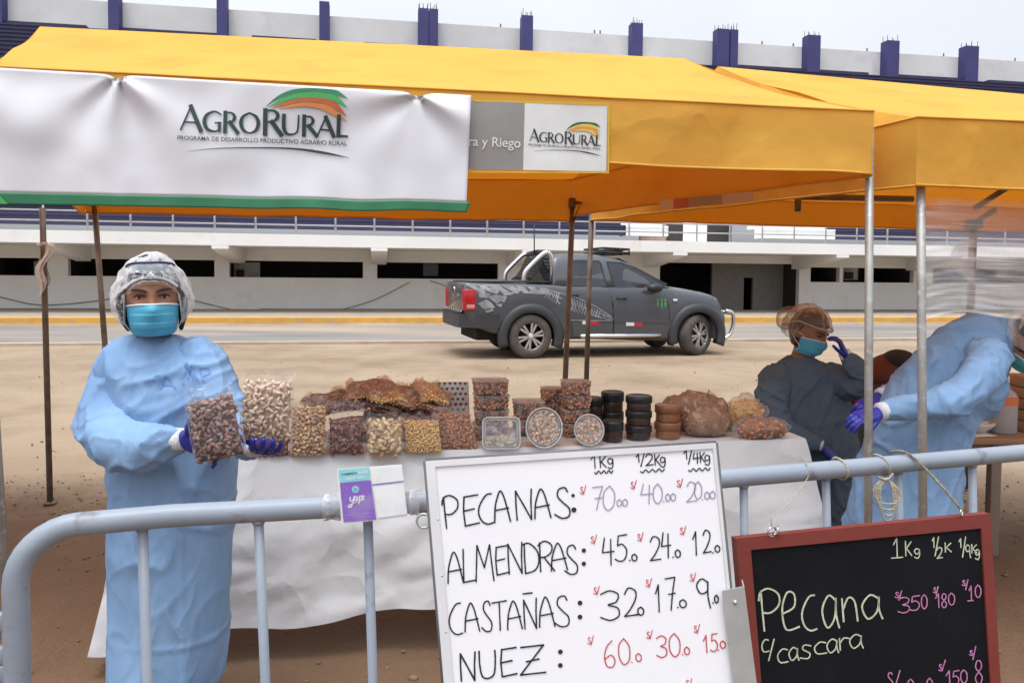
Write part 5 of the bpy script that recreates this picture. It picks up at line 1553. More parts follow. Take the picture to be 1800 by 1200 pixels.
def hand_mb(M, curl=(.5, .55, .6, .65), spread=.10, thumb=(.7, .5), left=False, L=.178):
    """gloved hand: wrist at the origin, fingers along +x, palm towards -z, thumb on +y (mirrored when left)"""
    k = L / .178; s = -1 if left else 1
    mb = MB()
    def P(x, y, z): return M @ V((x * k, s * y * k, z * k))
    mb.loft([[P(x, cy + ry_ * math.cos(2 * math.pi * j / 14), rz_ * math.sin(2 * math.pi * j / 14)) for j in range(14)]
             for x, cy, ry_, rz_ in ((-.02, 0, .026, .020), (.0, 0, .027, .019), (.03, .002, .036, .017), (.06, .002, .041, .015), (.085, .0, .041, .013), (.096, 0, .036, .009))])
    for i, (y0, ln, r) in enumerate(((.029, .072, .0092), (.010, .080, .0096), (-.010, .074, .0092), (-.028, .060, .0082))):
        x, y, z = .082, y0, 0.0; a = curl[i] * .55; yaw = (1.5 - i) * spread
        pts = [(P(x - .02, y, 0), r * k)]
        for seg, f_ in enumerate((.46, .30, .24)):
            pts.append((P(x, y, z), r * k * (1 - .08 * seg)))
            d = V((math.cos(a) * math.cos(yaw), math.cos(a) * math.sin(yaw), -math.sin(a)))
            x += d.x * ln * f_; y += d.y * ln * f_; z += d.z * ln * f_
            a += curl[i]
        pts.append((P(x, y, z), r * k * .72))
        mb.tube([p for p, _ in pts], [r_ for _, r_ in pts], 10); mb.ell(pts[-1][0], (r * k * .74,) * 3, 8, 6)
    a0, a1 = thumb
    x, y, z = .022, .024, -.006; pts = [(P(x - .01, y - .01, z), .012 * k)]
    for seg, ln in enumerate((.034, .030, .022)):
        pts.append((P(x, y, z), (.0115 - .001 * seg) * k))
        an = a0 - a1 * .45 * seg
        x += ln * math.cos(an); y += ln * math.sin(an); z -= ln * .35
    pts.append((P(x, y, z), .0075 * k))
    mb.tube([p for p, _ in pts], [r_ for _, r_ in pts], 10); mb.ell(pts[-1][0], (.0077 * k,) * 3, 8, 6)
    return remeshed(mb, .0035, 2)
def frame(o, xdir, zdir):
    """matrix at o whose x axis is xdir and z axis near zdir"""
    x = V(xdir).normalized(); z = V(zdir); z = (z - x * z.dot(x)).normalized(); y = z.cross(x)
    m = Matrix((x, y, z)).transposed().to_4x4(); m.translation = V(o); return m
def cuff(parent, a, b, r, n=3):
    q = MB(); q.tube([a, lerp(V(a), V(b), .5), b], [r * 1.04, r * 1.0, r * .96], 18); return obj("cuff", q, cuff_m, parent)
def folds(seed, amp, stretch=(1, 1, .45), sc_=9, fine=.35):
    def d(p, n):
        q = V((p.x * sc_ * stretch[0], p.y * sc_ * stretch[1], p.z * sc_ * stretch[2] + seed)) * .55
        w_ = noise.noise(V((p.x * 3.5, p.y * 3.5, p.z * 3.5 + seed)))
        q = q + V((w_ * 1.2, w_, w_ * .7))
        a = max(0, 1 - abs(noise.noise(q)) * 4.2)             # thin sharp creases
        b = max(0, 1 - abs(noise.noise(q * 1.9 + V((3, 4, 9)))) * 5)
        return amp * (.62 * a * a + .42 * b * b * fine * 2 + .8 * w_)
    return d
def knit_skin(p, m): pass

# ---- the woman at the stall
DW = 2.42
mW = DW / FPX
wp = lambda x, y, d=DW: at(x, y, d)
foot = wp(290, 1180); foot.z = 0
woman = None
HM = Matrix.Translation(wp(268, 521, 2.40)) @ Euler((R(3), R(-2), R(24))).to_matrix().to_4x4() @ Matrix.Scale(1.075, 4)
bmb = MB(); add_head(bmb, HM)
path_tube(bmb, [(wp(268, 560, 2.43), .056), (wp(269, 600, 2.45), .060), (wp(271, 640, 2.46), .09)])
body_loft(bmb, smooth_rings([(wp(272, 612, 2.46), .06, .05), (wp(275, 650, 2.47), .15, .09), (wp(288, 780, 2.47), .14, .09), (wp(296, 900, 2.46), .15, .10)]))
for s, dx in ((-1, -28), (1, 28)):
    a = wp(297 + dx, 900, DW + .04); k = V((a.x, a.y, .06))
    path_tube(bmb, [(a, .085), (lerp(a, k, .5), .06), (k, .042)])
    bmb.ell((k.x, k.y - .06, .035), (.045, .12, .036), 14, 8)
for pts in ([(205, 645, 2.45, .045), (190, 760, 2.34, .040), (318, 772, 2.14, .026)], [(360, 640, 2.45, .05), (402, 738, 2.36, .036), (440, 782, 2.235, .022)]):
    path_tube(bmb, [(wp(x, y, d), r) for x, y, d, r in pts], k=6)
bm_ = remeshed(bmb, .0062, 1)
woman = obj("person", bm_, skin_m, base=foot)
tag(woman, "woman in a light blue gown, mask and hairnet holding up two bags of nuts", "person")
add_face(woman, HM)
add_mask(woman, HM, mask_m, -.014)
# hair under the net
def hair_fn(p):
    return p
hb = MB()
def hairshape(u, v):
    ph = u * 2 * math.pi; th = v * math.pi * .80
    p = V((math.sin(th) * math.sin(ph), -math.sin(th) * math.cos(ph), math.cos(th)))
    f = head_fn(p) * 1.0
    face = max(0, math.cos(ph))
    k = 1.10 if f.z > -.02 else 1.14
    q = V((f.x * k, f.y * k, f.z * 1.08))
    if p.y < -.05 and f.z < .062 - abs(f.x) * .25: q = f * .9      # tucked away from the face
    if f.z < .0 and p.y > -.3: q.x *= 1.05; 
    return HM @ q
hb.grid(hairshape, 64, 40); obj("hair", hb, hair_m, woman, recalc=False)
hb = MB(); hb.ell((0, 0, 0), (.06, .045, .05), 14, 10, M=HM @ Matrix.Translation(V((.0, .10, -.06)))); obj("hair_bun", hb, hair_m, woman)
for s, pts in ((-1, [(-.068, -.045, .045), (-.080, -.03, .0), (-.079, -.02, -.05), (-.066, .0, -.095)]), (1, [(.066, -.045, .045), (.079, -.03, .0), (.079, -.02, -.05), (.072, .0, -.10)])):
    q = MB(); q.tube([HM @ V(p) for p in crom(pts, 5)], [.004 + .010 * math.sin(math.pi * (i + 1) / 17) for i in range(16)], 8); obj("hair_strand", q, hair_m, woman)
# bouffant net
nb = MB()
def netf(u, v):
    ph = u * 2 * math.pi; th = v * math.pi * .86
    p = V((math.sin(th) * math.sin(ph), -math.sin(th) * math.cos(ph), math.cos(th)))
    side = abs(p.x); back = max(0, p.y)
    q = V((p.x * (.0875 + .011 * side), p.y * .121, p.z * .118 + .010))
    q.x *= 1 + .20 * max(0, -p.z + .45) * (1 if side > .4 else side / .4)
    if p.y < 0:
        lim = .054 - .055 * min(1, (abs(q.x) / .085)) ** 2.4
        if q.z < lim:
            q.z = lim + (q.z - lim) * .12 if abs(q.x) < .073 else q.z
            q.y = q.y * .88
            if abs(q.x) < .066: q.y = min(q.y, face_front(q.x, min(.07, lim)).y - .004)
    pl = math.sin(ph * 23) * .0028 * min(1, v * 1.5) + noise.noise(q * 38) * .007 + noise.noise(q * 90) * .002
    return HM @ (q * (1 + pl / .11))
nb.grid(netf, 90, 48); obj("hairnet", nb, net_m, woman, recalc=False)
q = MB()
P = [face_front(x, .060 - .055 * (abs(x) / .085) ** 2.4, .008) for x in [-.066 + .132 * i / 40 for i in range(41)]]
for i, p in enumerate(P): p.z += .0014 * (i % 2)
q.tube([HM @ p for p in P], [.0042 + .0012 * (i % 2) for i in range(len(P))], 7); obj("net_elastic", q, mask_w, woman)
# clear goggles pushed up over the net
q = MB()
def gog(u, v):
    a = (u - .5) * 2; 
    zz = .074 + .028 * v - .014 * abs(a) ** 3 - (.020 * gf((a / .10) ** 2) * (1 - v))
    return HM @ V((.064 * math.sin(a * 1.3) / math.sin(1.3), -.112 * math.cos(a * 1.1) + .016 * v + .008, zz))
q.sheet(gog, 30, 8, HM.to_3x3() @ V((0, .003, 0))); gg = obj("goggles", q, film("goggle_lens", (.82, .84, .86), .16, .5, (.75, .78, .82), .15, bs=12, streak_gain=.2), woman)
q = MB(); q.tube([gog(i / 24, 1) for i in range(25)], .0036, 6)
obj("goggle_frame", q, mat("navy_goggle_strap", (.03, .028, .10), .4), gg)
q = MB(); q.tube([gog(.5 + (i - 4) * .010, .45 - .40 * abs(i - 4) / 4) for i in range(9)], .0022, 6); q.tube([gog(.27 + i * .012, .12 + .03 * (i % 2)) for i in range(6)], .003, 6)
obj("nose_piece", q, mask_w, gg)
# gown
gmb = MB()
rg = [(269, 584, 38, .058, 2.445), (270, 597, 62, .080, 2.45), (274, 614, 84, .10, 2.45), (280, 642, 102, .125, 2.45), (288, 690, 107, .135, 2.45), (296, 750, 107, .14, 2.45), (302, 810, 106, .15, 2.45),
      (304, 870, 104, .15, 2.45), (302, 950, 103, .155, 2.45), (300, 1050, 101, .155, 2.45), (298, 1130, 99, .16, 2.45), (294, 1195, 94, .16, 2.45)]
body_loft(gmb, smooth_rings([(wp(x, y, d), r * d / FPX, ry_) for x, y, r, ry_, d in rg], 4))
slv = MB()
path_tube(slv, [(wp(216, 634, 2.45), .070), (wp(194, 690, 2.41), .078), (wp(186, 745, 2.35), .081), (wp(206, 780, 2.27), .074), (wp(248, 786, 2.21), .064), (wp(292, 776, 2.165), .045), (wp(309, 772, 2.15), .037)])
path_tube(slv, [(wp(344, 628, 2.45), .076), (wp(376, 680, 2.41), .078), (wp(396, 735, 2.36), .068), (wp(420, 770, 2.28), .052), (wp(442, 784, 2.22), .036)])
fA = folds(3.0, .020, (1, 1, .5), 8); fB = folds(8.0, .020, (.8, .8, 1.0), 12)
zel = wp(300, 830).z
def gdisp(p, n):
    k = max(0, min(1, (p.z - zel) / .06)); sl = max(0, min(1, (-.06 - (p.x - wp(260, 700).x)) / .06))
    base = fA(p, n) * (.55 + .45 * k)
    arm = fB(p, n) * 1.15
    d = base
    for zc in (wp(300, 880).z, wp(300, 1108).z): d += .0055 * gf(((p.z - zc) / .006) ** 2) * (1 if p.x > wp(300, 900).x else .4)
    d += .004 * gf(((p.x - wp(345, 900).x) / .006) ** 2) * (1 - k)
    return d
gbm = remeshed(gmb, .0095, 3, gdisp); gbm.merge(remeshed(slv, .0085, 2, fB))
gown = obj("gown", gbm, gown_b, woman)
# faint printing of a shirt showing through the gown
gv = [v.co + W[woman].translation for v in gown.data.vertices]
bvh = BVHTree.FromPolygons([v[:] for v in gv], [list(p.vertices) for p in gown.data.polygons])
def on_gown(px, py, off=.0025):
    r = ray(px, py).normalized(); h = bvh.ray_cast(CAM, r, 10)
    if h[0] is None: return at(px, py, 2.3)
    return h[0] - r * off
q = MB()
for s_, w_ in (([(281, 684), (292, 661), (308, 683)], 2.6), ([(286, 677), (302, 676)], 2.2), ([(322, 676), (321, 662)], 3), ([(330, 664), (336, 642), (340, 656), (347, 668)], 3), ([(330, 662), (326, 654)], 3), ([(358, 671), (350, 648), (366, 646), (370, 656), (356, 661)], 2.4)):
    P = []
    for (a, b), (c, d) in zip(s_, s_[1:]): P += [(a + (c - a) * t / 6, b + (d - b) * t / 6) for t in range(6)]
    P.append(s_[-1]); q.ribbon(P, w_, on_gown)
obj("printing", q, mat("faint_print", (.13, .26, .55), .8), gown)
# cuffs, gloves
cuff(woman, wp(306, 772, 2.155), wp(326, 771, 2.135), .031)
cuff(woman, wp(440, 785, 2.225), wp(455, 786, 2.20), .028)
hm = frame(wp(322, 772, 2.135), wp(420, 800, 2.075) - wp(322, 772, 2.135), V((-.1, .9, .25)))
obj("glove", hand_mb(hm, (.42, .45, .48, .5), .07, (1.1, .4), True, .185), glove_m, woman)
w0 = wp(462, 781, 2.20)
hm = frame(w0, V((.40, -1, .02)), V((-.1, -.1, -1)))
obj("glove", hand_mb(hm, (.42, .40, .42, .46), .10, (1.2, .3), False, .185), glove_m, woman)

# ---- person touching the face, behind the table's right end
D2 = 3.95; p2 = lambda x, y, d=D2: at(x, y, d)
f2 = p2(1420, 900); f2.z = 0
HM2 = Matrix.Translation(p2(1420, 583)) @ Euler((R(20), R(4), R(40))).to_matrix().to_4x4() @ Matrix.Scale(1.02, 4)
bmb = MB(); add_head(bmb, HM2)
path_tube(bmb, [(p2(1416, 608, D2 + .03), .052), (p2(1408, 640, D2 + .05), .065)])
body_loft(bmb, smooth_rings([(p2(1405, 645, D2 + .04), .08, .06), (p2(1412, 690, D2 + .04), .16, .09), (p2(1425, 820, D2 + .04), .15, .10)]))
for dx in (-26, 26):
    a = p2(1432 + dx, 830); k = V((a.x, a.y, .06)); path_tube(bmb, [(a, .085), (lerp(a, k, .5), .062), (k, .045)]); bmb.ell((k.x, k.y - .05, .035), (.045, .12, .036), 14, 8)
for pts in ([(1360, 665, D2, .05), (1364, 738, D2 - .06, .038), (1440, 780, D2 - .155, .025)], [(1470, 660, D2, .045), (1504, 668, D2 - .11, .032), (1488, 628, D2 - .14, .024)]):
    path_tube(bmb, [(p2(x, y, d), r) for x, y, d, r in pts], k=6)
per2 = obj("person", remeshed(bmb, .0065, 1), skin_m, base=f2)
tag(per2, "person in dark grey-blue gown and tan hairnet with one gloved hand raised to the face", "person")
add_face(per2, HM2); add_mask(per2, HM2, mask_m, -.012)
hb = MB()
def hs2(u, v):
    ph = u * 2 * math.pi; th = v * math.pi * .72
    p = V((math.sin(th) * math.sin(ph), -math.sin(th) * math.cos(ph), math.cos(th))); f = head_fn(p)
    q = V((f.x * 1.1, f.y * 1.1, f.z * 1.09))
    if p.y < -.05 and f.z < .06 - abs(f.x) * .3: q = f * .9
    return HM2 @ q
hb.grid(hs2, 48, 30); obj("hair", hb, mat("brown_hair", (.05, .028, .018), .5, c2=(.035, .02, .014), vs=60), per2, recalc=False)
nb = MB()
def nf2(u, v):
    ph = u * 2 * math.pi; th = v * math.pi * .66
    p = V((math.sin(th) * math.sin(ph), -math.sin(th) * math.cos(ph), math.cos(th)))
    q = V((p.x * .098, p.y * .125 + .012, p.z * .128 + .012))
    if p.y < 0 and q.z < .05: q.z = .05 + (q.z - .05) * .15
    q *= 1 + noise.noise(q * 40) * .08 + .02 * math.sin(ph * 21) * v
    return HM2 @ q
nb.grid(nf2, 60, 30)
nb.ell((0, .135, .02), (.06, .05, .062), 18, 12, M=HM2, fn=lambda p: p * (1 + .1 * noise.noise(p * 50)))
obj("hairnet", nb, net_brown, per2, recalc=False)
q = MB(); q.tube([HM2 @ (V((.098 * math.sin(a), -.124 * math.cos(a) + .012, .050 if math.cos(a) > 0 else .05 + .07 * math.cos(a)))) for a in [2 * math.pi * i / 36 for i in range(37)]], .004, 6); obj("net_elastic", q, mat("tan_elastic", (.45, .36, .28), .8), per2)
gmb = MB()
body_loft(gmb, smooth_rings([(p2(x, y, D2 + .04), r * D2 / FPX, ry_) for x, y, r, ry_ in ((1408, 628, 24, .06), (1408, 640, 42, .085), (1412, 658, 66, .11), (1416, 700, 76, .135), (1422, 750, 80, .14), (1432, 800, 76, .14), (1440, 880, 72, .14), (1446, 960, 70, .14))]))
slv = MB()
path_tube(slv, [(p2(1366, 668), .078), (p2(1356, 715, D2 - .03), .082), (p2(1370, 752, D2 - .08), .075), (p2(1408, 772, D2 - .13), .058), (p2(1434, 780, D2 - .16), .040)])
path_tube(slv, [(p2(1466, 662), .07), (p2(1496, 680, D2 - .08), .070), (p2(1512, 664, D2 - .12), .060), (p2(1500, 642, D2 - .14), .046), (p2(1491, 630, D2 - .14), .038)])
g2 = remeshed(gmb, .010, 3, folds(21., .020, (1, 1, .7), 10)); g2.merge(remeshed(slv, .009, 2, folds(22., .018, (1, 1, 1), 13)))
gown2 = obj("gown", g2, gown_g, per2)
cuff(per2, p2(1433, 779, D2 - .16), p2(1444, 783, D2 - .165), .031); cuff(per2, p2(1492, 632, D2 - .14), p2(1483, 619, D2 - .14), .031)
hm = frame(p2(1444, 784, D2 - .165), V((.75, -.1, -.65)), V((.4, -.5, .5)))
obj("glove", hand_mb(hm, (.35, .4, .4, .45), .06, (.6, .3), False, .175), glove_m, per2)
hm = frame(p2(1487, 626, D2 - .15), p2(1472, 590, D2 - .16) - p2(1487, 626, D2 - .14), V((.8, -.4, .5)))
obj("glove", hand_mb(hm, (.55, .6, .65, .7), .05, (.5, .4), False, .165), glove_m, per2)

# ---- person bending over at the right edge
D3 = 3.25; p3 = lambda x, y, d=D3: at(x, y, d)
f3 = p3(1590, 900); f3.z = 0; m3 = D3 / FPX
HM3 = Matrix.Translation(p3(1812, 598, D3 - .03)) @ Euler((R(38), R(10), R(-28))).to_matrix().to_4x4() @ Matrix.Scale(1.08, 4)
bmb = MB(); add_head(bmb, HM3)
path_tube(bmb, [(p3(1806, 612, D3), .055), (p3(1770, 604, D3 + .02), .062), (p3(1738, 616, D3 + .03), .085)])
path_tube(bmb, [(p3(1738, 620, D3 + .03), .085), (p3(1680, 690, D3 + .03), .10), (p3(1618, 790, D3 + .03), .11), (p3(1594, 880, D3 + .03), .11)])
for dx in (-40, 40):
    a = p3(1598 + dx, 880, D3 + .03); k = V((a.x, a.y, .06)); path_tube(bmb, [(a, .09), (lerp(a, k, .5), .065), (k, .046)]); bmb.ell((k.x, k.y - .05, .035), (.045, .12, .036), 14, 8)
path_tube(bmb, [(p3(1738, 636, D3 - .07), .045), (p3(1685, 702, D3 - .16), .038), (p3(1555, 722, D3 - .2), .026)], k=6)
path_tube(bmb, [(p3(1690, 630, D3 + .15), .045), (p3(1612, 666, D3 + .155), .034), (p3(1554, 694, D3 + .105), .022)], k=6)
per3 = obj("person", remeshed(bmb, .007, 1), mat("tan_skin", (.38, .19, .11), .55, c2=(.34, .165, .09), vs=25, spec=.3), base=f3)
tag(per3, "person in a light blue gown bending forward at the right edge of the photo", "person")
add_face(per3, HM3); add_mask(per3, HM3, mask_g, -.014)
hb = MB()
def hs3(u, v):
    ph = u * 2 * math.pi; th = v * math.pi * .66
    p = V((math.sin(th) * math.sin(ph), -math.sin(th) * math.cos(ph), math.cos(th))); f = head_fn(p); q = f * 1.10
    if p.y < -.05 and f.z < .06: q = f * .9
    return HM3 @ q
hb.grid(hs3, 40, 24); obj("hair", hb, hair_m, per3, recalc=False)
nb = MB()
def nf3(u, v):
    ph = u * 2 * math.pi; th = v * math.pi * .66
    p = V((math.sin(th) * math.sin(ph), -math.sin(th) * math.cos(ph), math.cos(th))); q = V((p.x * .10, p.y * .13 + .01, p.z * .13 + .012))
    if p.y < 0 and q.z < .05: q.z = .05 + (q.z - .05) * .15
    return HM3 @ (q * (1 + noise.noise(q * 40) * .1))
nb.grid(nf3, 50, 30); obj("hairnet", nb, net_m, per3, recalc=False)
gmb = MB()
path_tube(gmb, [(p3(1584, 1000, D3 + .03), 100 * m3), (p3(1586, 920, D3 + .03), 102 * m3), (p3(1598, 830, D3 + .03), 90 * m3), (p3(1618, 760, D3 + .03), 86 * m3), (p3(1655, 688, D3 + .05), 80 * m3), (p3(1704, 630, D3 + .05), 70 * m3), (p3(1742, 604, D3 + .03), 56 * m3), (p3(1766, 594, D3 + .02), 38 * m3)], sy=.72, n=26)
gmb.ell(p3(1706, 676, D3 + .05), (58 * m3, .11, 70 * m3), 18, 12)
slv = MB()
path_tube(slv, [(p3(1738, 628, D3 - .09), .080), (p3(1718, 668, D3 - .17), .076), (p3(1672, 704, D3 - .22), .066), (p3(1610, 717, D3 - .22), .052), (p3(1560, 722, D3 - .2), .042)])
path_tube(slv, [(p3(1690, 630, D3 + .15), .08), (p3(1620, 660, D3 + .16), .068), (p3(1575, 684, D3 + .13), .05), (p3(1558, 692, D3 + .11), .040)])
g3 = remeshed(gmb, .010, 3, folds(33., .020, (.8, 1, .8), 9)); g3.merge(remeshed(slv, .009, 2, folds(35., .018, (1, 1, 1), 13)))
gown3 = obj("gown", g3, gown_b, per3)
cuff(per3, p3(1566, 721, D3 - .2), p3(1544, 724, D3 - .205), .038); cuff(per3, p3(1562, 690, D3 + .11), p3(1546, 696, D3 + .1), .035)
hm = frame(p3(1546, 724, D3 - .205), V((-.9, -.25, -.16)), V((.1, -.3, 1)))
obj("glove", hand_mb(hm, (.45, .5, .5, .55), .05, (.5, .3), False, .185), glove_m, per3)
hm = frame(p3(1548, 696, D3 + .1), V((-.85, -.3, -.35)), V((0, -.3, 1)))
obj("glove", hand_mb(hm, (.5, .55, .55, .6), .05, (.5, .3), True, .18), glove_m, per3)

# shoes and trouser legs below the hems
def legs(per, hips, front):
    for (hx, hy, hz), k in hips:
        q = MB(); a = V((hx, hy, hz)); q.tube([a, lerp(a, k, .5), V((k.x, k.y, .07))], [.09, .078, .064], 14); obj("trouser_leg", q, trousers, per)
        q = MB(); f = V(front).normalized(); c = k + f * .05
        A = math.atan2(f.y, f.x)
        q.ell((0, 0, 0), (.145, .056, .052), 20, 12, M=Matrix.Translation(V((c.x, c.y, .052))) @ Matrix.Rotation(A, 4, 'Z'), fn=lambda p: V((p.x, p.y, max(-.05, p.z) * (1 - .25 * max(0, p.x / .145)))))
        q.box(V((c.x, c.y, .012)), (.27, .10, .022), .01, rz=A); obj("shoe", q, mat("black_shoe", (.02, .02, .022), .5), per)
for per, (px, py, dd), dx, fr in ((woman, (297, 900, DW + .04), 28, (.1, -1, 0)), (per2, (1432, 830, D2 + .04), 26, (.2, -1, 0)), (per3, (1594, 880, D3 + .03), 40, (-.2, -1, 0))):
    hp = []
    for sg in (-1, 1):
        a = at(px + sg * dx, py, dd); hp.append(((a.x, a.y, a.z), V((a.x, a.y, .06))))
    legs(per, hp, fr)
# ------------------------------------------------------------------ crowd barriers
def rail_pt(px, py): return at_z(px, py, 1.10)
RL_ = [rail_pt(110, 927), rail_pt(300, 906), rail_pt(740, 882)]
RL_.append(lerp(RL_[1], RL_[2], 1.45))
def barrier(name, label, path, post_left, bars, r=.0188, post_right=True):
    base = path[0].copy(); base.z = 0
    t = thing(name, label, "barrier", base, (0, 0, 0), "grey-blue crowd barriers")
    q = MB()
    P = [V(p) for p in path]
    if post_left is not None:
        b = V(post_left); d = (P[1] - P[0]).normalized(); rr = .085
        corner = V((b.x, b.y, 1.10))
        low = [V((b.x, b.y, .16)), V((b.x, b.y, .6)), V((b.x, b.y, 1.10 - rr - .02))]
        arc = [corner + V((0, 0, -rr)) + d * (rr * (1 - math.cos(a))) + V((0, 0, rr * math.sin(a))) for a in [math.pi / 2 * i / 8 for i in range(9)]]
        P = low + arc + P[1:]
    if post_right:
        e = P[-1]; d = (P[-1] - P[-2]).normalized(); rr = .085
        arc = [e + d * (rr * math.sin(a)) - V((0, 0, rr * (1 - math.cos(a)))) for a in [math.pi / 2 * i / 8 for i in range(1, 9)]]
        P = P + arc + [V((arc[-1].x, arc[-1].y, .6)), V((arc[-1].x, arc[-1].y, .16))]
    q.tube(P, r, 18)
    obj("frame_tube", q, barrier_p, t)
    lo = MB(); a, b = P[0], P[-1]
    lo.tube([V((a.x, a.y, .17)), V((b.x, b.y, .17))], r * .8, 12); obj("bottom_rail", lo, barrier_p, t)
    for (tp, bt) in bars:
        q = MB(); q.tube([tp - V((0, 0, r * .7)), bt], .0085, 10)
        q.tube([tp - V((0, 0, r * 1.15)), tp - V((0, 0, r * .8))], .0105, 10); obj("bar", q, barrier_p, t)
    for e in (a, b):
        q = MB(); y0 = V((.25, -.97, 0)).normalized() * .28
        q.tube([V((e.x, e.y, .18)), V((e.x, e.y, .10)) + y0 * .4, V((e.x, e.y, .02)) + y0], .016, 10); q.tube([V((e.x, e.y, .18)), V((e.x, e.y, .10)) - y0 * .4, V((e.x, e.y, .02)) - y0], .016, 10); obj("foot", q, barrier_p, t)
    return t
def bar_px(x0, x1, line):
    """bar from the rail, given its pixel column at the rail and at the photo's bottom row"""
    a, b = line
    n = (b - a).cross(V((0, 0, 1))).normalized()
    tp = None
    for k in range(201):
        p = lerp(a, b, -.6 + 2.2 * k / 200)
        d = p - CAM
        px = 900 + FPX * d.dot(rt) / d.dot(fw)
        if tp is None or abs(px - x0) < tp[0]: tp = (abs(px - x0), p)
    tp = tp[1]
    bt = at_plane(x1, 1200, tp, n); k = (bt - tp) / (bt.z - tp.z)
    return tp, tp + k * (.17 - tp.z)
LB = (RL_[0], RL_[2])
pl = at_plane(29, 1100, RL_[0], (RL_[2] - RL_[0]).cross(V((0, 0, 1))).normalized())
left = barrier("crowd_barrier", "grey-blue steel crowd barrier with rounded corner at the lower left, sign card taped on it", RL_, V((pl.x, pl.y, 0)),
        [bar_px(a, b, (RL_[1], RL_[2])) for a, b in ((249, 259), (455, 467), (648, 656), (850, 862))])
RR_ = [rail_pt(1255, 842), rail_pt(1500, 822), rail_pt(1800, 795), lerp(rail_pt(1500, 822), rail_pt(1800, 795), 2.0)]
RR_[0] = lerp(RR_[1], RR_[0], 1.12)
right = barrier("crowd_barrier", "grey-blue steel crowd barrier on the right with twine tied round its rail", RR_, RR_[0] - (RR_[1] - RR_[0]).normalized() * .06,
        [bar_px(a, b, (RR_[0], RR_[2])) for a, b in ((1306, 1312), (1450, 1460), (1579, 1588), (1707, 1716), (1850, 1864))])
# coupling hooks on the left post
q = MB()
for y in (1092, 1150, 1182):
    p = at_plane(8, y, RL_[0], V((0, 1, 0))); q.box(p, (.028, .014, .03), .004)
    q.tube([p + V((-.012, 0, .012)), p + V((-.012, 0, -.03))], .005, 6)
obj("coupling_hook", q, barrier_p, left)
tape = MB()
# clear tape wound round the rail beside the card
def tapef(u, v):
    a = 2 * math.pi * u; c = lerp(RL_[1], RL_[2], lerp(.60, .80, v)); rr = .0225 + .0025 * noise.noise(V((u * 5, v * 9, 2)))
    return c + V((0, rr * math.cos(a), rr * math.sin(a)))
tape.grid(tapef, 24, 16)
tape2 = MB()
def tapeg(u, v):
    a = 2 * math.pi * u; c = lerp(RL_[1], RL_[2], lerp(.955, 1.04, v)); rr = .0225 + .003 * noise.noise(V((u * 5, v * 9, 6)))
    return c + V((0, rr * math.cos(a), rr * math.sin(a)))
tape2.grid(tapeg, 24, 12)
tape_m = film("tape_film", (.97, .97, .97), .22, .5, (.75, .76, .78), .2, bs=60, streak_gain=.35)
obj("clear_tape", tape, tape_m, left, recalc=False); obj("clear_tape", tape2, tape_m, left, recalc=False)

# ------------------------------------------------------------------ payment card on the rail
def quadfn(tl, tr, br, bl):
    n = (tr - tl).cross(bl - tl).normalized()
    if n.y > 0: n = -n
    def f(px, py, off=0.0): return at_plane(px, py, tl + n * off, n)
    return f, n
c0 = lerp(RL_[1], RL_[2], .72); dC = c0.y - .03
fC, nC = quadfn(at(593, 826, dC - .004), at(713, 816, dC + .025), at(722, 912, dC + .018), at(598, 921, dC - .012))
def Z7(zx, zy): return 560 + zx * .15, 780 + zy * .15       # drawing coordinates of the card
def CF(off): return lambda x, y: fC(*Z7(x, y), off)
q = MB()
def cq(pts, off, mi): q.poly2(pts, CF(off), mi)
q.prism([CF(0)(*p) for p in ((215, 295), (975, 238), (1045, 850), (270, 940))], -nC * .0012, 0)
cq([(228, 300), (596, 268), (600, 420), (250, 455)], .0012, 1)
cq([(250, 456), (612, 424), (676, 885), (292, 915)], .0012, 2)
cq([(606, 284), (968, 258), (1000, 428), (626, 470)], .0012, 0)
cq([(626, 474), (1000, 434), (1001, 444), (628, 486)], .0016, 2)
cq([(640, 500), (1000, 462), (1030, 820), (690, 868)], .0016, 3)      # blank white square where the code was
put_text(q, "TAMBIEN", ((262, 345), (450, 325), (452, 350), (264, 372)), CF(.0018), 4, .01)
put_text(q, "PAGA", ((462, 322), (575, 312), (577, 340), (464, 350)), CF(.0018), 3, .02)
put_text(q, "AQUI CON", ((320, 392), (535, 372), (537, 402), (322, 424)), CF(.0018), 3, .02)
q.poly2([(432 + 42 * math.cos(a) * (1 + .06 * math.cos(8 * a)), 530 + 42 * math.sin(a) * (1 + .06 * math.cos(8 * a))) for a in [2 * math.pi * i / 32 for i in range(32)]], CF(.0018), 1)
put_text(q, "S/", ((412, 512), (454, 510), (456, 548), (414, 550)), CF(.0021), 2, .01)
def cs(pts, w_, mi=3, off=.0021): q.ribbon(crom(pts, 5), w_, CF(off), mi)
cs([(372, 622), (368, 660), (388, 668), (412, 640)], 13); cs([(415, 610), (404, 680), (380, 735), (352, 740), (362, 715), (410, 690)], 13)
cs([(452, 612), (428, 622), (424, 655), (442, 660), (455, 615), (456, 658)], 12); cs([(480, 608), (476, 680), (470, 698)], 12); cs([(480, 620), (500, 606), (508, 632), (482, 652)], 11); cs([(512, 640), (534, 620), (524, 602), (512, 625), (516, 652), (534, 648)], 11)
cs([(412, 690), (470, 672), (522, 655)], 8)
for k, (x0, x1, y) in enumerate(((310, 632, 840), (400, 550, 856))):
    x = x0
    while x < x1 - 14:
        wl_ = random.uniform(16, 40); q.ribbon([(x, y - (x - x0) * .11), (min(x + wl_, x1), y - (min(x + wl_, x1) - x0) * .11)], 6, CF(.0018), 5); x += wl_ + 8
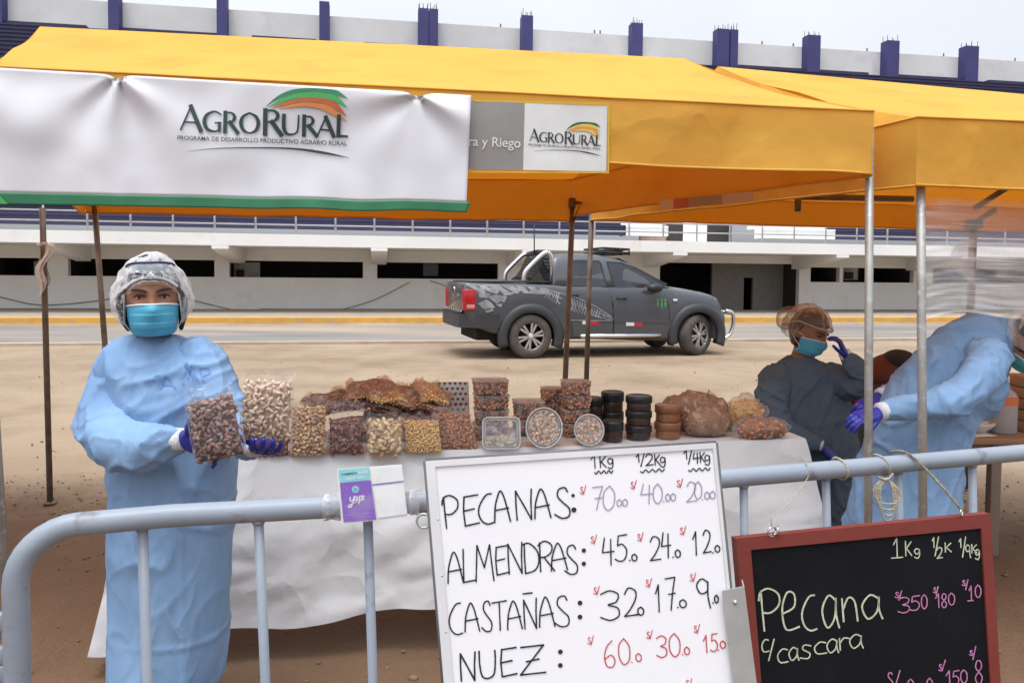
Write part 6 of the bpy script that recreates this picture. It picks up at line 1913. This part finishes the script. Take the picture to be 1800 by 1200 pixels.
for x, y, s_ in ((335, 515, 10), (320, 600, 6), (310, 650, 8), (330, 725, 10), (490, 730, 6), (485, 775, 9), (620, 560, 6), (300, 690, 5), (640, 740, 6)): cq([(x, y - s_), (x + s_, y), (x, y + s_), (x - s_, y)], .0018, 5)
q.grid(lambda u, v: CF(.003)(205 + 975 * u, 290 - 70 * u + 655 * v + 8 * math.sin(u * 5)), 8, 6, 6)
card = tag(obj("payment_card", q, [mat("card_white", (.78, .80, .80), .35), mat("card_aqua", (.25, .62, .68), .35), mat("card_purple", (.20, .085, .46), .35, c2=(.22, .10, .48), vs=8), mat("card_white_ink", (.82, .83, .84), .4), v_black, mat("card_lilac_ink", (.42, .32, .62), .4), film("card_laminate", (1, 1, 1), .03, .5, (.8, .8, .82), .1, bs=20, streak_gain=.22)], base=fC(655, 870), recalc=False),
    "small laminated payment card, purple left half and white right half, taped on the rail", "card")

# ------------------------------------------------------------------ stroke lettering for the two price boards
GL = {
 'P': [[(.12, .02), (.14, .4), (.20, 1)], ['c', (.0, .25), (.10, .05), (.5, -.03), (.95, .12), (.95, .38), (.55, .56), (.14, .55)]],
 'E': [[(.18, .02), (.10, .5), (.16, 1)], [(.18, .03), (1, -.02)], [(.12, .50), (.75, .44)], [(.14, 1), (1, .92)]],
 'C': [['c', (.95, .02), (.6, .06), (.2, .35), (.08, .62), (.25, .88), (.6, 1), (1, .96)]],
 'A': [['c', (.0, 1), (.08, .5), (.30, .1), (.45, .0), (.62, .2), (.78, .6), (.92, 1)], [(.08, .62), (.85, .56)]],
 'N': [[(.10, 1), (.08, .5), (.10, .02)], [(.10, .02), (.5, .5), (.9, 1)], [(.90, 1), (.92, .4), (.98, -.02)]],
 'S': [['c', (.85, .14), (.70, .0), (.35, .06), (.28, .28), (.55, .48), (.90, .70), (.85, .95), (.45, 1), (.05, .86)]],
 'L': [[(.12, 0), (.08, .5), (.05, 1)], [(.05, 1), (1, .95)]],
 'M': [[(.0, 1), (.08, .5), (.15, .0)], [(.15, 0), (.5, .62)], [(.5, .62), (.85, .0)], [(.85, 0), (.92, .5), (1, 1)]],
 'D': [[(.12, .0), (.10, .5), (.12, 1)], ['c', (.0, .04), (.4, .0), (.85, .25), (.95, .6), (.7, .9), (.12, 1)]],
 'R': [[(.12, .02), (.10, .5), (.10, 1)], ['c', (.0, .12), (.4, -.02), (.85, .10), (.85, .34), (.5, .50), (.14, .52)], [(.35, .52), (1, 1)]],
 'T': [[(.5, .03), (.48, 1)], [(.0, .05), (1, .0)]],
 'U': [['c', (.05, .0), (.06, .5), (.18, .9), (.5, 1), (.85, .85), (.95, .4), (.95, .0)]],
 'Z': [[(.05, .04), (.95, .0)], [(.95, .0), (.0, 1)], [(.0, 1), (1, .96)], [(.25, .55), (.75, .48)]],
 '1': [[(.1, .32), (.55, .0)], [(.55, 0), (.58, 1)]],
 '2': [['c', (.05, .22), (.35, .0), (.85, .10), (.85, .38), (.45, .75), (.02, 1)], [(.02, 1), (1, .94)]],
 '3': [['c', (.05, .12), (.5, .0), (.92, .12), (.80, .38), (.40, .48), (.88, .58), (.92, .85), (.5, 1), (.0, .90)]],
 '4': [[(.25, .0), (.05, .55)], [(.05, .55), (1, .50)], [(.75, .05), (.72, 1)]],
 '5': [[(.30, .05), (.22, .42)], [(.28, .05), (1, .0)], ['c', (.22, .42), (.6, .36), (.95, .58), (.80, .9), (.40, 1), (.0, .92)]],
 '6': [['c', (.70, .0), (.25, .25), (.05, .65), (.25, .98), (.70, .98), (.85, .72), (.55, .55), (.10, .70)]],
 '7': [[(.0, .05), (.95, .0)], ['c', (.95, .0), (.7, .45), (.5, 1)], [(.30, .52), (.95, .48)]],
 '8': [['c', (.5, .5), (.15, .30), (.30, .03), (.70, .03), (.85, .28), (.5, .5), (.10, .74), (.30, 1), (.70, 1), (.90, .74), (.5, .5)]],
 '9': [['c', (.80, .12), (.40, .0), (.05, .22), (.30, .50), (.75, .42), (.82, .10)], ['c', (.82, .10), (.80, .6), (.95, 1)]],
 '0': [['c', (.5, .0), (.10, .25), (.08, .72), (.45, 1), (.88, .80), (.92, .30), (.5, .0)]],
 '.': [[(.4, .92), (.6, 1)]],
 '/': [[(.85, .0), (.15, 1)]],
 'K': [[(.10, .0), (.12, 1)], [(.9, .05), (.15, .55)], [(.25, .50), (.95, 1)]],
 'g': [['c', (.85, .12), (.4, .0), (.08, .25), (.35, .55), (.80, .40), (.86, .10)], ['c', (.86, .10), (.88, .65), (.60, 1), (.10, .88)]],
 'e': [['c', (.05, .55), (.75, .38), (.80, .05), (.40, .0), (.08, .42), (.25, .95), (1, .90)]],
 'c': [['c', (.95, .06), (.5, .0), (.08, .45), (.30, .95), (1, .92)]],
 'a': [['c', (.85, .15), (.45, .0), (.05, .45), (.30, .98), (.75, .70), (.88, .10)], ['c', (.88, .1), (.86, .6), (1, 1)]],
 'n': [[(.08, .05), (.12, 1)], ['c', (.12, .5), (.45, .02), (.80, .20), (.92, 1)]],
 's': [['c', (.90, .08), (.40, .0), (.25, .30), (.80, .62), (.65, .98), (.02, .92)]],
 'r': [[(.1, .05), (.15, 1)], ['c', (.15, .45), (.5, .05), (1, .10)]],
 '~': [['c', (0, .5), (.10, 1), (.22, 0), (.36, 1), (.5, 0), (.64, 1), (.78, 0), (.9, 1), (1, .2)]],
 '-': [[(0, .6), (1, .4)]],
}
def glyph(mb, ch, x0, y0, x1, y1, fn, wd, mi, slant=0.0, tilt=0.0):
    """letter drawn in the box, y down; tilt lifts its right side"""
    for s_ in GL[ch]:
        P = s_
        if s_[0] == 'c': P = crom(s_[1:], 5)
        else: P = [p for a, b in zip(P, P[1:]) for p in (a, ((a[0] + b[0]) / 2, (a[1] + b[1]) / 2))] + [P[-1]]
        pts = [(x0 + (x1 - x0) * p[0] - slant * (p[1] - .5) * (y1 - y0), y0 + (y1 - y0) * p[1] - tilt * p[0] * (x1 - x0)) for p in P]
        k = len(pts)
        mb.ribbon(pts, [wd * (.86 + .22 * abs(math.sin(i * 1.3 + x0))) for i in range(k)], fn, mi)
def dots(mb, x, ys, r, fn, mi):
    for y in ys: mb.poly2([(x + r * math.cos(2 * math.pi * i / 14), y + r * math.sin(2 * math.pi * i / 14)) for i in range(14)], fn, mi)

# ------------------------------------------------------------------ whiteboard
dB = 1.285
wTL, wTR = at(748, 812, dB), at(1250, 778, dB + .05)
fW, nW = quadfn(wTL, wTR, at(1336, 1500, dB + .02), at(808, 1510, dB - .08))
def BW(off): return lambda zx, zy: fW(740 + zx / 2.857, 780 + zy / 2.857, off)
def BP(x, y, off): return fW(x, y, off)
wb = thing("whiteboard", "white price board with black and red handwritten nut prices, tied to the barrier", "whiteboard", fW(1040, 1500))
C4 = [(748, 810), (1258, 778), (1330, 1505), (806, 1515)]
q = MB(); q.prism([BP(x, y, 0) for x, y in C4], -nW * .012, 0); panel = obj("writing_panel", q, board_w, wb)
q = MB()
inn = [(765, 820), (1253, 788), (1325, 1490), (822, 1500)]
for i in range(4):
    a, b, c, d = C4[i], C4[(i + 1) % 4], inn[(i + 1) % 4], inn[i]
    q.prism([BP(*p, .003) for p in (a, b, c, d)], -nW * .002, 0)
obj("board_frame", q, board_frame, wb)
q = MB()
for i in range(4):
    a, b = C4[i], C4[(i + 1) % 4]; q.tube([BP(*a, -.004), BP(*b, -.004)], .0042, 6)
obj("edge_trim", q, mat("dark_edge_trim", (.10, .10, .105), .5), wb)
tx = MB(); F_ = BW(.0012)
def word(chs, mi, wd, slant=0.0, tilt=.06):
    for ch, x0, y0, x1, y1 in chs: glyph(tx, ch, x0, y0, x1, y1, F_, wd, mi, slant, tilt)
word((('P', 108, 265, 188, 424), ('E', 205, 262, 290, 412), ('C', 282, 250, 362, 404), ('A', 366, 238, 452, 392), ('N', 470, 234, 560, 382), ('A', 568, 228, 656, 374), ('S', 664, 222, 752, 374)), 0, 8, -.06)
dots(tx, 764, (258,), 9, F_, 0); dots(tx, 768, (330,), 13, F_, 0)
word((('A', 132, 545, 216, 700), ('L', 208, 528, 270, 694), ('M', 272, 510, 362, 690), ('E', 368, 515, 440, 658), ('N', 432, 500, 512, 652), ('D', 512, 500, 596, 650), ('R', 590, 492, 668, 640), ('A', 652, 500, 740, 636), ('S', 716, 510, 790, 655)), 0, 7.5, -.05)
dots(tx, 818, (534, 600), 11, F_, 0)
word((('C', 135, 798, 206, 958), ('A', 218, 800, 298, 942), ('S', 300, 790, 358, 942), ('T', 360, 790, 432, 935), ('A', 432, 790, 512, 930), ('N', 512, 780, 584, 928), ('A', 592, 770, 676, 918), ('S', 664, 765, 748, 918)), 0, 7.5, -.05)
word((('-', 512, 744, 558, 756),), 0, 8); dots(tx, 799, (797, 867), 12, F_, 0)
word((('N', 192, 1050, 276, 1190), ('U', 290, 1040, 378, 1178), ('E', 392, 1028, 480, 1168), ('Z', 498, 1015, 624, 1158)), 0, 8.5, -.04)
dots(tx, 700, (1042, 1110), 12, F_, 0)
# headings
word((('1', 850, 56, 890, 122), ('K', 896, 62, 932, 118), ('g', 936, 72, 968, 124)), 0, 6, -.05); word((('~', 872, 136, 964, 150),), 0, 6)
word((('1', 1078, 52, 1106, 92), ('/', 1098, 42, 1130, 112), ('2', 1128, 52, 1166, 108), ('K', 1172, 52, 1202, 106), ('g', 1200, 66, 1230, 116)), 0, 6, -.05); word((('~', 1102, 130, 1222, 144),), 0, 6)
word((('1', 1318, 32, 1346, 76), ('/', 1338, 30, 1366, 100), ('4', 1366, 44, 1396, 98), ('K', 1400, 42, 1428, 92), ('g', 1424, 56, 1454, 106)), 0, 6, -.05); word((('~', 1344, 124, 1452, 138),), 0, 6)
# currency marks in red
for x, y in ((798, 208), (1052, 182), (1284, 174), (852, 456), (1086, 444), (1300, 412), (866, 712), (1128, 674), (1350, 646), (836, 962), (1132, 934), (1370, 904), (1330, 1176)):
    word((('S', x, y + 8, x + 17, y + 40), ('/', x + 14, y, x + 34, y + 44)), 1, 4.5, -.05, 0)
# prices
word((('7', 858, 212, 912, 330), ('0', 912, 210, 976, 332), ('0', 984, 278, 1008, 312), ('0', 1012, 276, 1038, 310)), 2, 5.5, .05, 0)
word((('4', 1102, 200, 1162, 298), ('0', 1164, 200, 1214, 298), ('.', 1212, 270, 1226, 290), ('0', 1228, 250, 1252, 286), ('0', 1254, 248, 1280, 284)), 2, 5.5, 0, 0)
word((('2', 1334, 190, 1384, 290), ('0', 1372, 188, 1412, 276), ('.', 1408, 264, 1420, 280), ('0', 1424, 240, 1450, 276), ('0', 1452, 236, 1478, 274)), 2, 5.5, 0, 0)
word((('4', 908, 470, 970, 606), ('5', 974, 454, 1036, 588), ('.', 1042, 570, 1056, 584), ('0', 1058, 552, 1086, 586)), 0, 7, -.03, 0)
word((('2', 1150, 464, 1204, 584), ('4', 1206, 444, 1254, 570), ('.', 1260, 556, 1272, 568), ('0', 1276, 530, 1304, 568)), 0, 7, -.03, 0)
word((('1', 1362, 440, 1396, 556), ('2', 1416, 432, 1456, 546), ('.', 1460, 534, 1472, 546), ('0', 1476, 508, 1502, 542)), 0, 7, -.03, 0)
word((('3', 900, 736, 1000, 884), ('2', 1020, 722, 1088, 864), ('.', 1076, 842, 1088, 856), ('0', 1088, 818, 1120, 858)), 0, 7.5, -.03, 0)
word((('1', 1176, 706, 1208, 842), ('7', 1228, 668, 1280, 834), ('.', 1284, 806, 1296, 820), ('0', 1298, 780, 1334, 820)), 0, 7, -.03, 0)
word((('9', 1382, 676, 1456, 822), ('.', 1462, 786, 1472, 798), ('0', 1474, 758, 1494, 796)), 0, 7.5, -.03, 0)
word((('6', 918, 986, 982, 1118), ('0', 990, 976, 1052, 1106), ('.', 1054, 1084, 1064, 1094), ('0', 1078, 1050, 1108, 1090)), 1, 6, -.05, 0)
word((('3', 1182, 962, 1236, 1070), ('0', 1244, 950, 1304, 1066), ('.', 1308, 1044, 1320, 1056), ('0', 1322, 1018, 1350, 1056)), 1, 6, -.05, 0)
word((('1', 1416, 960, 1448, 1046), ('5', 1452, 950, 1490, 1040), ('.', 1488, 1022, 1500, 1034), ('0', 1502, 988, 1530, 1024)), 1, 6, -.05, 0)
word((('-', 1392, 1200, 1424, 1208),), 0, 6)
obj("handwriting", tx, [ink_k, ink_r, ink_p], panel, recalc=False)
q = MB()
for x, y in ((86, 377), (106, 660), (126, 942), (158, 1200)): q.lathe([(.0022, 0), (.0022, .001), (0, .0014)], 10, frame(BW(.002)(x, y), (fW(1000, 900) - fW(900, 900)), nW))
obj("rivet", q, alu, panel)
q = MB(); p = fW(745, 915, -.01); q.tube([p + V((.012 * math.cos(a), 0, .012 * math.sin(a))) for a in [2 * math.pi * i / 16 for i in range(17)]], .0022, 6); obj("hanging_ring", q, alu, wb)
# aluminium angle between the boards
q = MB()
aT, aB = at(1289, 1034, 1.30), at(1338, 1420, 1.26)
d = V((.022, .01, 0))
q.prism([aT - d, aT + d * .9, aB + d * .9, aB - d], (0, .002, 0)); q.prism([aT + d * .9, aT + d * .9 + V((.006, .03, 0)), aB + d * .9 + V((.006, .03, 0)), aB + d * .9], (.002, 0, 0))
q.lathe([(.004, 0), (.004, .002), (0, .003)], 10, frame(lerp(aT, aB, .06) + V((0, -.001, 0)), V((1, 0, 0)), V((0, -1, 0))))
tag(obj("metal_angle", q, alu, base=aB), "dull aluminium angle bar standing between the whiteboard and the black chalkboard", "metal bar")

# ------------------------------------------------------------------ chalkboard
dK = 1.46
fK, nK = quadfn(at(1295, 947, dK), at(1740, 903, dK + .12), at(1772, 1450, dK + .07), at(1336, 1480, dK - .05))
def KW(off): return lambda zx, zy: fK(1240 + zx / 2.727, 760 + zy / 2.727, off)
kb_ = thing("chalkboard", "black chalkboard in a red-brown wooden frame hung from the barrier with twine", "chalkboard", fK(1540, 1460))
K4 = [(1294, 946), (1741, 902), (1776, 1470), (1340, 1500)]; K4i = [(1320, 966), (1725, 928), (1756, 1440), (1360, 1468)]
q = MB(); q.prism([fK(x, y, 0) for x, y in [(1310, 958), (1733, 914), (1768, 1460), (1350, 1490)]], -nK * .006, 0); sl = obj("slate_panel", q, slate, kb_)
for i in range(4):
    q = MB(); a, b, c, d = K4[i], K4[(i + 1) % 4], K4i[(i + 1) % 4], K4i[i]
    q.prism([fK(*p, .004) for p in (a, b, c, d)], -nK * .02, 0); obj("frame_rail", q, frame_red, kb_)
tx = MB(); F_ = KW(.001)
def jit(ch, x0, y0, x1, y1, mi, wd, sl_=-.02, tl=.05):
    glyph(tx, ch, x0, y0, x1, y1, F_, wd, mi, sl_, tl)
for a in (('1', 898, 508, 934, 598), ('K', 956, 520, 990, 590), ('g', 1000, 556, 1030, 602), ('1', 1086, 502, 1102, 550), ('/', 1096, 500, 1122, 590), ('2', 1110, 550, 1136, 602), ('K', 1146, 528, 1180, 572), ('1', 1214, 508, 1232, 550), ('/', 1228, 500, 1252, 596), ('9', 1246, 538, 1272, 600), ('K', 1274, 536, 1302, 576), ('g', 1292, 560, 1316, 608), ('-', 892, 596, 946, 604)): jit(*a, 0, 5.5)
for a in (('P', 258, 755, 358, 950), ('e', 362, 768, 446, 952), ('C', 456, 778, 530, 950), ('a', 556, 782, 638, 938), ('n', 650, 790, 734, 905), ('a', 746, 780, 846, 895)): jit(*a, 0, 8.5, -.05, .05)
for a in (('c', 268, 992, 304, 1052), ('/', 296, 990, 336, 1092), ('c', 342, 1038, 396, 1104), ('a', 398, 1030, 448, 1092), ('s', 452, 1018, 512, 1084), ('c', 518, 1005, 580, 1062), ('a', 580, 990, 638, 1056), ('r', 638, 982, 690, 1042), ('a', 688, 968, 756, 1034)): jit(*a, 0, 6.5, -.02, .05)
for a in (('3', 922, 790, 980, 864), ('5', 978, 782, 1028, 852), ('0', 1034, 776, 1064, 844), ('1', 1100, 772, 1132, 838), ('8', 1130, 772, 1158, 836), ('0', 1164, 768, 1196, 826), ('1', 1262, 734, 1284, 802), ('0', 1292, 730, 1322, 790),
          ('S', 908, 765, 928, 790), ('/', 924, 758, 944, 802), ('S', 1092, 742, 1106, 766), ('/', 1104, 738, 1118, 776), ('S', 1230, 708, 1246, 732), ('/', 1244, 704, 1262, 752), ('-', 1258, 802, 1284, 808),
          ('1', 1150, 1140, 1186, 1215), ('5', 1180, 1140, 1216, 1212), ('0', 1222, 1136, 1256, 1200), ('S', 1118, 1110, 1134, 1140), ('/', 1130, 1090, 1154, 1140), ('8', 1290, 1092, 1330, 1200), ('S', 1264, 1044, 1282, 1066), ('/', 1278, 1024, 1300, 1086),
          ('S', 868, 1150, 900, 1215), ('/', 898, 1140, 940, 1230), ('0', 968, 1180, 1000, 1240), ('0', 1060, 1176, 1090, 1236)): jit(*a, 1, 5.5)
obj("chalk_writing", tx, [chalk_w, chalk_p], sl, recalc=False)
# rings and twine
q = MB()
def ring_at(c, r, tilt):
    return [V(c) + V((r * math.cos(a) * math.cos(tilt), r * math.cos(a) * math.sin(tilt), r * math.sin(a))) for a in [2 * math.pi * i / 18 for i in range(19)]]
k1 = fK(1357, 934, .004); k2 = fK(1690, 900, .004)
q.tube(ring_at(k1, .0095, .4), .0018, 6); q.tube(ring_at(k1 + V((.012, 0, .002)), .0085, 1.2), .0018, 6); q2 = MB(); q2.tube(ring_at(k2, .0075, .8), .0018, 6)
q.tube([k1 + V((0, .004, -.006)), k1 + V((0, .004, -.02))], .002, 6); q2.tube([k2 + V((0, .004, -.006)), k2 + V((0, .004, -.02))], .002, 6); obj("screw_eye", q2, chrome_m, kb_)
obj("screw_eye", q, chrome_m, kb_)
def rail_axis(px):
    best = None
    for k in range(301):
        p = lerp(RR_[0], RR_[2], -.1 + 1.2 * k / 300); d = p - CAM; x = 900 + FPX * d.dot(rt) / d.dot(fw)
        if best is None or abs(x - px) < best[0]: best = (abs(x - px), p)
    return best[1]
def wrap(px, lean=.0, turns=1, r=.0232):
    c = rail_axis(px); ax = (RR_[2] - RR_[1]).normalized()
    u = V((0, 0, 1)); v = ax.cross(u)
    return [c + (u * math.cos(a) + v * math.sin(a)) * r + ax * (lean * math.sin(a * .5)) for a in [2 * math.pi * turns * i / (20 * turns) for i in range(20 * turns + 1)]]
def twine(pts, label, r=.0026):
    mb = MB()
    for P in pts: mb.tube(P, r, 7)
    return tag(obj("twine", mb, rope_m, base=pts[0][0], label=label), label, "twine", "twine tied on the right barrier")
c1 = rail_axis(1412); c3 = rail_axis(1470); c5 = rail_axis(1592)
tw1 = [k1 + V((0, 0, .008)), k1 + V((0, 0, .03)), lerp(k1, c1, .5) + V((-.004, -.01, -.004)), c1 + V((0, -.024, -.006)), c1 + V((0, -.012, .022)), c1 + V((.01, .014, .02))]
twine([[V(p) for p in crom([p[:] for p in tw1], 6)]], "thin loose twine from the chalkboard's left ring up to the rail", .0011)
twine([wrap(1470, .012)], "single loop of twine round the rail left of the knotted hank", .0022)
c4 = rail_axis(1547)
hank = []
for k in range(4):
    s_ = .012 + .0045 * k; L_ = .075 - .011 * k
    hank.append([V(p) for p in crom([(c4 + V((.006 * math.cos(k), -.024, -.022)))[:], (c4 + V((-s_, -.028, -.045)))[:], (c4 + V((-s_ * .8 + .006, -.028, -.03 - L_)))[:], (c4 + V((s_ * .6 + .006, -.03, -.032 - L_)))[:], (c4 + V((s_ + .004, -.028, -.05)))[:], (c4 + V((.004, -.024, -.022)))[:]], 6)])
hank.append(wrap(1540, .02)); hank.append([V(p) for p in crom([(c4 + V((-.02, -.022, -.018)))[:], (c4 + V((0, -.03, -.024)))[:], (c4 + V((.016, -.024, -.012)))[:]], 6)])
twine(hank, "knotted hank of twine hanging from the rail between the tent poles", .0020)
tw5 = [c5 + V((-.03, .012, .021)), c5 + V((-.01, -.008, .026)), c5 + V((.012, -.026, .010)), lerp(c5, k2, .5) + V((.003, -.02, .012)), k2 + V((-.006, 0, .012)), k2 + V((0, 0, .006))]
twine([[V(p) for p in crom([p[:] for p in tw5], 8)], [V(p) for p in crom([p[:] for p in tw5], 8)]], "taut thick twine running from the rail down to the chalkboard's right ring", .0030)

# ------------------------------------------------------------------ things at the right edge
dT = 4.1
ttop = at(1800, 768, dT).z
tA = at(1690, 768, dT); tb2 = thing("side_table", "brown wooden table behind the bending person at the right edge", "table", V((tA.x + .8, tA.y + .3, 0)))
q = MB(); q.box((tA.x + .85, tA.y + .3, ttop - .0175), (1.7, .7, .035), .006); obj("tabletop", q, wood_m, tb2)
q = MB(); q.box((tA.x + .85, tA.y + .05, ttop - .075), (1.55, .02, .075), .003); obj("apron", q, wood_m, tb2)
for dx in (.20, 1.6):
    for dy in (.03, .55):
        q = MB(); q.box((tA.x + dx, tA.y + dy, (ttop - .036) / 2), (.055, .05, ttop - .038), .004); obj("leg", q, mat("grey_brown_leg", (.22, .17, .13), .7), tb2)
def on2(px, d): return at(px, 700, d).x
def jug(px, d, wpx_, hpx, label):
    b = V((on2(px, d), d, ttop + .001)); m = d / FPX; r = wpx_ / 2 * m; h = hpx * m
    t = thing("plastic_bottle", label, "bottle", b)
    q = MB(); q.lathe([(r * .92, 0), (r, .01), (r, h * .62), (r * .9, h * .70), (r * .38, h * .80), (r * .34, h * .88)], 24, Matrix.Translation(b)); obj("bottle_body", q, mat("cloudy_plastic", (.55, .56, .56), .3, transl=.3), t)
    q = MB(); q.lathe([(r * .40, h * .86), (r * .40, h), (0, h)], 18, Matrix.Translation(b)); obj("bottle_cap", q, mat("white_cap", (.7, .7, .7), .4), t)
    q = MB(); q.lathe([(r * 1.015, h * .50), (r * 1.015, h * .66)], 24, Matrix.Translation(b), caps=False); obj("bottle_label", q, mat("orange_label", (.70, .20, .08), .5), t)
jug(1763, 4.22, 46, 100, "cloudy white bottle with an orange band standing on the brown table")
q = MB(); b = V((on2(1722, 4.2), 4.2, ttop + .001)); q.lathe([(.03, 0), (.075, .045), (.082, .06), (.076, .06), (.07, .045), (.028, .006)], 26, Matrix.Translation(b)); tag(obj("white_bowl", q, mat("white_bowl", (.68, .67, .65), .4), base=b), "white bowl on the brown table beside the cloudy bottle", "bowl")
q = MB(); b = V((on2(1700, 4.16), 4.13, ttop + .002)); q.box(b + V((.03, 0, .002)), (.2, .09, .004), .001, rz=.2); tag(obj("paper_sheet", q, v_white, base=b), "white paper lying at the brown table's left end", "paper")
for k in range(5):
    b = V((on2(1806, 4.3), 4.32, ttop + .001 + .062 * k)); q = MB(); q.box(b + V((.06, 0, .029)), (.26, .22, .058), .006, rz=.05 * (k % 2)); q.box(b + V((.06, 0, .0595)), (.24, .05, .002), 0)
    tag(obj("cardboard_tray", q, carton_m, base=b), ("lowest brown carton", "second carton from the bottom", "middle carton", "second carton from the top", "topmost carton")[k] + " of the stack at the right edge of the brown table", "carton", "cartons stacked on the brown table")
# maroon bag and red bundle between the two people
q = MB(); c = at(1560, 652, 4.4)
q.ell(c, (.17, .12, .10), 24, 14, M=Matrix.Translation(c) @ Matrix.Rotation(-.55, 4, 'Y') @ Matrix.Translation(-c), fn=lambda p: p * (1 + .12 * noise.noise(p * 9)))
bag = tag(obj("shoulder_bag", q, mat("maroon_fabric", (.13, .035, .025), .8, bump=.4, bs=40), base=c), "dark maroon bag with black top between the two gowned people behind the poles", "bag")
q = MB(); q.ell(at(1582, 632, 4.36), (.09, .1, .06), 16, 10, fn=lambda p: p * (1 + .12 * noise.noise(p * 12))); obj("bag_flap", q, trousers, bag)
c = at(1494, 690, 4.05); q = MB(); q.ell(c, (.045, .05, .075), 18, 12, fn=lambda p: p * (1 + .2 * noise.noise(p * 20)))
tag(obj("red_bundle", q, mat("red_fabric", (.42, .02, .05), .7), base=c), "small red bundle held near the blue gloves between the two people", "bundle")
# stand that carries the maroon bag
q = MB(); c = at(1560, 652, 4.4); q.box((c.x, c.y, (c.z - .06) / 2), (.34, .30, c.z - .06), .01)
tag(obj("storage_crate", q, mat("dark_crate", (.035, .032, .035), .7), base=(c.x, c.y, 0)), "dark box hidden behind the bending person, carrying the maroon bag", "box")
